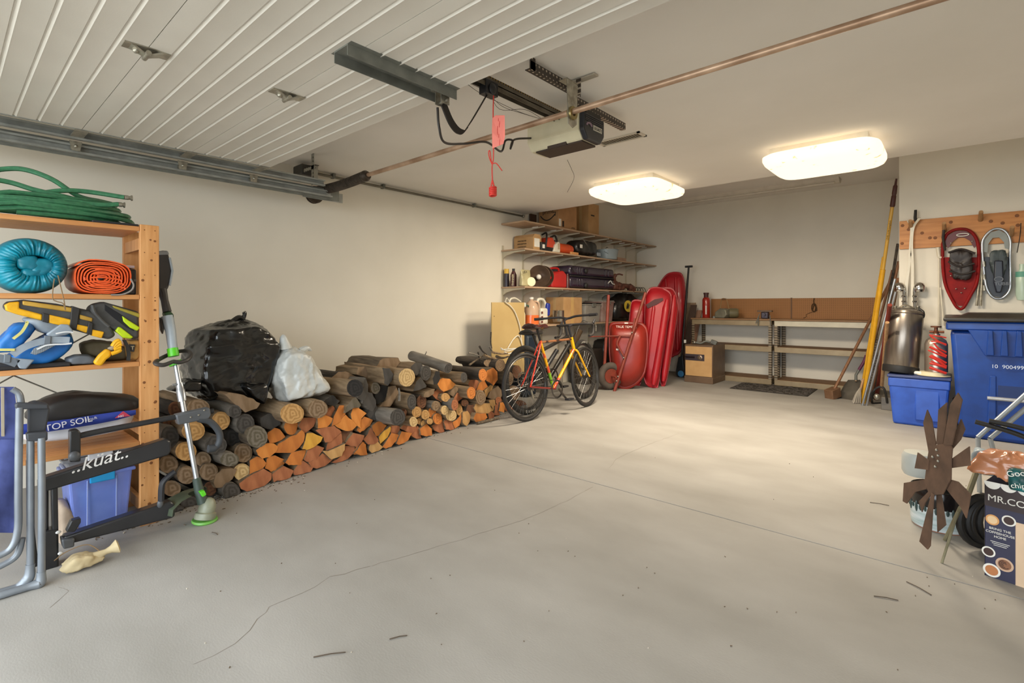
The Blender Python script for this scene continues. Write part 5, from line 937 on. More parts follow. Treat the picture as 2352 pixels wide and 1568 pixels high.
bk2, L2, l2 = bike('black mountain bicycle with knobbly tyres behind the flame-painted bicycle', (cr2.x - .03, cr2.y, 0), (cf2.x - .03, cf2.y, 0), .365, .028, math.radians(5), math.radians(-6), blk, False)

def tyre_text(L_, l_, x, R, tr, a0, parent, word='MAXXIS'):
    """raised maker lettering on the drive-side tyre wall"""
    ez_ = (L_(0, 1) - L_(0, 0)).normalized(); ex_ = (L_(1, 0) - L_(0, 0)).normalized(); c = L_(x, R)
    for i, ch in enumerate(word):
        a = math.radians(a0 - i * 5.2); rad = ex_ * math.cos(a) + ez_ * math.sin(a); tan = ex_ * math.sin(a) - ez_ * math.cos(a)
        text(ch, c + rad * (R - tr * 1.6) - l_ * (tr + .002), tan, rad, .036, M('tyre_print', '#cfcabf', rough=.6), parent)
tyre_text(L2, l2, (Vector((cf2.x, cf2.y, 0)) - Vector((cr2.x, cr2.y, 0))).length, .365, .028, 104, bk2)
tyre_text(L2, l2, 0, .365, .028, 285, bk2)
# ================================================================ WALL SHELVING
SZ = (2.215, 1.87, 1.394, .9); XS = -4.02
m_std = M('standard_cream', '#c9bfa8', rough=.5, metal=.2); m_sh = M('shelf_melamine', '#b79a7e', '#a98c70', rough=.6, sc_=2, st=(4, 1, 4)); m_lab = M('paper_white', '#e6e2d8', rough=.7)
ws = thing('shelving_system', 'four-tier wall shelving on slotted cream uprights in the far corner', 'shelving', (-4.22, 6.6, .5))
YST = [4.836 + .4064 * k for k in range(10)]; YST[9] -= .03
for k, y in enumerate(YST):
    MB().bx(XL, XL + .016, y - .012, y + .012, .45, 1.93 if k == 0 else 2.2).build('upright', m_std, ws, smooth=0)
    for i, z in enumerate(SZ):
        if i == 0 and k == 0: continue
        if i == 3 and k == 0: continue
        MB().prism([(XL + .016, y - .006, z - .022), (XS - .02, y - .006, z - .022), (XS - .02, y - .006, z - .034), (XL + .2, y - .006, z - .045), (XL + .07, y - .006, z - .075), (XL + .016, y - .006, z - .11)], (0, .012, 0)).build('bracket', m_std, ws, smooth=0)
for i, z in enumerate(SZ):
    s = MB().bx(XL + .004, XS, 4.81, YB - .01, z - .02, z).build('shelf', m_sh, ws, smooth=0, bevel=.003)
    for y in {0: (5.2, 5.6, 7.1, 7.5, 7.9, 8.3), 1: (5.2, 8.3), 2: (5.9, 8.0), 3: (7.5, 8.0)}[i]: MB().box((XS - .14, y - .007, z - .03), (.1, .001, .01)).build('bracket_label', m_lab, s, smooth=0)
def yz(u, v, X=-4.06): p = at(u, v, X=X); return p.y, p.z
m_card = M('cardboard', '#b0855a', '#a17850', rough=.85, sc_=6); m_cardl = M('cardboard_light', '#bd9668', '#ae8758', rough=.85, sc_=6); m_ink = M('print_black', '#2a211b', rough=.8)
def carton(lab, x0, x1, y0, y1, z0, z1, m=m_card, flaps=True, name='cardboard_box'):
    t_ = thing(name, lab, 'box', ((x0 + x1) / 2, (y0 + y1) / 2, z0)); w = .004
    MB().bx(x0, x1, y0, y1, z0, z1).build('carton', m, t_, smooth=0, bevel=.003)
    MB().bx((x0 + x1) / 2 - .025, (x0 + x1) / 2 + .025, y0 - .0006, y0, z0 + .001, z1).build('tape', M('packing_tape', '#c2a274', rough=.3), t_, smooth=0) if flaps else None
    return t_
# --- top shelf
t_ = carton('open cardboard shipping box printed with a black smile arrow on the top shelf', -4.39, -4.05, 5.56, 6.0, SZ[0], SZ[0] + .33, flaps=False)
MB().tube(smoothpath([(-4.355 + .25 * k / 8, 5.558, SZ[0] + .185 - .07 * math.sin(pi * (k / 8) ** .9)) for k in range(9)], 3), .008, 6).build('smile_arrow', m_ink, t_)
MB().tube([(-4.135, 5.558, SZ[0] + .21), (-4.098, 5.558, SZ[0] + .215), (-4.104, 5.558, SZ[0] + .165)], .006, 6).build('arrow_head', m_ink, t_)
text('prime', (-4.32, 5.558, SZ[0] + .205), (1, 0, 0), (0, 0, 1), .08, m_ink, t_, bold=.002)
MB().bx(-4.0495, -4.049, 5.57, 5.625, SZ[0] + .02, SZ[0] + .12).build('barcode_label', m_lab, t_, smooth=0)
MB().bx(-4.0495, -4.049, 5.65, 5.69, SZ[0] + .02, SZ[0] + .1).build('print_block', m_ink, t_, smooth=0)
text('prime', (-4.049, 5.87, SZ[0] + .02), (0, 1, 0), (0, 0, 1), .035, m_ink, t_)
MB().box((-4.1, 5.75, SZ[0] + .36), (.004, .44, .14), rotm('Y', 40)).build('flap', m_card, t_, smooth=0); MB().box((-4.2, 6.02, SZ[0] + .37), (.3, .004, .1), rotm('X', -30)).build('flap', m_card, t_, smooth=0)
t_ = carton('tall plain cardboard box standing behind the shipping box on the top shelf', -4.39, -4.1, 6.39, 6.68, SZ[0], SZ[0] + .47, m_cardl)
MB().bx(-4.0995, -4.099, 6.45, 6.55, SZ[0] + .28, SZ[0] + .3).build('printed_line', m_ink, t_, smooth=0)
tag(MB().bx(-4.4, -4.38, 5.36, 5.5, SZ[0], SZ[0] + .2).build('dark_carton', M('dark_print', '#4a3323', rough=.8), bevel=.003), 'thin dark brown carton beside the shipping box', 'box')
# --- second shelf
t_ = carton('small cardboard box with stamped lines and a white label on the second wall shelf', -4.39, -4.06, 5.03, 5.2, SZ[1], SZ[1] + .17, m_cardl, flaps=False)
for k, s in enumerate(('WINCHESTER', 'AMMUNITION', 'CARTRIDGES')): text(s, (-4.25, 5.028, SZ[1] + .115 - k * .038), (1, 0, 0), (0, 0, 1), .024, m_ink, t_, align='CENTER')
MB().prism([(-4.06, 5.03, SZ[1] + .17), (-4.06, 5.2, SZ[1] + .17), (-4.06, 5.16, SZ[1] + .205), (-4.06, 5.06, SZ[1] + .205)], (-.33, 0, 0)).build('folded_top', m_cardl, t_, smooth=0)
MB().bx(-4.0595, -4.059, 5.05, 5.16, SZ[1] + .04, SZ[1] + .15).build('label', m_lab, t_, smooth=0)
m_or = M('saw_orange', '#c8452a', rough=.4); m_bk = M('matt_black', '#1f1d1c', rough=.55)
y0 = yz(1262, 560)[0]; t_ = thing('chainsaw', 'orange chainsaw with a black handle on the second wall shelf', 'chainsaw', (-4.15, y0, SZ[1]))
MB().prism([(-4.06, y0 - .1, SZ[1] + .03), (-4.06, y0 + .12, SZ[1] + .03), (-4.06, y0 + .14, SZ[1] + .14), (-4.06, y0 + .08, SZ[1] + .2), (-4.06, y0 - .02, SZ[1] + .19), (-4.06, y0 - .1, SZ[1] + .1)], (-.18, 0, 0)).build('engine_cover', m_or, t_, bevel=.02, seg=3)
MB().prism([(-4.05, y0 - .12, SZ[1]), (-4.05, y0 + .1, SZ[1]), (-4.05, y0 + .1, SZ[1] + .06), (-4.05, y0 - .12, SZ[1] + .06)], (-.2, 0, 0)).build('base', m_bk, t_, bevel=.012)
MB().tube(smoothpath([(-4.04, y0 - .11, SZ[1] + .05), (-4.03, y0 - .1, SZ[1] + .17), (-4.1, y0 - .02, SZ[1] + .25), (-4.2, y0 + .02, SZ[1] + .24)], 6), .013, 8).build('front_handle', m_bk, t_)
MB().tube(smoothpath([(-4.1, y0 + .08, SZ[1] + .2), (-4.1, y0 + .18, SZ[1] + .23), (-4.1, y0 + .22, SZ[1] + .14), (-4.1, y0 + .12, SZ[1] + .06)], 6), .014, 8).build('rear_handle', m_bk, t_)
y0 = yz(1245, 560)[0]; o = tag(MB().bx(-4.08, -4.03, y0 - .05, y0 + .05, SZ[1], SZ[1] + .11).build('black_battery', m_bk, bevel=.01), 'small black charger with a white print beside the chainsaw', 'charger'); MB().bx(-4.0295, -4.029, y0 - .03, y0 + .02, SZ[1] + .03, SZ[1] + .08).build('label', m_lab, o, smooth=0)
a, b_ = yz(1267, 570)[0], yz(1283, 570)[0]; m_jug = M('jug_white', '#ded8c6', rough=.35)
t_ = thing('oil_jug', 'white plastic oil jug with a sloping shoulder next to the chainsaw', 'jug', (-4.06, (a + b_) / 2, SZ[1]))
MB().prism([(-4.03, a, SZ[1]), (-4.03, b_, SZ[1]), (-4.03, b_, SZ[1] + .12), (-4.03, b_ - .03, SZ[1] + .15), (-4.03, a + .05, SZ[1] + .1)], (-.1, 0, 0)).build('body', m_jug, t_, bevel=.012, seg=3); MB().bx(-4.029, -4.0285, b_ - .06, b_ - .02, SZ[1] + .04, SZ[1] + .12).build('label', M('label_beige', '#b9a58a'), t_, smooth=0); MB().lathe([(.015, 0), (.015, .02), (0, .02)], (-4.08, b_ - .05, SZ[1] + .15), n=10).build('cap', m_bk, t_)
a, b_ = yz(1284, 570)[0], yz(1315, 570)[0]; t_ = thing('orange_canister', 'translucent orange plastic canister lying on the second wall shelf', 'canister', (-4.1, (a + b_) / 2, SZ[1]))
MB().lathe([(0, 0), (.065, 0), (.07, .02), (.07, b_ - a - .05), (.062, b_ - a), (0, b_ - a)], (-4.1, a, SZ[1] + .07), (0, 1, 0), 20).build('body', M('orange_plastic', '#c24a22', rough=.3), t_)
MB().lathe([(.0715, 0), (.073, .004), (.0715, .008)], (-4.1, b_ - .08, SZ[1] + .07), (0, 1, 0), 20).build('band', m_or, t_)
a, b_ = yz(1307, 578)[0], yz(1325, 578)[0]; tag(MB().bx(-4.05, -4.03, a, b_, SZ[1], SZ[1] + .035).build('wood_offcut', m_pine, bevel=.003), 'pale wood offcut in front of the orange canister', 'offcut')
a, b_ = yz(1315, 570)[0], yz(1386, 570)[0]; t_ = thing('duffel_bag', 'black round duffel bag with a grey strap on the second wall shelf', 'bag', (-4.18, (a + b_) / 2, SZ[1]))
hullblob([Vector((-4.18 + .15 * x, y, SZ[1] + .13 + .13 * z)) for x in (-1, 1) for z in (-.97, 1) for y in (a + .06, b_ - .06)] + [Vector((-4.18, y, SZ[1] + z)) for y in (a, b_) for z in (.07, .2)], 'body', m_blackbag, t_, amp=.02, fr=9, p=4.5)
MB().sheet([[(-4.03 - .02 * k, a + .2 + .09 * k + d, SZ[1] + .24 - .04 * k) for k in range(4)] for d in (0, .04)], .004).build('strap', M('grey_strap', '#6b675f'), t_); MB().box((-4.02, a + .16, SZ[1] + .13), (.004, .06, .05)).build('label', m_lab, t_); MB().box((-4.02, b_ - .2, SZ[1] + .05), (.004, .1, .05)).build('label', m_gry, t_)
a, b_ = yz(1389, 580)[0], yz(1417, 580)[0]; r = (b_ - a) / 2 * .95; t_ = thing('enamel_pail', 'blue-grey enamel pail with a wire handle on the second wall shelf', 'pail', (-4.13, (a + b_) / 2, SZ[1]))
MB().lathe([(0, 0), (r * .78, 0), (r * .86, .01), (r, .15), (r * 1.06, .152), (r * 1.06, .158), (r * .97, .158), (r * .8, .03), (0, .03)], (-4.13, (a + b_) / 2, SZ[1]), n=28).build('body', M('enamel_blue_grey', '#8f9a9e', rough=.2), t_); MB().tube(arc((-4.13, (a + b_) / 2, SZ[1] + .15), r * 1.04, 20, 160, 14, (0, 1, 0), (.75, 0, -.5)), .003, 6).build('bail', m_bk, t_); MB().tube(arc((-4.13, (a + b_) / 2, SZ[1] + .16), .04, 0, 180, 8, (0, 1, 0), (0, 0, 1)), .006, 6).build('lid_grip', m_galvd, t_)
a, b_ = yz(1418, 588)[0], yz(1437, 588)[0]; tag(MB().bx(-4.15, -4.05, a, b_, SZ[1], SZ[1] + .055).build('wood_block', M('pinkish_wood', '#a5836c'), bevel=.003), 'low plain wood block right of the enamel pail', 'block')
# --- third shelf
def can(u0, u1, h, lab, name, m, mcap, caph, x, r, cat='can', neck=False):
    y = at((u0 + u1) / 2, 640, X=x).y
    t_ = thing(name, lab, cat, (x, y, SZ[2]))
    MB().lathe([(0, 0), (r, 0), (r, h - (.05 if neck else 0)), (r * .45 if neck else r * .9, h), (0, h)], (x, y, SZ[2]), n=18).build('body', m, t_)
    MB().lathe([(r * .45 if neck else r * .92, 0), (r * .45 if neck else r * .92, caph), (0, caph)], (x, y, SZ[2] + h), n=16).build('cap', mcap, t_); return t_, x, y, r
m_dkr = M('label_maroon', '#4a1f22', rough=.35)
t_, x, y, r = can(1157, 1170, .17, 'dark spray can with a yellow cap at the near end of the third shelf', 'spray_can', M('can_dark', '#2c2430', rough=.3), M('cap_yellow', '#d8ae3a', rough=.4), .06, -4.35, .033)
t_, x, y, r = can(1172, 1187, .2, 'maroon solvent bottle with a black cap beside the spray can', 'solvent_bottle', m_dkr, m_bk, .03, -4.25, .04, 'bottle', True); text('THINNER', (x + r * .72, y - r * .72, SZ[2] + .01), (0, 0, 1), (-.7, -.7, 0), .035, M('label_cream', '#e8dcb0'), t_)
a, b_ = at(1189, 640, X=-4.14).y, at(1213, 640, X=-4.14).y; t_ = thing('foil_pouch', 'upright pale foil pouch with printed front on the third shelf', 'pouch', (-4.1, (a + b_) / 2, SZ[2])); hullblob([Vector((-4.1 + .03 * x, y, SZ[2] + z)) for x in (-1, 1) for y in (a, b_ - .02) for z in (.0, .03)] + [Vector((-4.1 + .006 * x, y, SZ[2] + .22)) for x in (-1, 1) for y in (a, b_)], 'pouch', M('pouch_cream', '#b9b08a', '#a39a74', rough=.4), t_, amp=.004, fr=20, p=14); text('JCX', (-4.066, a + .03, SZ[2] + .17), (0, 1, 0), (0, 0, 1), .04, m_ink, t_)
y = yz(1219, 645)[0]; t_ = thing('floodlight', 'round cream-faced lamp lying on the third shelf', 'lamp', (-4.06, y, SZ[2])); MB().lathe([(0, 0), (.058, 0), (.062, -.012), (.05, -.07), (.02, -.11), (0, -.11)], (-4.05, y, SZ[2] + .062), (.85, -.5, .1), 24).build('face', M('lamp_cream', '#d9cfa6', rough=.4), t_)
m_dish = M('dish_brown', '#5d4a3c', '#4a3a2f', rough=.4, metal=.3)
for (u, lab) in ((1242, 'brown metal reflector dish with a white bulb on the third shelf'), (1256, 'second brown reflector dish tucked behind the one with the bulb')):
    y = yz(u, 640)[0]; t_ = thing('reflector_dish', lab, 'reflector', (-4.1, y, SZ[2]), 'reflector dishes'); n_ = Vector((.72, -.68, .05 if u < 1250 else 0)); c = Vector((-4.08 - (.04 if u > 1250 else 0), y, SZ[2] + .145))
    MB().lathe([(0, -.09), (.05, -.085), (.1, -.05), (.145, 0), (.14, .002), (.095, -.045), (.045, -.078), (0, -.082)], c, n_, 28).build('dish', m_dish, t_)
    if u < 1250: MB().ell(c - n_.normalized() * .03 + Vector((0, -.01, -.01)), (.034, .034, .034), n=14, m=10).build('bulb', m_lab, t_)
a, b_ = yz(1266, 640)[0], yz(1300, 640)[0]; m_can = M('fuel_red', '#b32422', rough=.35); t_ = thing('fuel_can', 'red plastic fuel can with a moulded handle on the third shelf', 'fuel can', (-4.12, (a + b_) / 2, SZ[2]))
MB().prism([(-4.04, a, SZ[2]), (-4.04, b_, SZ[2]), (-4.04, b_, SZ[2] + .19), (-4.04, b_ - .08, SZ[2] + .24), (-4.04, a + .05, SZ[2] + .2), (-4.04, a, SZ[2] + .15)], (-.17, 0, 0)).build('body', m_can, t_, bevel=.025, seg=3); MB().tube(smoothpath([(-4.12, a + .04, SZ[2] + .19), (-4.12, a + .05, SZ[2] + .255), (-4.12, b_ - .12, SZ[2] + .27), (-4.12, b_ - .08, SZ[2] + .22)], 5), .015, 8).build('handle', m_can, t_); MB().tube([(-4.12, a, SZ[2] + .16), (-4.12, a - .05, SZ[2] + .22), (-4.12, a - .08, SZ[2] + .23)], [.02, .016, .014], 10).build('spout', m_bk, t_)
y = yz(1303, 640)[0]; tag(MB().lathe([(0, 0), (.03, 0), (.03, .16), (.02, .18), (.02, .2), (0, .2)], (-4.06, y, SZ[2]), n=14).build('spray_can', m_dkr), 'small dark red can between fuel can and suitcase', 'can')
a, b_ = yz(1306, 640)[0], yz(1408, 640)[0]; m_suit = M('suitcase_aubergine', '#352b3b', '#2c2331', rough=.25, coat=.2)
t_ = thing('hard_suitcase', 'dark purple hard-shell suitcase lying flat on the third shelf', 'suitcase', (-4.2, (a + b_) / 2, SZ[2]))
for z0, z1 in ((SZ[2] + .012, SZ[2] + .165), (SZ[2] + .185, SZ[2] + .325)): MB().bx(-4.4, -4.03, a, b_, z0, z1).build('shell', m_suit, t_, bevel=.045, seg=4)
MB().bx(-4.395, -4.034, a + .005, b_ - .005, SZ[2] + .162, SZ[2] + .188).build('zip_band', m_bk, t_, bevel=.01)
for y in (a + .16, a + .22, a + .28, b_ - .3, b_ - .2):
    for z0 in (SZ[2] + .04, SZ[2] + .205): MB().bx(-4.032, -4.024, y, y + .025, z0, z0 + .1).build('rib', m_suit, t_, bevel=.006)
for y in (a + .38, ):
    for z in (SZ[2] + .05, SZ[2] + .26): MB().ell((-4.02, y, z), (.03, .04, .04), n=14, m=10).build('castor', m_bk, t_)
MB().tube(smoothpath([(-4.02, b_ - .22, SZ[2] + .1), (-4.01, b_ - .16, SZ[2] + .14), (-4.01, b_ - .11, SZ[2] + .1), (-4.01, b_ - .04, SZ[2] + .09)], 4), .007, 6).build('white_tag', m_lab, t_); MB().tube(smoothpath([(-4.02, a + .05, SZ[2] + .3), (-4.0, a + .0, SZ[2] + .27), (-4.0, a + .05, SZ[2] + .22)], 4), .008, 6).build('handle', m_bk, t_)
a, b_ = yz(1409, 650)[0], yz(1437, 650)[0]; m_mar = M('maroon_fabric', '#6b4030', '#4f2c22', rough=.6, sc_=12)
t_ = thing('tied_bag', 'brown cloth bag tied at the neck right of the suitcase', 'bag', (-4.14, (a + b_) / 2, SZ[2])); hullblob([Vector((-4.13 + .1 * x, y, SZ[2] + z)) for x in (-1, 1) for y in (a, b_) for z in (0, .1)] + [Vector((-4.13, a + .02, SZ[2] + .2))], 'body', m_mar, t_, amp=.03, fr=14, p=7)
MB().tube(smoothpath([(-4.1, a + .1, SZ[2] + .14), (-4.08, a + .06, SZ[2] + .22), (-4.05, a + .14, SZ[2] + .26), (-4.02, a + .22, SZ[2] + .25)], 5), [.03] * 8 + [.012] * 8, 8).build('neck', m_mar, t_); MB().tube(smoothpath([(-4.08, b_ - .05, SZ[2] + .08), (-4.06, b_ + .1, SZ[2] + .07), (-4.05, b_ + .22, SZ[2] + .03)], 5), [.04] * 6 + [.06] * 5, 9).build('loose_end', m_mar, t_)
a, b_ = yz(1450, 655)[0], yz(1484, 655)[0]; t_ = thing('wire_rack', 'row of dark wire loops at the far end of the third shelf', 'rack', (-4.08, (a + b_) / 2, SZ[2]))
for k in range(6): y = a + (b_ - a) * k / 6; MB().tube(arc((-4.08, y, SZ[2]), .07, 0, 180, 10, (.4, .75, 0), (0, 0, 1)), .005, 6).build('loop', m_bk, t_)
# --- beige panel, white lead and the lowest shelf
pnl = thing('plywood_panel', 'plain beige wall panel leaning at the near end of the lowest shelf', 'panel', (-4.05, 4.55, .3))
MB().bx(-4.06, -4.045, 4.245, 4.835, .3, 1.19).build('board', M('beige_hardboard', '#c3a873', '#b79b66', rough=.75, sc_=2), pnl, bevel=.003); MB().ell(at(1135, 726, X=-4.045), (.002, .006, .006), n=8, m=6).build('knot_mark', m_ink, pnl)
tag(MB().tube(smoothpath([at(u, v, X=-4.03) for u, v in ((1160, 692), (1165, 697), (1172, 702), (1182, 715), (1191, 738), (1196, 760), (1198, 785), (1201, 797), (1192, 772), (1180, 778), (1166, 800))], 5), .007, 8).build('power_lead', M('white_cable', '#e0d9c8', rough=.5)), 'white power lead draped over the beige panel', 'cable')
t_ = thing('wire_hanger', 'tangle of white plastic coat hangers on the pile end', 'hanger', at(1180, 803, X=-3.8))
for uv in ([(1152, 803), (1172, 801), (1195, 799)], [(1158, 808), (1170, 812), (1190, 802)], [(1150, 799), (1165, 806), (1185, 800)]): MB().tube(smoothpath([at(u, v, X=-3.8) for u, v in uv], 4), .006, 6).build('bar', m_lab, t_)
def Y4(u): return at(u, 720, X=-4.08).y
z4 = SZ[3]
for (u0, u1, lab) in ((1160, 1170, 'white jug cap with bent straw showing over the beige panel'), (1170, 1196, 'white jug handle showing over the beige panel')):
    y0, y1 = at(u0, 700, X=-4.2).y, at(u1, 700, X=-4.2).y; t_ = thing('white_jug', lab, 'jug', (-4.2, (y0 + y1) / 2, z4)); MB().lathe([(0, 0), (.07, 0), (.075, .2), (.03, .27), (.02, .29), (0, .29)], (-4.24, (y0 + y1) / 2, z4), n=16).build('body', m_jug, t_)
    MB().tube(smoothpath([(-4.2, y0, z4 + .27), (-4.2, y0 + .02, z4 + .33), (-4.2, (y0 + y1) / 2, z4 + .345), (-4.2, y1, z4 + .3)], 5), .012 if u1 > 1180 else .005, 8).build('handle', m_jug, t_)
a = Y4(1206); t_ = thing('spray_bottle', 'white trigger spray bottle beside the orange-filled jug', 'spray bottle', (-4.12, a, z4)); MB().lathe([(0, 0), (.035, 0), (.035, .14), (.014, .2), (.014, .23), (0, .23)], (-4.12, a, z4), n=16).build('body', M('bottle_cream', '#cdbf98', rough=.4), t_); MB().bx(-4.14, -4.1, a - .05, a + .05, z4 + .23, z4 + .29).build('trigger_head', M('trigger_white', '#dfe2d8', rough=.4), t_, bevel=.012); MB().tube([(-4.12, a + .05, z4 + .26), (-4.1, a + .09, z4 + .25), (-4.1, a + .1, z4 + .2)], [.014, .01, .006], 8).build('nozzle', M('trigger_green', '#3c5a48'), t_)
a, b_ = Y4(1212), Y4(1240); r = (b_ - a) / 2 * .78; y = (a + b_) / 2; t_ = thing('clear_jug', 'clear gallon jug half full of orange liquid on the lowest shelf', 'jug', (-4.12, y, z4))
MB().lathe([(0, 0), (r, 0), (r, .13), (0, .13)], (-4.12, y, z4), n=24).build('orange_liquid', M('orange_liquid', '#e2713a', rough=.15), t_); MB().lathe([(r, 0), (r, .08), (r * .8, .14), (.025, .19), (.025, .205), (0, .205)], (-4.12, y, z4 + .13), n=24).build('upper_shell', M('clear_jug_shell', '#d9b79a', rough=.2, trans=.25), t_); MB().lathe([(.028, 0), (.028, .025), (0, .025)], (-4.12, y, z4 + .335), n=14).build('cap', m_lab, t_); MB().tube(smoothpath([(-4.1, y + .03, z4 + .31), (-4.06, y + .07, z4 + .29), (-4.06, y + .08, z4 + .2)], 5), .012, 8).build('handle', M('clear_jug_shell', '#d9b79a'), t_)
a, b_ = Y4(1239), Y4(1253); y = (a + b_) / 2; t_ = thing('bleach_jug', 'white bleach jug with a loop handle on the lowest shelf', 'jug', (-4.1, y, z4)); MB().bx(-4.14, -4.05, a, b_ + .03, z4, z4 + .22).build('body', m_jug, t_, bevel=.03, seg=3); MB().tube(smoothpath([(-4.1, a - .03, z4 + .27), (-4.1, a, z4 + .33), (-4.1, y + .03, z4 + .33), (-4.1, b_ + .02, z4 + .27), (-4.1, b_ + .02, z4 + .18)], 6), .02, 10).build('handle', m_jug, t_)
for k in range(3): MB().box((-4.049, a + .02, z4 + .04 + k * .06), (.002, .03, .03)).build('label_mark', M('label_dark_red', '#6b3428'), t_, smooth=0)
a = Y4(1255); tag(MB().prism([(-4.05, a - .03, z4 + .1), (-4.05, a + .05, z4 + .12), (-4.05, a + .06, z4 + .28), (-4.05, a - .01, z4 + .29)], (-.05, 0, 0)).build('blue_bottle', M('bottle_blue', '#2a3a96', rough=.3), bevel=.02, seg=3), 'cobalt blue plastic bottle right of the bleach jug', 'bottle')
y = Y4(1288); t_ = thing('steel_pot', 'shiny steel camping pot on the lowest shelf', 'pot', (-4.12, y, z4)); MB().lathe([(0, 0), (.075, 0), (.08, .01), (.08, .15), (.084, .155), (.076, .155), (.076, .02), (0, .02)], (-4.12, y, z4 + .03), n=26).build('body', M('polished_steel', '#b9b4aa', rough=.2, metal=.9), t_); MB().tube([(-4.06, y - .1, z4 + .14), (-4.06, y - .09, z4 + .04)], .008, 6).build('handle', m_galvd, t_)
a, b_ = Y4(1290), Y4(1338); t_ = carton('taped cardboard carton on the lowest shelf behind the handlebars', -4.4, -4.09, a + .06, b_, z4, z4 + .37, m_cardl); MB().bx(-4.0895, -4.089, (a + b_) / 2 - .02, (a + b_) / 2 + .05, z4, z4 + .37).build('tape', M('tape_shiny', '#c9a66c', rough=.2), t_, smooth=0)
m_clr = M('clear_bin', '#a9a59c', '#98948b', rough=.25, trans=.2)
for (u0, u1, zz, lab) in ((1342, 1378, .29, 'frosted clear storage bin with a dark lid on the lowest shelf'), (1381, 1408, .33, 'clear storage bin with pinkish contents next to the frosted bin')):
    t_ = bin_('storage_bin', lab, Y4(u0), Y4(u1), z4, z4 + zz, m_clr if u0 < 1380 else M('clear_bin_pink', '#b09a92', '#96786e', rough=.25, trans=.15), m_bk if u0 < 1380 else m_clr, m_galvd, -4.38, -4.06)
a, b_ = Y4(1408), Y4(1475); t_ = thing('duffel_bag', 'black duffel bag with a round yellow logo on the lowest shelf', 'bag', (-4.18, (a + b_) / 2, z4)); hullblob([Vector((-4.18 + .16 * x, y, z4 + z)) for x in (-1, 1) for y in (a, b_) for z in (.0, .28)] + [Vector((-4.18, (a + b_) / 2 + q, z4 + .5)) for q in (-.2, .3)], 'body', m_blackbag, t_, amp=.035, fr=6, p=9)
lg = at(1443, 703, X=-4.0); MB().lathe([(0, 0), (.095, 0), (.095, .003), (0, .003)], lg + Vector((0, 0, 0)), (1, -.25, .1), 28).build('yellow_logo', M('logo_yellow', '#d8b83c', rough=.5), t_)
for k in range(5): MB().tube([lg + Vector((.004, -.06 + .02 * k, -.04)), lg + Vector((.004, -.05 + .022 * k, .0 + .012 * (k % 2))), lg + Vector((.004, -.02 + .02 * k, .05 - .01 * k))], .006, 5).build('logo_stroke', m_ink, t_)
# --- dark odds and ends under the lowest shelf
tag(MB().bx(-4.3, -4.0, Y4(1200), Y4(1222), .02, .78).build('navy_bin', M('navy_plastic', '#1c2a38', rough=.5), bevel=.03), 'tall ribbed navy plastic bin behind the bicycle saddles', 'bin')
tag(MB().bx(-4.3, -4.02, 6.2, 6.7, .0, .5).build('dark_crate', M('crate_dark', '#3a322c', rough=.6), bevel=.01), 'dark crate under the lowest shelf behind the bicycles', 'crate')
tag(hullblob([Vector((-4.1 + .12 * x, 6.9 + .25 * y, .35 + .3 * z)) for x in (-1, 1) for y in (-1, 1) for z in (-1.15, 1)], 'black_sack', m_blackbag, None, amp=.03, fr=7), 'slumped black sack under the lowest shelf by the wheelbarrow', 'sack')
tag(MB().tube([(-4.1, 5.5, .02), (-4.05, 5.9, .62), (-4.0, 6.02, .8)], [.05, .06, .04], 12).build('rolled_mat', M('mat_brown', '#4c3a26', rough=.8)), 'rolled brown mat standing at a slant behind the bicycles', 'mat')
tag(MB().bx(-4.2, -4.0, 5.25, 5.6, 0, .42).build('grey_carton', M('grey_board', '#8c867c', rough=.8), bevel=.004), 'grey carton on the floor behind the bicycle frames', 'box')
# ================================================================ FAR CORNER: WHEELBARROW, SLEDS, SAFE, BENCH
def zt(x, y): return (1360 + x / 4.9, 600 + y / 4.9)
def dome(poly, P0, n, rings, name, mat, parent, thick=.012, sub=3):
    """shell bulging along n over an outline given by photo points on the plane (P0, n)"""
    n = Vector(n).normalized(); P = smoothpath([hit(*q, P0, n) for q in poly] + [hit(*poly[0], P0, n)], sub)[:-1]
    c = sum(P, Vector()) / len(P); k = len(P); V = []; Fs = []
    R_ = [[c + (p - c) * s + n * d for p in P] for s, d in rings]
    B_ = [[c + (p - c) * (s * .985) + n * (d - thick) for p in P] for s, d in rings][::-1]
    A = R_ + B_
    for r in A: V += r
    m = len(A)
    for i in range(m - 1):
        if i == len(R_) - 1: continue
        for j in range(k): Fs.append((i * k + j, i * k + (j + 1) % k, (i + 1) * k + (j + 1) % k, (i + 1) * k + j))
    i = len(R_) - 1; Fs.append(tuple(i * k + j for j in range(k))); Fs.append(tuple((i + 1) * k + j for j in range(k)))
    for j in range(k): Fs.append(((m - 1) * k + j, (m - 1) * k + (j + 1) % k, (j + 1) % k, j))
    return MB().add(V, Fs).build(name, mat, parent, smooth=50), c, n
m_wbr = M('barrow_red', '#96281c', '#822016', rough=.42, coat=.05, sc_=3); m_wbt = M('barrow_frame', '#8a3a2c', '#74301f', rough=.45)
Pw = at(1440, 893, Z=0); nw = Vector((.42, -.88, .1))
wbw = thing('wheelbarrow', 'dull red steel wheelbarrow tipped on end against the shelves', 'wheelbarrow', (Pw.x, Pw.y, 0))
ty, cw, nn = dome([zt(x, y) for x, y in ((190, 730), (215, 690), (300, 678), (520, 682), (590, 710), (628, 790), (632, 990), (600, 1250), (520, 1370), (420, 1432), (330, 1435), (255, 1370), (205, 1200), (185, 960))], Pw + nn * 0 if False else Pw, nw, [(1, 0), (.97, .012), (.93, .012), (.86, .07), (.74, .13), (.6, .16), (.3, .17)], 'tray', m_wbr, wbw)
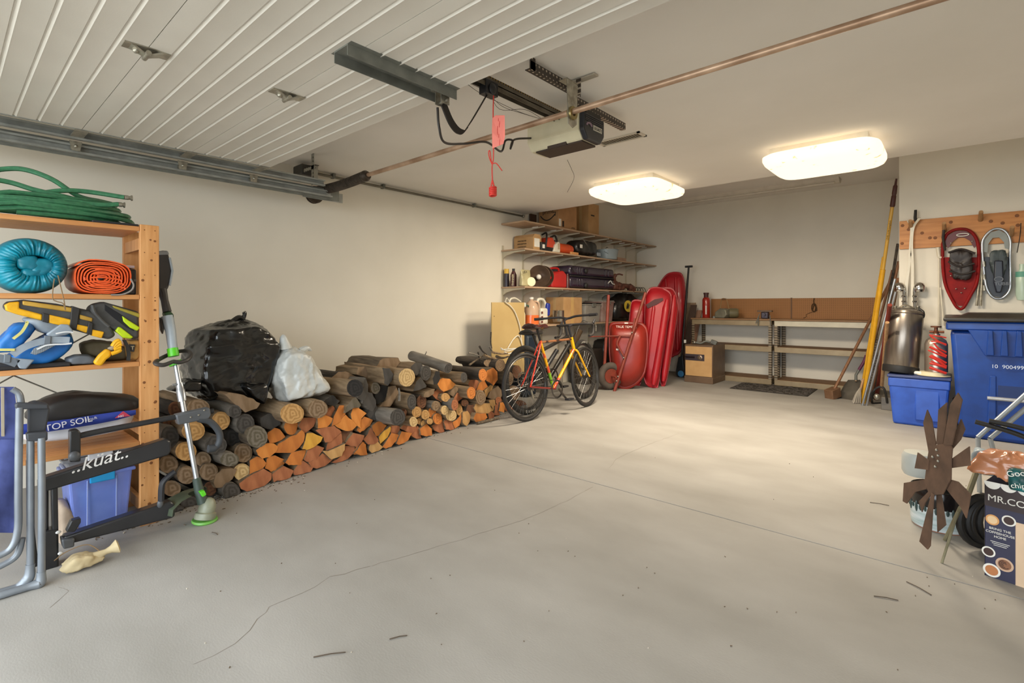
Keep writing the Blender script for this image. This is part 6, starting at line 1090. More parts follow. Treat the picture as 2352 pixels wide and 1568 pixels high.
text('TRUE TEMPER', hit(*zt(268, 748), Pw + nw.normalized() * .16, nw), (nw.cross(Vector((0, 0, 1)))) * -1, (0, 0, 1), .045, M('stencil_white', '#e8ded2'), wbw, bold=.001)
MB().prism([hit(*zt(x, y), Pw + nw.normalized() * .165, nw) for x, y in ((270, 980), (300, 984), (298, 1002), (272, 1000))], nw.normalized() * .002).build('white_sticker', m_lab, wbw, smooth=0)
MB().prism([hit(*zt(x, y), Pw + nw.normalized() * .1, nw) for x, y in ((365, 688), (405, 688), (405, 702), (365, 702))], nw.normalized() * .004).build('white_sticker', m_lab, wbw, smooth=0)
def wq(x, y, d): return hit(*zt(x, y), Pw + nw.normalized() * d, nw)
MB().rod(wq(602, 352, .2), wq(245, 1478, .22), .021, n=10).build('handle', m_wbt, wbw)
MB().rod(wq(185, 378, .16), wq(140, 1165, .16), .021, n=10).build('handle', m_wbt, wbw)
MB().rod(wq(-40, 848, .17), wq(440, 835, .2), .009, n=8).build('cross_bar', m_wbt, wbw)
MB().tube([wq(320, 835, .2), wq(285, 900, .2), wq(280, 940, .2), wq(365, 1080, .2)], [.016, .016, .012, .012], 8).build('leg_brace', m_wbt, wbw)
MB().tube([wq(480, 640, .2), wq(450, 810, .2)], .012, 8).build('leg_brace', m_wbt, wbw)
for q in ((450, 800), (355, 1085), (290, 1295), (275, 1345)): MB().ell(wq(*q, .245), (.012, .012, .012), n=8, m=6).build('bolt', m_zinc, wbw)
wc = wq(205, 1318, .14); ax_ = Vector((.85, -.5, 0)); wc.z = .19
MB().tube([wc + Vector((ax_.y * -1, ax_.x, 0)).normalized() * (.14 * math.cos(2 * pi * k / 32)) + Vector((0, 0, .14 * math.sin(2 * pi * k / 32))) for k in range(32)], .048, 12, closed=True).build('tyre', M('grey_tyre', '#5a5048', '#494039', rough=.8), wbw)
MB().lathe([(0, -.04), (.07, -.03), (.1, -.03), (.1, .03), (.07, .03), (0, .04)], wc, ax_, 20).build('wheel_hub', m_wbt, wbw); MB().rod(wc - ax_ * .12, wc + ax_ * .16, .012).build('axle', m_wbt, wbw)
# --- red plastic sleds standing on end
m_sled = M('sled_red', '#b0121f', '#980d1a', rough=.45, coat=.05, sc_=3)
ns = Vector((.42, -.88, .16))
def sled(lab, P0, n, poly, ridges, slot=None, m=m_sled):
    t_ = thing('plastic_sled', lab, 'sled', (P0.x, P0.y, 0), 'red sleds'); o, c, n_ = dome([zt(*q) for q in poly], P0, n, [(1, 0), (.985, .014), (.95, .014), (.9, .05), (.8, .085), (.62, .095), (.3, .1)], 'hull', m, t_)
    for (a, b, r) in ridges: MB().tube(smoothpath([hit(*zt(*q), P0 + n_ * .085, n_) for q in (a, ((a[0] + b[0]) / 2 + 4, (a[1] + b[1]) / 2), b)], 5), [r * .5] + [r] * 9 + [r * .5], 12).build('runner', m, t_)
    if slot:
        pr = [hit(*zt(*q), P0 + n_ * .1, n_) for q in slot]; MB().prism(pr, n_ * .012).build('hand_slot', M('slot_dark', '#4a0a10', rough=.6), t_, smooth=0)
    return t_
PA = at(1545, 700, Y=8.1); PA.z = 0
sled('tall pointed red plastic toboggan leaning on the back wall', Vector((PA.x, 8.05, 0)), Vector((.2, -.97, .1)), ((735, 280), (800, 180), (860, 130), (950, 116), (1020, 150), (1050, 300), (1056, 600), (1035, 900), (990, 1030), (930, 1065), (880, 1060), (800, 800), (760, 500)), (((940, 180), (960, 1000), .03), ((830, 200), (870, 900), .025)))
PC = at(1525, 888, Z=0)
sled('red plastic sled nested behind the front sled', PC + Vector((0, .06, 0)), ns, ((760, 290), (880, 290), (935, 340), (965, 450), (968, 560), (930, 830), (880, 1150), (825, 1395), (770, 1390), (740, 1000), (740, 500)), (((925, 380), (800, 1350), .045),))
PB = at(1500, 890, Z=0)
sled('front red plastic sled with a dark hand slot beside the wheelbarrow', PB, ns, ((598, 380), (640, 305), (720, 284), (830, 308), (895, 380), (880, 560), (830, 820), (790, 1100), (742, 1425), (668, 1425), (582, 1335), (600, 1000), (585, 700)), (((845, 430), (690, 1390), .05), ((700, 470), (600, 1200), .03)), slot=((605, 490), (700, 430), (795, 412), (800, 440), (720, 490), (625, 530)))
PD = at(1450, 893, Z=0) + Vector((-.05, .35, 0))
sled('red sled edge showing behind the wheelbarrow handles', PD, ns, ((410, 700), (425, 560), (450, 440), (540, 432), (600, 470), (600, 640), (570, 1300), (500, 1420), (440, 1300)), ())
# paddle
kp = thing('paddle', 'black paddle with a T-shaped grip standing behind the red sleds', 'paddle', at(1558, 870, Z=0))
a, b_ = at(1582, 612, Y=8.15), Vector((0, 0, 0)); b_ = at(1562, 862, Y=7.9)
MB().tube([a, a.lerp(b_, .25), b_], [.014, .02, .014], 10).build('shaft', m_bk, kp); MB().rod(a - Vector((.06, 0, 0)), a + Vector((.06, 0, 0)), .018).build('grip', m_bk, kp)
MB().prism([at(u, v, Y=7.85) for u, v in ((1551, 858), (1558, 820), (1568, 815), (1572, 868), (1560, 871))], (0, .03, 0)).build('blade', M('blade_dark', '#22282c', rough=.3), kp, bevel=.008); MB().lathe([(0, 0), (.05, 0), (.05, .006), (0, .006)], at(1564, 858, Y=7.84), (0, -1, 0), 20).build('blue_logo', M('logo_blue', '#3f7fae'), kp)
# boards leaning beside the bench
for (u0, u1, v0_, m_, lab, X_) in ((1578, 1598, 695, M('board_grey', '#a18a72', '#8b745c', rough=.8, st=(10, 10, 1)), 'weathered grey board leaning in the corner left of the bench', 8.4), (1586, 1600, 700, M('board_dark', '#4a382c', rough=.7), 'dark stained board leaning beside the bench', 8.3), (1600, 1612, 712, M('board_pink', '#b08468', rough=.8), 'pinkish board standing behind the bench leg', 8.45)):
    a, b_ = at(u0, v0_, Y=X_), at(u1, v0_, Y=X_); c, d = a + Vector((-.14, -.15, 0)), b_ + Vector((-.14, -.15, 0)); c.z = d.z = 0
    tag(MB().prism([c, d, b_, a], (0, .02, 0)).build('timber_board', m_, bevel=.002), lab, 'board', 'boards by the bench')
# --- safe
sf = thing('floor_safe', 'brown steel floor safe with a tan door and dial', 'safe', (-2.875, 7.74, 0))
m_sfb = M('safe_brown', '#6e5640', '#624b37', rough=.45); X0, X1, YA, YE = -3.085, -2.665, 7.48, 8.0
MB().bx(X0, X1, YA, YE, .01, .565).build('body', m_sfb, sf, bevel=.008)
MB().bx(X0 + .012, X1 - .012, YA - .008, YA, .1, .54).build('door', M('safe_tan', '#c79d68', '#bd935e', rough=.45), sf, bevel=.004)
MB().bx(X0 - .004, X1 + .004, YA - .012, YE + .004, 0, .09).build('plinth', m_sfb, sf, bevel=.006)
dp = MB().bx(X0 + .012, X0 + .3, YA - .012, YA - .008, .33, .425).build('lock_plate', M('lock_plate', '#4e4448', rough=.35, metal=.4), sf, smooth=0)
MB().lathe([(0, 0), (.036, 0), (.036, .006), (.02, .012), (.016, .03), (0, .032)], (X0 + .235, YA - .012, .378), (0, -1, 0), 24).build('dial', M('dial_bronze', '#8c7a68', rough=.3, metal=.6), sf)
MB().rod((X0 + .02, YA - .03, .38), (X0 + .16, YA - .03, .38), .01).build('lever_handle', M('lever_dark', '#2c2024', rough=.3, metal=.5), sf)
pl_t = thing('hand_tool', 'metal pipe clamp lying on top of the safe', 'tool', (-2.85, 7.75, .565)); MB().tube(smoothpath([(-2.98, 7.62, .59), (-2.9, 7.64, .58), (-2.84, 7.66, .61), (-2.78, 7.68, .6)], 4), .014, 8).build('bar', m_galvd, pl_t); MB().box((-2.72, 7.68, .6), (.09, .05, .06), rotm('Y', 20)).build('jaw', m_galvd, pl_t, bevel=.008); MB().ell((-2.99, 7.62, .59), (.025, .025, .025), n=10, m=8).build('knob', m_zinc, pl_t)
tag(MB().box((-3.13, 7.6, .6), (.03, .03, .05)).build('white_cup', m_lab, bevel=.005), 'tiny white cap on the ledge left of the safe top', 'cap')
# --- workbench: two tan steel shelving units with a chipboard top
m_tan_s = M('tan_steel', '#9c8a6c', '#8f7d60', rough=.4, metal=.25); m_perft = dots_mat('perforated_tan_post', '#94836a', '#4c4030', .036, .009, (2,), .45, .2)
BX = ((-3.185, -2.005), (-1.975, -.795)); BY0, BY1 = 8.0, 8.47; BZ = .95
for i, (x0, x1) in enumerate(BX):
    wbn = thing('steel_bench_unit', ['tan steel shelving bench next to the safe', 'tan steel shelving bench next to the leaning tools'][i], 'workbench', ((x0 + x1) / 2, 8.24, 0), 'bench units')
    for x in (x0, x1 - .045):
        for y in (BY0, BY1 - .045):
            s = 1 if y == BY0 else -1
            MB().bx(x, x + .045, y if s > 0 else y + .042, y + .003 if s > 0 else y + .045, 0, BZ - .03).build('post', m_perft, wbn, smooth=0); xx = x if x == x0 else x + .042
            MB().bx(xx, xx + .003, y, y + .045, 0, BZ - .03).build('post_flange', m_perft, wbn, smooth=0)
    for k, z in enumerate((BZ - .02, .55, .075)):
        MB().bx(x0 + .005, x1 - .005, BY0 - .004, BY0 + .004, z - .075, z).build('front_beam', m_tan_s if not (i == 1 and k == 0) else M('pale_beam', '#cfc6ae', rough=.4), wbn, smooth=0, bevel=.003); MB().bx(x0 + .005, x1 - .005, BY1 - .006, BY1, z - .075, z).build('rear_beam', m_tan_s, wbn, smooth=0)
        for xe in (x0 + .002, x1 - .008): MB().bx(xe, xe + .006, BY0, BY1, z - .06, z).build('end_beam', m_tan_s, wbn, smooth=0)
        if k: MB().bx(x0 + .01, x1 - .01, BY0 + .006, BY1 - .008, z - .012, z + .003).build('deck', M('chipboard_brown', '#8a6a4a', '#7a5c3e', rough=.8, sc_=30), wbn, smooth=0)
tag(MB().bx(BX[0][0] - .01, BX[1][1] + .01, BY0 - .02, BY1, BZ - .018, BZ + .004).build('worktop', M('bench_top_brown', '#94704e', '#82603f', rough=.6, sc_=4, st=(1, 6, 1)), bevel=.003), 'long brown worktop spanning both steel bench units', 'worktop')
m_peg = dots_mat('pegboard', '#a8733f', '#6b4520', .0254, .0042, (0, 2), .65)
for (x0, x1, lab) in ((-3.05, -1.865, 'brown pegboard panel behind the bench with a vise before it'), (-1.845, -.8, 'brown pegboard panel with a hank of string on it')): tag(MB().bx(x0, x1, 8.482, 8.49, BZ + .004, 1.262).build('pegboard', m_peg, smooth=0, org=(x0, 8.486, BZ)), lab, 'pegboard', 'pegboards')
tag(MB().bx(-1.865, -1.845, 8.478, 8.492, BZ + .004, 1.27).build('pegboard_batten', M('batten_brown', '#6f4a22')), 'narrow dark batten covering the joint between the two pegboards', 'batten')
def yb(u, v, Y): return at(u, v, Y=Y)
p = yb(1622, 727, 8.2); th_ = thing('thermos_flask', 'tall red flask with a dark cap on the bench', 'flask', (p.x, 8.2, BZ)); MB().lathe([(0, 0), (.058, 0), (.06, .005), (.06, .29), (.05, .315), (.035, .33), (0, .33)], (p.x, 8.2, BZ + .004), n=22).build('body', M('flask_red', '#9c2418', rough=.25, coat=.3), th_); MB().lathe([(.036, 0), (.036, .05), (.042, .052), (.042, .08), (0, .08)], (p.x, 8.2, BZ + .33), n=18).build('cap', M('cap_maroon', '#4a2620'), th_); MB().box((p.x + .02, 8.139, BZ + .13), (.02, .002, .14)).build('label', m_lab, th_, smooth=0)
p = yb(1662, 730, 8.15); ln_ = thing('metal_lantern', 'dented grey metal railroad-style box lamp with a wire handle on the bench', 'lantern', (p.x, 8.15, BZ)); m_gal2 = M('dull_tin', '#8a8672', '#6e6a58', rough=.5, metal=.4, sc_=10)
MB().prism([(p.x - .13, 8.1, BZ + .005), (p.x + .02, 8.08, BZ + .005), (p.x + .07, 8.08, BZ + .06), (p.x + .05, 8.08, BZ + .14), (p.x - .04, 8.08, BZ + .16), (p.x - .12, 8.1, BZ + .1)], (.06, .13, 0)).build('body', m_gal2, ln_, bevel=.012); MB().lathe([(0, 0), (.075, 0), (.075, .1), (.06, .13), (0, .13)], (p.x + .08, 8.18, BZ + .085), (1, .3, 0), 18).build('tail', M('tin_olive', '#6b6244'), ln_)
MB().tube(smoothpath([(p.x - .04, 8.12, BZ + .14), (p.x - .02, 8.12, BZ + .29), (p.x + .02, 8.12, BZ + .31), (p.x + .06, 8.12, BZ + .28), (p.x + .09, 8.12, BZ + .15)], 5), .007, 8).build('wire_handle', M('wire_brass', '#8a6a3a', rough=.5), ln_); MB().rod((p.x - .02, 8.12, BZ + .3), (p.x + .05, 8.12, BZ + .3), .013).build('grip', M('grip_wood', '#6f4a28'), ln_)
p = yb(1640, 728, 8.1); tag(MB().lathe([(0, 0), (.025, 0), (.02, .03), (0, .035)], (p.x, 8.1, BZ + .004), n=10).build('small_nut', m_galvd), 'small metal cap on the bench between flask and lantern', 'cap')
p = yb(1757, 735, 8.0); vs = thing('bench_vise', 'small clamp-on metal vise at the front edge of the bench', 'vise', (p.x, 8.0, BZ)); m_vs = M('vise_steel', '#4c4650', rough=.4, metal=.5)
MB().box((p.x, 8.02, BZ + .06), (.1, .1, .1)).build('body', m_vs, vs, bevel=.015); MB().box((p.x, 8.0, BZ + .12), (.2, .07, .025)).build('jaw', M('jaw_brown', '#6b5440'), vs, bevel=.006); MB().rod((p.x, 7.93, BZ + .07), (p.x, 8.05, BZ + .07), .02).build('screw', m_vs, vs)
for s in (-1, 1): MB().rod((p.x + .075 * s, 7.965, BZ + .06), (p.x + .085 * s, 7.965, BZ - .1), .006).build('clamp_bar', m_galvd, vs)
MB().rod((p.x - .06, 7.95, BZ + .08), (p.x - .11, 7.95, BZ - .06), .007).build('turn_bar', m_galvd, vs)
p = yb(1870, 690, 8.47); st1 = thing('string_hank', 'hank of dark string hanging on the pegboard', 'string', (p.x, 8.47, p.z - .2)); MB().tube(smoothpath([(p.x, 8.475, 1.26), (p.x - .005, 8.47, 1.2), (p.x + .02, 8.468, 1.12), (p.x + .0, 8.466, 1.06), (p.x - .03, 8.468, 1.1), (p.x - .02, 8.466, 1.17), (p.x + .015, 8.464, 1.17), (p.x + .03, 8.466, 1.08), (p.x - .02, 8.462, 1.08), (p.x + .005, 8.464, 1.18)], 6), .007, 6).build('loops', M('string_brown', '#4c3418', rough=.9), st1); MB().tube(smoothpath([(p.x - .02, 8.47, 1.06), (p.x - .1, 8.474, 1.02), (p.x - .1, 8.474, .99), (p.x - .14, 8.474, .965)], 5), .003, 5).build('tail', M('string_brown', '#4c3418'), st1)
# --- door mat
P = [at(u, v, Z=0) for u, v in ((1675.9, 892), (1706.7, 879), (1877.8, 894), (1854.4, 911))]
mt_ = thing('door_mat', 'dark rubber door mat with a pebbled pattern before the bench', 'mat', sum(P, Vector()) / 4); MB().prism(P, (0, 0, .008)).build('base', M('mat_rubber', '#3a352f', rough=.85, sc_=30), mt_, smooth=0)
b = MB(); rnd = random.Random(9)
for k in range(260):
    s, t2 = rnd.uniform(.02, .98), rnd.uniform(.04, .96); q = P[0].lerp(P[3], s).lerp(P[1].lerp(P[2], s), t2); a = rnd.uniform(0, 360); b.box(q + Vector((0, 0, .010)), (rnd.uniform(.03, .07), rnd.uniform(.008, .02), .006), rotm('Z', a))
o = b.build('pebble_relief', M('mat_relief', '#57504a', rough=.8), mt_, smooth=0); o['kind'] = 'stuff'
# ================================================================ RIGHT: LEANING TOOLS
def foot(u, v): return at(u, v, Z=0)
def lean(u, v, X=-.47): return at(u, v, X=X)
m_wood = M('ash_handle', '#8a6244', '#744e34', rough=.5, sc_=4, st=(12, 12, 1)); m_woodl = M('pale_handle', '#b08a62', '#9a744e', rough=.5, sc_=4, st=(12, 12, 1)); m_ypole = M('yellow_fibreglass', '#dba422', '#c8921a', rough=.35)
yp = thing('extension_pole', 'long yellow extension pole with a brown grip reaching to the high ceiling', 'pole', foot(1982, 925)); a, b_ = foot(1983, 926), lean(2059, 410)
MB().rod(a, a.lerp(b_, .62), .024, n=14).build('lower_tube', m_ypole, yp); MB().rod(a.lerp(b_, .6), a.lerp(b_, .9), .017, n=14).build('upper_tube', M('pole_tan', '#c79a3a', rough=.35), yp); MB().tube([a.lerp(b_, k) for k in (.885, .89, .93, .932, .94, .97, .975, 1)], [.02, .024, .022, .018, .022, .02, .012, .009], 14).build('grip', M('grip_brown', '#4a241c', rough=.5), yp)
d = b_ - a
text('LEVEL-5 Mr.LongArm', a.lerp(b_, .745) + Vector((.009, -.0185, 0)), d, Vector((-1, 0, 0)), .024, m_ink, yp)
a2, b2 = foot(1975, 922), lean(2029, 590, X=-.6)
tag(MB().rod(a2, b2, .014, n=10).build('yellow_rod', M('rod_yellow', '#cf9a20', rough=.4)), 'shorter yellow rod with a hooked end beside the extension pole', 'rod')
for (ub, vb, ut, vt, X_, r, m_, lab) in ((1981, 931, 2056, 640, -.5, .013, m_alu, 'bright aluminium pole nearest the yellow pole'), (1990, 931, 2062, 650, -.47, .013, m_alu, 'bright aluminium pole nearest the snowshoe wall'), (1998, 922, 2064, 600, -.47, .015, m_wood, 'brown wooden handle leaning behind the aluminium poles'), (2006, 915, 2062, 560, -.47, .014, m_barkd, 'dark thin pole leaning highest in the corner'), (2016, 905, 2063, 640, -.46, .016, m_wood, 'reddish wooden handle close to the wall corner'), (1975, 915, 2050, 620, -.55, .014, m_wood, 'brown broom handle crossing behind the yellow pole'), (2002, 910, 2054, 660, -.52, .02, M('olive_tube', '#5c5230', rough=.5), 'olive green tube leaning in the tool corner')):
    tag(MB().rod(foot(ub, vb), lean(ut, vt, X_), r, n=10).build('leaning_pole', m_), lab, 'pole', 'poles in the tool corner')
sl = thing('sledge_mallet', 'wooden mallet with a square block head on the floor and slanting handle', 'mallet', foot(1912, 918)); a, b_ = foot(1915, 905), lean(2048, 640, -.62)
p = foot(1911, 916); MB().box(p + Vector((0, .05, .065)), (.11, .16, .12), rotm('Z', -25) @ rotm('X', 12)).build('head', M('block_wood', '#7a5a42', '#66482f', rough=.8, sc_=10), sl, bevel=.008); MB().rod(p + Vector((.01, .05, .1)), b_, .017, n=10).build('handle', m_wood, sl)
sh = thing('scoop_shovel', 'grey scoop shovel with a purple-gripped shaft standing on its blade', 'shovel', foot(1960, 925)); Ps = foot(1958, 920)
G = []
for i, (v, w) in enumerate(((872, 14), (885, 22), (900, 28), (915, 30), (925, 26))):
    G.append([at(1962 - i * 2 + w * q, v, Y=7.55 - .05 * i - .03 * (1 - abs(q))) for q in (-1, -.5, 0, .5, 1)])
MB().sheet(G, .004).build('blade', M('shovel_steel', '#5f5a52', '#4f4a42', rough=.5, metal=.5), sh); MB().tube(smoothpath([at(u, v, Y=7.5) for u, v in ((1966, 875), (1966, 862), (1972, 850), (1984, 832), (1990, 815), (2000, 780), (2010, 740))], 5), .013, 10).build('shaft', m_woodl, sh); MB().tube(smoothpath([at(u, v, Y=7.495) for u, v in ((1973, 849), (1984, 831), (1990, 816))], 5), .018, 10).build('purple_grip', M('grip_purple', '#5c2440', rough=.4), sh); MB().tube([at(1966, 873, Y=7.5), at(1966, 861, Y=7.5), at(1973, 849, Y=7.5)], .016, 10).build('socket', m_galvd, sh)
mp = thing('string_mop', 'grey string mop head spread at the foot of the tools', 'mop', foot(1970, 927))
for k in range(14):
    q = foot(1958 + k * 1.6, 924 + (k % 3) * 1.5); tp_ = at(1976, 900, Y=7.2); tp_.z = .18
    MB().tube(smoothpath([tp_, tp_.lerp(q, .5) + Vector((0, -.02, .02)), q + Vector((0, 0, .006))], 4), .007, 5).build('strand', M('mop_grey', '#a39a8c', rough=.9), mp)
tag(MB().tube([at(1975, 900, Y=7.2) , lean(2046, 640, -.58)], .014, 10).build('mop_handle', m_woodl), 'pale mop handle rising among the poles', 'handle')
rk_ = thing('garden_fork', 'old D-shaped steel garden tool on the floor beside the blue tote', 'garden tool', foot(2020, 928))
MB().tube(smoothpath([foot(2003, 926) + Vector((0, 0, .01)), at(2002, 905, Y=6.9), at(2012, 892, Y=6.85), at(2025, 888, Y=6.85), at(2033, 898, Y=6.85), at(2038, 925, Y=6.9)], 6), .012, 8).build('loop', m_bk, rk_); MB().rod(foot(2003, 928) + Vector((0, 0, .012)), foot(2040, 926) + Vector((0, 0, .012)), .009).build('blade_bar', m_bk, rk_); MB().rod(at(2025, 890, Y=6.88), lean(2038, 740, -.5), .017, n=10).build('handle', m_woodl, rk_); MB().ell(at(2014, 911, Y=6.85), (.03, .03, .035), n=12, m=8).build('steel_cap', m_zinc, rk_)
tag(MB().rod(foot(2012, 918), lean(2044, 700, -.48), .02, n=10).build('axe_handle', M('handle_red', '#7a2e20', rough=.5)), 'dark red tool handle between the poles and the keg', 'handle')
tag(MB().bx(-.62, -.5, 6.9, 7.05, 0, .14).build('grey_block', M('grey_steel_box', '#6c665e', rough=.5), bevel=.006), 'low grey metal box behind the garden tool', 'box')
# ================================================================ BLUE TOTE, KEG, GAS BOTTLE
m_tote = M('tote_blue', '#2f58b8', '#284ca4', rough=.4); TX0, TX1, TY0, TY1, TZ = -.49, -.04, 6.15, 6.6, .47
tt = thing('storage_tote', 'blue plastic storage tote with a dark lid under the steel keg', 'tote', (-.18, 6.36, 0)); i = .03
MB().add([(TX0 + i, TY0 + i, 0), (TX1 - i, TY0 + i, 0), (TX1 - i, TY1 - i, 0), (TX0 + i, TY1 - i, 0), (TX0, TY0, TZ - .1), (TX1, TY0, TZ - .1), (TX1, TY1, TZ - .1), (TX0, TY1, TZ - .1)], [(0, 3, 2, 1), (0, 1, 5, 4), (1, 2, 6, 5), (2, 3, 7, 6), (3, 0, 4, 7)]).build('tub', m_tote, tt, smooth=0, bevel=.02)
MB().bx(TX0 - .006, TX1 + .006, TY0 - .006, TY1 + .006, TZ - .105, TZ - .015).build('rim_band', m_tote, tt, bevel=.012); MB().bx(TX0 - .014, TX1 + .014, TY0 - .014, TY1 + .014, TZ - .015, TZ + .012).build('lid', M('lid_navy', '#34406e', rough=.45), tt, bevel=.008)
MB().bx(TX0 + .2, TX0 + .38, TY0 + .002, TY0 + .03, .06, TZ - .11).build('front_panel', m_tote, tt, bevel=.01)
KZ = TZ + .012
kb = at(2068, 852, Y=6.33); kb.z = KZ + .03; ktop = at(2082, 716, Y=6.4); ka = (ktop - kb).normalized(); kl = (ktop - kb).length
kg = thing('steel_keg', 'tall brushed steel soda keg standing on the blue tote', 'keg', (kb.x, kb.y, KZ)); m_keg = M('brushed_steel', '#8f867c', '#7c736a', rough=.28, metal=.85, sc_=3, st=(12, 12, .5)); r = .142
MB().lathe([(0, .02), (r * .9, .02), (r, .04), (r, kl - .04), (r * .98, kl - .03), (r * 1.02, kl - .02), (r * .98, kl), (r * .6, kl + .03), (0, kl + .04)], kb, ka, 36).build('shell', m_keg, kg); MB().lathe([(0, -.03), (r * 1.0, -.03), (r * 1.04, -.02), (r * 1.04, .035), (r * .98, .045), (0, .045)], kb, ka, 30).build('rubber_boot', m_bk, kg)
top = kb + ka * kl
MB().tube(arc(top + ka * .04, .06, 0, 360, 18, (1, 0, 0), (0, 1, 0))[:-1], .008, 6, closed=True).build('lid_ring', m_zinc, kg); MB().tube(smoothpath([top + Vector((-.07, -.02, .03)), top + Vector((-.01, -.04, .07)), top + Vector((.06, -.02, .04))], 5), .007, 6).build('lid_bail', m_zinc, kg)
for dx in (-.09, .09): MB().lathe([(.014, 0), (.014, .04), (.018, .045), (.018, .06), (0, .06)], top + Vector((dx, 0, .0)), (0, 0, 1), 12).build('post_fitting', m_zinc, kg)
MB().tube(smoothpath([top + Vector((.1, 0, .03)), top + Vector((.13, -.02, .0)), top + Vector((.13, -.03, -.05)), top + Vector((.1, -.03, -.06))], 5), .012, 8).build('side_hook', m_bk, kg)
for k in range(5): text('SODA', kb + ka * (.36 + .012 * k) + Vector((-.06, -r * .93, 0)), (1, -.4, 0), (0, 0, 1), .012, m_ink, kg) if k < 3 else None
gz = KZ; gb = at(2150, 852, Y=6.3); gt = thing('gas_bottle', 'small brushed steel gas bottle with red netting on a white plate', 'gas bottle', (gb.x, 6.3, gz)); r = .088
MB().lathe([(0, 0), (.12, 0), (.13, .006), (.1, .012), (.1, .04), (0, .042)], (gb.x - .02, 6.28, gz), n=30).build('white_plate', M('ivory_plate', '#d9cfae', rough=.4), gt)
MB().lathe([(0, 0), (r, 0), (r, .26), (r * .85, .3), (r * .45, .33), (.03, .34), (.03, .36), (0, .36)], (gb.x, 6.3, gz + .042), n=28).build('cylinder', M('gas_steel', '#b8a89a', rough=.3, metal=.8), gt); MB().lathe([(.02, 0), (.025, .02), (.014, .03), (.014, .06), (.04, .062), (.042, .075), (0, .078)], (gb.x, 6.3, gz + .4), n=16).build('valve', M('brass_dark', '#7a4a34', rough=.4, metal=.6), gt); MB().rod((gb.x - .05, 6.3, gz + .42), (gb.x + .06, 6.3, gz + .42), .012).build('outlet', M('brass_dark', '#7a4a34'), gt)
m_net = M('net_red', '#c02a1e', rough=.5)
nr = random.Random(4)
for k in range(11): zk = gz + .4 - .032 * k; MB().tube(smoothpath([(gb.x - .03 + nr.uniform(-.03, .02), 6.195, zk + nr.uniform(-.01, .02)), (gb.x + .02, 6.19, zk - nr.uniform(.0, .04)), (gb.x + .075, 6.2, zk - nr.uniform(.02, .08))], 4), nr.uniform(.006, .013), 6).build('red_netting', m_net, gt)
tag(MB().tube([(gb.x - .2, 6.25, KZ + .02), (gb.x - .1, 6.25, KZ + .02)], .018, 10).build('hose_fitting', m_lab), 'white plastic hose fitting lying on the tote lid', 'fitting')
tag(MB().rod((gb.x - .1, 6.26, KZ + .018), (gb.x - .02, 6.3, KZ + .018), .014).build('maroon_hose', M('hose_maroon', '#5a2030')), 'short maroon hose joined to the white fitting', 'hose')
# ================================================================ SNOWSHOE WALL
YW = 6.75
m_brd = M('knotty_pine', '#c98a4a', '#b4743a', rough=.5, sc_=3, st=(1.2, 12, 12), det=6)
z0, z1 = at(2066, 573, Y=YW).z, at(2066, 509, Y=YW).z
hb = thing('hook_board', 'knotty pine board with wooden pegs fixed to the wall', 'board', (.6, YW, z0)); MB().bx(-.445, 2.0, YW - .032, YW - .002, z0, z1).build('plank', m_brd, hb, bevel=.004)
for (u, v) in ((2073, 518), (2090, 522), (2087, 527), (2118, 535), (2072, 559), (2136, 546), (2148, 546), (2184, 510), (2303, 512), (2336, 495), (2338, 517), (2276, 508)):
    p = at(u, v, Y=YW - .0325); MB().lathe([(0, 0), (.016, 0), (.012, .001), (0, .001)], p, (0, -1, 0), 12).build('knot', m_knot, hb)
for (u, v) in ((2093, 524), (2169, 530), (2252, 505), (2322, 540)):
    p = at(u, v, Y=YW - .03); MB().tube([p, p + Vector((0, -.07, .02)), p + Vector((0, -.15, .06))], [.02, .018, .016], 12).build('peg', m_woodl, hb)
def W(u, v, d=.06): return at(u, v, Y=YW - d)
ro = thing('red_snowshoe', 'red tapered snowshoe with black bindings hanging from the peg board', 'snowshoe', W(2205, 705)); m_srd = M('snowshoe_red', '#8e1512', '#701012', rough=.6, spec=.2); m_strap = M('rubber_strap', '#2a2220', rough=.5)
out = [(2165, 560), (2175, 538), (2195, 527), (2220, 527), (2238, 540), (2247, 565), (2248, 610), (2243, 650), (2228, 680), (2212, 707), (2200, 707), (2188, 690), (2172, 655), (2166, 615)]
P = [W(u, v) for u, v in out]; MB().tube(smoothpath(P + [P[0]], 5)[:-1], .014, 10, closed=True).build('frame', m_srd, ro)
c = sum(P, Vector()) / len(P)
MB().prism([c + (W(u, v, .055) - c) * .97 for u, v in ((2168, 590), (2247, 590), (2247, 610), (2242, 650), (2227, 680), (2211, 705), (2201, 705), (2189, 690), (2173, 655), (2167, 615))], (0, .006, 0)).build('decking', m_srd, ro, smooth=0)
MB().prism([W(u, v, .058) for u, v in ((2168, 556), (2178, 540), (2196, 530), (2219, 530), (2236, 542), (2245, 560), (2238, 570), (2228, 553), (2214, 545), (2200, 545), (2188, 555), (2178, 570))], (0, .008, 0)).build('toe_deck', M('toe_dark_red', '#5c1214', rough=.4), ro, smooth=0)
MB().tube(arc(W(2211, 539, .07), .045, 0, 360, 16, (1, 0, 0), (0, 0, .3))[:-1], .004, 6, closed=True).build('white_oval', m_lab, ro)
hullblob([W(u, v, d) for u, v in ((2178, 572), (2234, 570), (2240, 612), (2232, 646), (2186, 646), (2176, 600)) for d in (.06, .13)], 'binding', m_strap, ro, n=40, m=26, amp=.03, fr=14, p=8)
for q in (((2178, 600), (2205, 612), (2238, 605)), ((2180, 622), (2210, 630), (2240, 622)), ((2178, 580), (2208, 572), (2240, 582))): MB().tube(smoothpath([W(u, v, .125) for u, v in q], 5), .01, 8).build('strap', m_strap, ro)
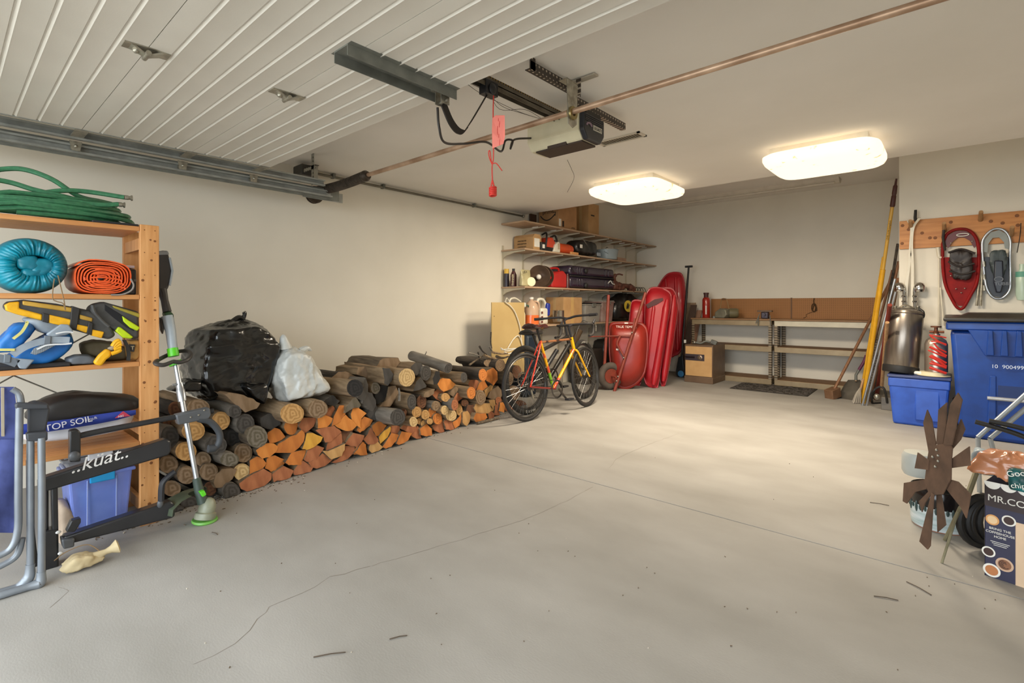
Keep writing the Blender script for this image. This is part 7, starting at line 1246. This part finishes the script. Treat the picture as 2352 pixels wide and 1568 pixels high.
for (u, v) in ((2196, 663), (2216, 662), (2208, 672), (2184, 633), (2226, 631), (2184, 558), (2233, 554)): MB().ell(W(u, v, .066), (.008, .006, .006), n=8, m=6).build('rivet', m_zinc, ro)
MB().tube([W(2168, 528, .1), W(2166, 545, .09), W(2170, 575, .06)], .012, 8).build('hang_strap', m_strap, ro)
so = thing('grey_snowshoe', 'grey and navy aluminium snowshoe hanging beside the red one', 'snowshoe', W(2290, 685)); out = [(2256, 575), (2258, 550), (2275, 530), (2295, 525), (2312, 534), (2321, 555), (2320, 590), (2321, 640), (2318, 668), (2300, 685), (2280, 682), (2266, 660), (2260, 620)]
P = [W(u, v) for u, v in out]; MB().tube(smoothpath(P + [P[0]], 5)[:-1], .012, 10, closed=True).build('frame', m_alu, so)
MB().prism([W(u, v, .058) for u, v in ((2258, 578), (2260, 552), (2276, 533), (2295, 528), (2311, 537), (2319, 556), (2317, 572), (2308, 570), (2306, 556), (2295, 545), (2280, 546), (2270, 560), (2268, 580))], (0, .01, 0)).build('toe_deck', M('toe_grey', '#8b8f8a', rough=.4), so, smooth=0)
MB().prism([W(u, v, .055) for u, v in ((2262, 590), (2318, 590), (2319, 640), (2316, 666), (2299, 683), (2281, 680), (2268, 658), (2263, 620))], (0, .006, 0)).build('decking', M('deck_navy', '#232833', rough=.4), so, smooth=0)
hullblob([W(u, v, d) for u, v in ((2272, 572), (2312, 570), (2318, 600), (2306, 640), (2280, 640), (2270, 610)) for d in (.06, .12)], 'binding', M('binding_slate', '#3f4a4c', '#2c3436', rough=.5), so, n=36, m=24, amp=.025, fr=14, p=8)
MB().prism([W(u, v, .128) for u, v in ((2284, 598), (2304, 598), (2306, 650), (2300, 672), (2288, 672), (2282, 650))], (0, .03, 0)).build('heel_plate', M('heel_navy', '#1b2130', rough=.35), so, bevel=.01)
text('TUBBS', W(2284, 655, .131), (1, 0, 0), (0, 0, 1), .04, M('print_slate', '#7c828c'), so); MB().tube(arc(W(2294, 641, .131), .03, 0, 360, 14, (1, 0, 0), (0, 0, .7))[:-1], .003, 6, closed=True).build('logo_ring', M('print_slate', '#7c828c'), so)
for v in (600, 630, 655): MB().rod(W(2260, v, .06), W(2261, v + 12, .06), .014).build('silver_band', m_zinc, so)
# skis, poles
sk = thing('ski_pair', 'pair of narrow pale cross-country skis hanging from a peg', 'skis', W(2095, 720)); m_ski = M('ski_white', '#d6cdb8', rough=.35)
for (uv) in (((2086, 505), (2094, 522), (2092, 560), (2088, 610), (2082, 660), (2080, 745)), ((2112, 500), (2098, 522), (2094, 560), (2096, 610), (2096, 660), (2097, 745))):
    A = smoothpath([W(u, v, .07 if v > 515 else .1) for u, v in uv], 6); MB().sheet([[p + Vector((-.018 if False else -.012, 0, 0)) for p in A], [p + Vector((.012, 0, 0)) for p in A]], .018).build('ski', m_ski, sk)
MB().tube([W(2103, 482, .08), W(2102, 500, .08), W(2104, 508, .08)], [.012, .014, .016], 8).build('tip_clip', m_bk, sk)
dt = thing('chrome_fitting', 'pair of chrome bell-ended taps behind the skis above the keg', 'tap', W(2090, 705, .12)); m_chr = M('chrome', '#c8c8c6', rough=.12, metal=1.0)
for s, u in ((-1, 2067), (1, 2111)):
    c = W(u, 664, .1); MB().lathe([(0, -.02), (.045, -.02), (.05, 0), (.045, .04), (.028, .065), (0, .075)], c, (s * .15, -.1, 1), 20).build('bell', m_chr, dt); j = W(u - s * 9, 668, .1); MB().tube(smoothpath([c + Vector((0, 0, .0)), W(u - s * 6, 655, .1), W(u - s * 10, 668, .1), W(u - s * 9, 712, .12)], 5), .016, 10).build('stem', m_chr, dt)
    for v in (680, 692): MB().lathe([(.02, -.008), (.024, 0), (.02, .008)], W(u - s * 9.5, v, .11), (0, 0, 1), 14).build('collar', m_chr, dt)
for (a, b_, lab) in (((2157, 568), (2156, 748), 'white ski pole with a flat basket hanging left of the red snowshoe'), ((2256, 580), (2243, 702), 'silver trekking pole between the two snowshoes, nearer the red one'), ((2259, 582), (2252, 702), 'silver trekking pole between the two snowshoes, nearer the grey one')):
    t_ = thing('ski_pole', lab, 'pole', W(*b_, .05), 'poles on the snowshoe wall'); MB().rod(W(*a, .05), W(*b_, .05), .008 if a[0] < 2200 else .01, n=8).build('shaft', m_ski if a[0] < 2200 else m_zinc, t_)
    if a[0] < 2200: MB().rod(W(2156, 591, .06), W(2168, 591, .06), .012).build('basket', m_ski, t_); MB().rod(W(2154, 568, .05), W(2157, 590, .05), .016).build('grip', m_ski, t_); MB().rod(W(2160, 660, .05), W(2168, 748, .05), .007).build('lower_shaft', m_ski, t_)
hb2 = thing('hanging_bottle', 'pale green plastic bottle hanging at the far right of the snowshoe wall', 'bottle', W(2345, 690)); MB().lathe([(0, 0), (.035, .005), (.045, .05), (.045, .22), (.02, .3), (.02, .34), (0, .34)], W(2348, 690, .08), n=18).build('body', M('bottle_pale_green', '#b9cdbb', rough=.3), hb2); MB().lathe([(.046, 0), (.046, .05), (0, .05)], W(2348, 636, .08), n=18).build('green_label', M('label_green', '#5c9a86'), hb2)
MB().tube(smoothpath([W(2345, 512, .07), W(2343, 540, .07), W(2336, 580, .07)], 5), .004, 6).build('cord', m_strap, hb2)
# ================================================================ WHEELED CART
m_cart = M('cart_blue', '#123f8f', '#0e357c', rough=.38); CY0, CY1, CX0, CX1 = 5.85, 6.52, -.05, .74
ct = thing('wheeled_cart', 'tall dark blue wheeled rubbish cart with a black lid and white number', 'rubbish cart', (.35, 6.2, 0)); zt_ = at(2200, 738, Y=CY0).z
ip = .075; V = [(CX0 + ip, CY0 + ip, 0), (CX1 - ip, CY0 + ip, 0), (CX1 - ip, CY1 - .02, 0), (CX0 + ip, CY1 - .02, 0), (CX0 + .015, CY0 + .015, zt_ - .08), (CX1 - .015, CY0 + .015, zt_ - .08), (CX1 - .015, CY1, zt_ - .08), (CX0 + .015, CY1, zt_ - .08)]
MB().add(V, [(0, 3, 2, 1), (0, 1, 5, 4), (1, 2, 6, 5), (2, 3, 7, 6), (3, 0, 4, 7), (4, 5, 6, 7)]).build('body', m_cart, ct, smooth=30, bevel=.035, seg=3)
MB().bx(CX0 - .012, CX1 + .012, CY0 - .02, CY1 + .02, zt_ - .075, zt_).build('rim_band', m_cart, ct, bevel=.014)
def fy(z): return CY0 + .015 + (ip - .015) * (1 - z / (zt_ - .08))
zA, zB = zt_ - .07, zt_ - .29
MB().add([(CX0 + .13, fy(zA) - .035, zA), (CX1 - .05, fy(zA) - .035, zA), (CX1 - .14, fy(zB) - .03, zB), (CX0 + .24, fy(zB) - .03, zB), (CX0 + .13, fy(zA) + .02, zA), (CX1 - .05, fy(zA) + .02, zA), (CX1 - .14, fy(zB) + .02, zB), (CX0 + .24, fy(zB) + .02, zB)], [(0, 1, 2, 3), (4, 7, 6, 5), (0, 4, 5, 1), (1, 5, 6, 2), (2, 6, 7, 3), (3, 7, 4, 0)]).build('comb_panel', m_cart, ct, smooth=0, bevel=.008)
for k in range(5): x = CX0 + .27 + .085 * k; MB().prism([(x - .014, fy(zA) - .034, zA), (x + .014, fy(zA) - .034, zA), (x + .024, fy(zB) - .026, zB + .01), (x - .024, fy(zB) - .026, zB + .01)], (0, -.034, 0)).build('comb_rib', m_cart, ct, smooth=0, bevel=.006)
zn = at(2280, 845, Y=CY0).z
text('10  900499', (at(2276, 845, Y=CY0 + .03).x, fy(zn) - .02, zn), (1, 0, .0), (0, -(ip - .015) / (zt_ - .08), 1), .043, M('stamp_white', '#c9d4ea'), ct, bold=.0006)
zC, zD_, zE = .6, .36, .08
MB().prism([(CX0 + .27, fy(zD_) - .02, zD_ + .2), (CX0 + .31, fy(zD_) - .02, zD_ + .2), (CX0 + .31, fy(zE) - .02, zE), (CX0 + .25, fy(zE) - .02, zE)], (0, .04, 0)).build('front_rib', m_cart, ct, smooth=0, bevel=.008)
MB().bx(CX0 + .32, CX1 - .1, fy(.45) - .002, fy(.45) + .02, .38, .6).build('bar_recess', M('cart_recess', '#0c2a63', rough=.5), ct, smooth=0)
pb = at(2268, 915, Y=CY0); MB().rod((pb.x, fy(.4) - .012, pb.z), (CX1 - .1, fy(.4) - .012, pb.z), .016, n=10).build('lift_bar', M('bar_silver', '#b9bcc2', rough=.35, metal=.5), ct)
ld = MB().add([(CX0 - .03, CY0 - .05, zt_), (CX1 + .03, CY0 - .05, zt_), (CX1 + .03, CY1 + .04, zt_), (CX0 - .03, CY1 + .04, zt_), (CX0 - .03, CY0 - .05, zt_ + .035), (CX1 + .03, CY0 - .05, zt_ + .035), (CX1 + .03, CY1 + .04, zt_ + .05), (CX0 - .03, CY1 + .04, zt_ + .05)], [(0, 3, 2, 1), (0, 1, 5, 4), (1, 2, 6, 5), (2, 3, 7, 6), (3, 0, 4, 7), (4, 5, 6, 7)]).build('lid', M('lid_black', '#2b2722', '#221f1b', rough=.45), ct, smooth=0, bevel=.012)
MB().add([(CX0 + .05, CY0 + .03, zt_ + .034), (CX1 - .05, CY0 + .03, zt_ + .034), (CX1 - .08, CY1 - .06, zt_ + .045), (CX0 + .08, CY1 - .06, zt_ + .045), (CX0 + .14, CY0 + .14, zt_ + .07), (CX1 - .14, CY0 + .14, zt_ + .07), (CX1 - .14, CY1 - .14, zt_ + .075), (CX0 + .14, CY1 - .14, zt_ + .075)], [(0, 3, 2, 1), (0, 1, 5, 4), (1, 2, 6, 5), (2, 3, 7, 6), (3, 0, 4, 7), (4, 5, 6, 7)]).build('lid_crown', M('lid_black', '#2b2722'), ct, smooth=0, bevel=.008)
for x in (CX0 + .06, CX1 - .06): MB().lathe([(0, -.03), (.12, -.03), (.13, -.02), (.13, .02), (.12, .03), (0, .03)], (x, CY1 + .02, .13), (1, 0, 0), 20).build('wheel', m_bk, ct)
# ================================================================ FRONT RIGHT CLUTTER
def fz(x, y): return (2030 + x / 3.137, 880 + y / 3.137)
Pf = Vector((-.03, 2.86, 0)); nf = Vector((-.86, -.5, 0)).normalized()
wf = thing('windmill_wheel', 'rusty brown metal windmill wheel with broad blades propped up on the floor', 'windmill wheel', (-.03, 2.9, 0)); m_rs = M('rusted_iron', '#6b4f3c', '#4a3628', rough=.75, sc_=9, det=8, bump=.3, bsc=40)
BL = [[(330, 500), (290, 285), (318, 190), (350, 262), (380, 430), (362, 505)], [(385, 440), (400, 190), (460, 138), (452, 300), (430, 445)], [(435, 445), (486, 150), (540, 68), (570, 120), (540, 250), (495, 445)], [(480, 445), (562, 258), (590, 330), (558, 405), (500, 472)], [(478, 556), (622, 455), (628, 592), (480, 612)], [(332, 556), (250, 498), (228, 612), (322, 624)], [(312, 690), (150, 718), (142, 850), (170, 866), (232, 782), (312, 762)], [(340, 768), (258, 850), (280, 928), (302, 862), (352, 792)], [(350, 788), (262, 1140), (320, 1197), (340, 1170), (366, 800)], [(384, 788), (392, 1072), (452, 1020), (416, 780)], [(468, 688), (540, 708), (632, 800), (600, 972), (560, 892), (448, 750)]]
for i, q in enumerate(BL): MB().prism([hit(*fz(*p), Pf + nf * (.012 * (i % 3)), nf) for p in q], nf * .004).build('blade', m_rs, wf, smooth=0)
MB().prism([hit(*fz(*p), Pf + nf * .02, nf) for p in ((335, 450), (480, 430), (500, 470), (492, 560), (490, 690), (430, 800), (335, 805), (300, 710), (318, 560))], nf * .004).build('hub_plate', m_rs, wf, smooth=0)
for q in ((352, 530), (392, 520), (372, 600), (392, 560), (380, 480)): MB().ell(hit(*fz(*q), Pf + nf * .026, nf), (.006, .006, .006), n=8, m=6).build('bolt', m_zinc, wf)
def fl2(u, v): return at(u, v, Z=0)
m_bamb = M('old_bamboo', '#8c8468', '#6f684e', rough=.7)
for (q1, q2, r, lab) in (((2163, 1293), (2200, 1175), .005, 'thin split bamboo stake leaning by the rusty wheel'), ((2170, 1240), (2206, 1165), .008, 'weathered greenish stake beside the pot'), ((2222, 1140), (2243, 1082), .012, 'thick bamboo cane behind the windmill wheel')):
    a = at(*q1, Z=0) if q1[1] > 1230 else at(*q1, Y=3.2); b_ = at(*q2, Y=3.05 if q1[1] > 1230 else 3.3); tag(MB().rod(a, b_, r, n=8).build('bamboo_stake', m_bamb), lab, 'stake', 'garden stakes')
pc_ = fl2(2157, 1222); pt_ = thing('ceramic_pot', 'white glazed pot with dripping dark rim behind the rusty wheel', 'pot', (pc_.x, pc_.y + .12, 0)); cp2 = Vector((pc_.x, pc_.y + .1, 0)); r = .122
MB().lathe([(0, .006), (r * .96, .006), (r, .03), (r, .11), (r * 1.01, .12)], cp2, n=32).build('white_body', M('glaze_white', '#d7dcdc', '#9fb0ae', rough=.3, sc_=14, st=(.4, .4, 3)), pt_)
MB().lathe([(r * 1.01, .118), (r * 1.02, .15), (r * 1.0, .2), (r * .97, .205), (r * .93, .2), (r * .93, .02), (0, .02)], cp2, n=32).build('dark_rim', M('glaze_black', '#1c1818', rough=.15), pt_); MB().lathe([(0, 0), (r * .93, 0), (r * .96, .012), (0, .012)], cp2, n=28).build('clay_foot', M('terracotta', '#a06a52'), pt_)
for k in range(18):
    a = -pi + pi * k / 17; c = cp2 + Vector((math.cos(a) * r * 1.004, math.sin(a) * r * 1.004, .12)); MB().ell(c - Vector((0, 0, .012)), (.007, .007, random.uniform(.012, .034)), n=8, m=6).build('glaze_drip', M('glaze_teal', '#3a4a48', rough=.2), pt_)
p = at(2112, 1092, Y=3.45); tag(MB().lathe([(0, 0), (.07, 0), (.08, .02), (.08, .1), (.07, .12), (0, .13)], Vector((p.x, 3.5, .24)), n=20).build('grey_jar', M('jar_grey', '#b7b9b2', rough=.4)), 'pale grey jar top showing left of the rusty wheel', 'jar')
hz_ = thing('rubber_hose', 'coil of thick black rubber hose behind the coffee-maker box', 'hose', (.12, 3.3, 0))
for k in range(4): MB().tube(arc((.1 + .02 * k, 3.25 + .015 * k, .14), .115 - .012 * (k % 2), 0, 360, 24, (.75, .66, 0), (0, 0, 1))[:-1], .016, 8, closed=True).build('coil', m_bk, hz_)
b1, b2 = fl2(2262, 1320), fl2(2338, 1345)
ex = (b2 - b1).normalized(); ey = Vector((-ex.y, ex.x, 0)); bw, bd, bh = .26, .22, .40
cb = thing('coffee_maker_box', 'dark printed coffee-maker carton with cup pictures at the picture edge', 'box', b1 + ex * .13); m_cbx = M('box_indigo', '#2c2a44', '#26243c', rough=.5)
MB().prism([b1, b1 + ex * bw, b1 + ex * bw + ey * bd, b1 + ey * bd], (0, 0, bh)).build('carton', [m_cbx], cb, smooth=0, bevel=.002)
def fp(x, z, d=.0006): return b1 + ex * x - ey * d + Vector((0, 0, z))
MB().prism([fp(0, .3), fp(.2, .3), fp(.2, .385), fp(0, .385)], -ey * .0004).build('brown_band', M('box_brown', '#33221f', rough=.5), cb, smooth=0)
MB().prism([fp(.095, .0), fp(.26, .0), fp(.26, .26), fp(.095, .26)], -ey * .0005).build('beige_panel', M('box_beige', '#d8b896', rough=.5), cb, smooth=0)
MB().prism([b1 - ex * .0006, b1 - ex * .0006 + ey * bd, b1 - ex * .0006 + ey * bd + Vector((0, 0, bh)), b1 - ex * .0006 + Vector((0, 0, bh))], -ex * .0004).build('side_panel', M('box_side_grey', '#5b554f', rough=.5), cb, smooth=0)
m_pw = M('print_offwhite', '#ece6da')
text('MR.COFFEE', fp(.008, .325, .0014), ex, (0, 0, 1), .038, m_pw, cb, bold=.0006)
for k, s in enumerate(('BRING THE', 'COFFEEHOUSE', 'HOME')): text(s, fp(.048, .205 - k * .016, .0014), ex, (0, 0, 1), .0135, m_pw, cb, align='CENTER')
for k in range(3): MB().box(fp(.048, .155 - k * .007, .0012), (.06 - .01 * k, .0004, .002), frame(ex, ey)).build('small_print', m_pw, cb, smooth=0)
for (x, z, r, c1, c2) in ((.024, .245, .022, '#d89a58', '#e9c493'), (.075, .258, .022, '#e8e2d6', '#3a2016'), (.012, .105, .022, '#e8e2d6', '#3a2016'), (.062, .07, .028, '#c9a68a', '#8a5a3c'), (.022, .03, .028, '#e8e2d6', '#b87442')):
    for rr, cc, dd_ in ((r, c1, .0012), (r * .74, c2, .0016)): MB().lathe([(0, 0), (rr, 0), (rr, .0004), (0, .0004)], fp(max(x, rr * 0 + x), z, dd_), -ey, 24).build('cup_print', M('cup_' + cc.strip('#'), cc, rough=.5), cb, smooth=0)
for k in range(3): MB().tube(arc(fp(.062, .07, .0022), .006 + .005 * k, 20 + 40 * k, 240 + 40 * k, 12, ex, (0, 0, 1)), .0014, 5).build('latte_swirl', M('swirl_brown', '#3a2216'), cb)
for k in range(4): c = fp(.025 + .05 * k, bh + .006, .002); MB().prism([c + ex * (.027 * math.cos(a)) + Vector((0, 0, .03 * math.sin(a))) for a in [pi + pi * j / 12 for j in range(13)]], -ey * .002).build('white_scallop', m_pw, cb, smooth=0)
# plastic bags on the box
pbg = thing('plastic_bag', 'crumpled peach plastic bag stuffed on top of the coffee-maker box', 'bag', b1 + Vector((0, 0, bh)))
q = b1 + ex * .05 + ey * .06 + Vector((0, 0, bh + .05)); hullblob([q + ex * (x * .12) + ey * (y * .09) + Vector((0, 0, z)) for x, y, z in ((-1, -1, -.02), (1, -1, -.04), (1.6, 1, -.03), (-1, 1, 0), (-.6, -.6, .085), (1, -.5, .075), (.8, .8, .09), (-.6, .6, .08))], 'bag', M('peach_film', '#cf8f6a', '#b87750', rough=.3, sc_=9, coat=.3), pbg, n=70, m=46, amp=.03, fr=13, p=9)
q2 = b1 + ex * .13 + ey * -.0 + Vector((0, 0, bh + .04)); tl = thing('teal_package', 'teal and black printed food package poking out of the peach bag', 'package', q2)
hullblob([q2 + ex * (x * .06) + ey * (y * .04) + Vector((0, 0, z * .05)) for x in (-1, 1) for y in (-1, 1) for z in (-1, 1)], 'pack', M('pack_teal', '#1f7f7e', '#16302f', rough=.3, sc_=12), tl, n=36, m=24, amp=.012, fr=16, p=8); text('Good', q2 - ey * .046 - ex * .05 + Vector((0, 0, .012)), ex + Vector((0, 0, .35)), (0, 0, 1), .032, m_pw, tl); text('chips', q2 - ey * .046 - ex * .04 + Vector((0, 0, -.03)), ex + Vector((0, 0, .2)), (0, 0, 1), .028, m_pw, tl)
q3 = b1 + ex * -.02 + ey * .2 + Vector((0, 0, bh + .06)); bb2 = thing('pale_blue_bag', 'pale blue plastic bag behind the peach bag', 'bag', q3); hullblob([q3 + ex * (x * .07) + ey * (y * .06) + Vector((0, 0, z * .045)) for x in (-1, 1) for y in (-1, 1) for z in (-1.8, 1)], 'bag', M('pale_blue_film', '#a9bac6', rough=.35), bb2, n=36, m=24, amp=.02, fr=12, p=7)
# hand truck between cart and box
ht_ = thing('hand_truck', 'folded hand truck with silver tubes and black handles at the picture edge', 'hand truck', at(2300, 1010, Y=4.2)); m_sil = M('tube_silver', '#b4bcc4', rough=.3, metal=.7)
for (a, b_) in (((2246, 1004), (2420, 848)), ((2274, 1006), (2420, 884))): MB().rod(at(*a, Y=4.2), at(*b_, Y=4.35), .013, n=12).build('side_tube', m_sil, ht_)
for (a, b_) in (((2240, 968), (2400, 1022)), ((2272, 966), (2420, 1008))): MB().tube(smoothpath([at(*a, Y=4.1), at((a[0] + b_[0]) / 2, (a[1] + b_[1]) / 2 - 4, Y=4.1), at(*b_, Y=4.1)], 5), .014, 10).build('handle_tube', m_bk, ht_)
for k in (0, 1): a = at(2250 + 60 * k, 1060, Y=4.25); MB().rod(Vector((a.x, 4.25, 0.0)), at(2246 + 28 * k, 1006, Y=4.2), .013).build('support_leg', m_sil, ht_)
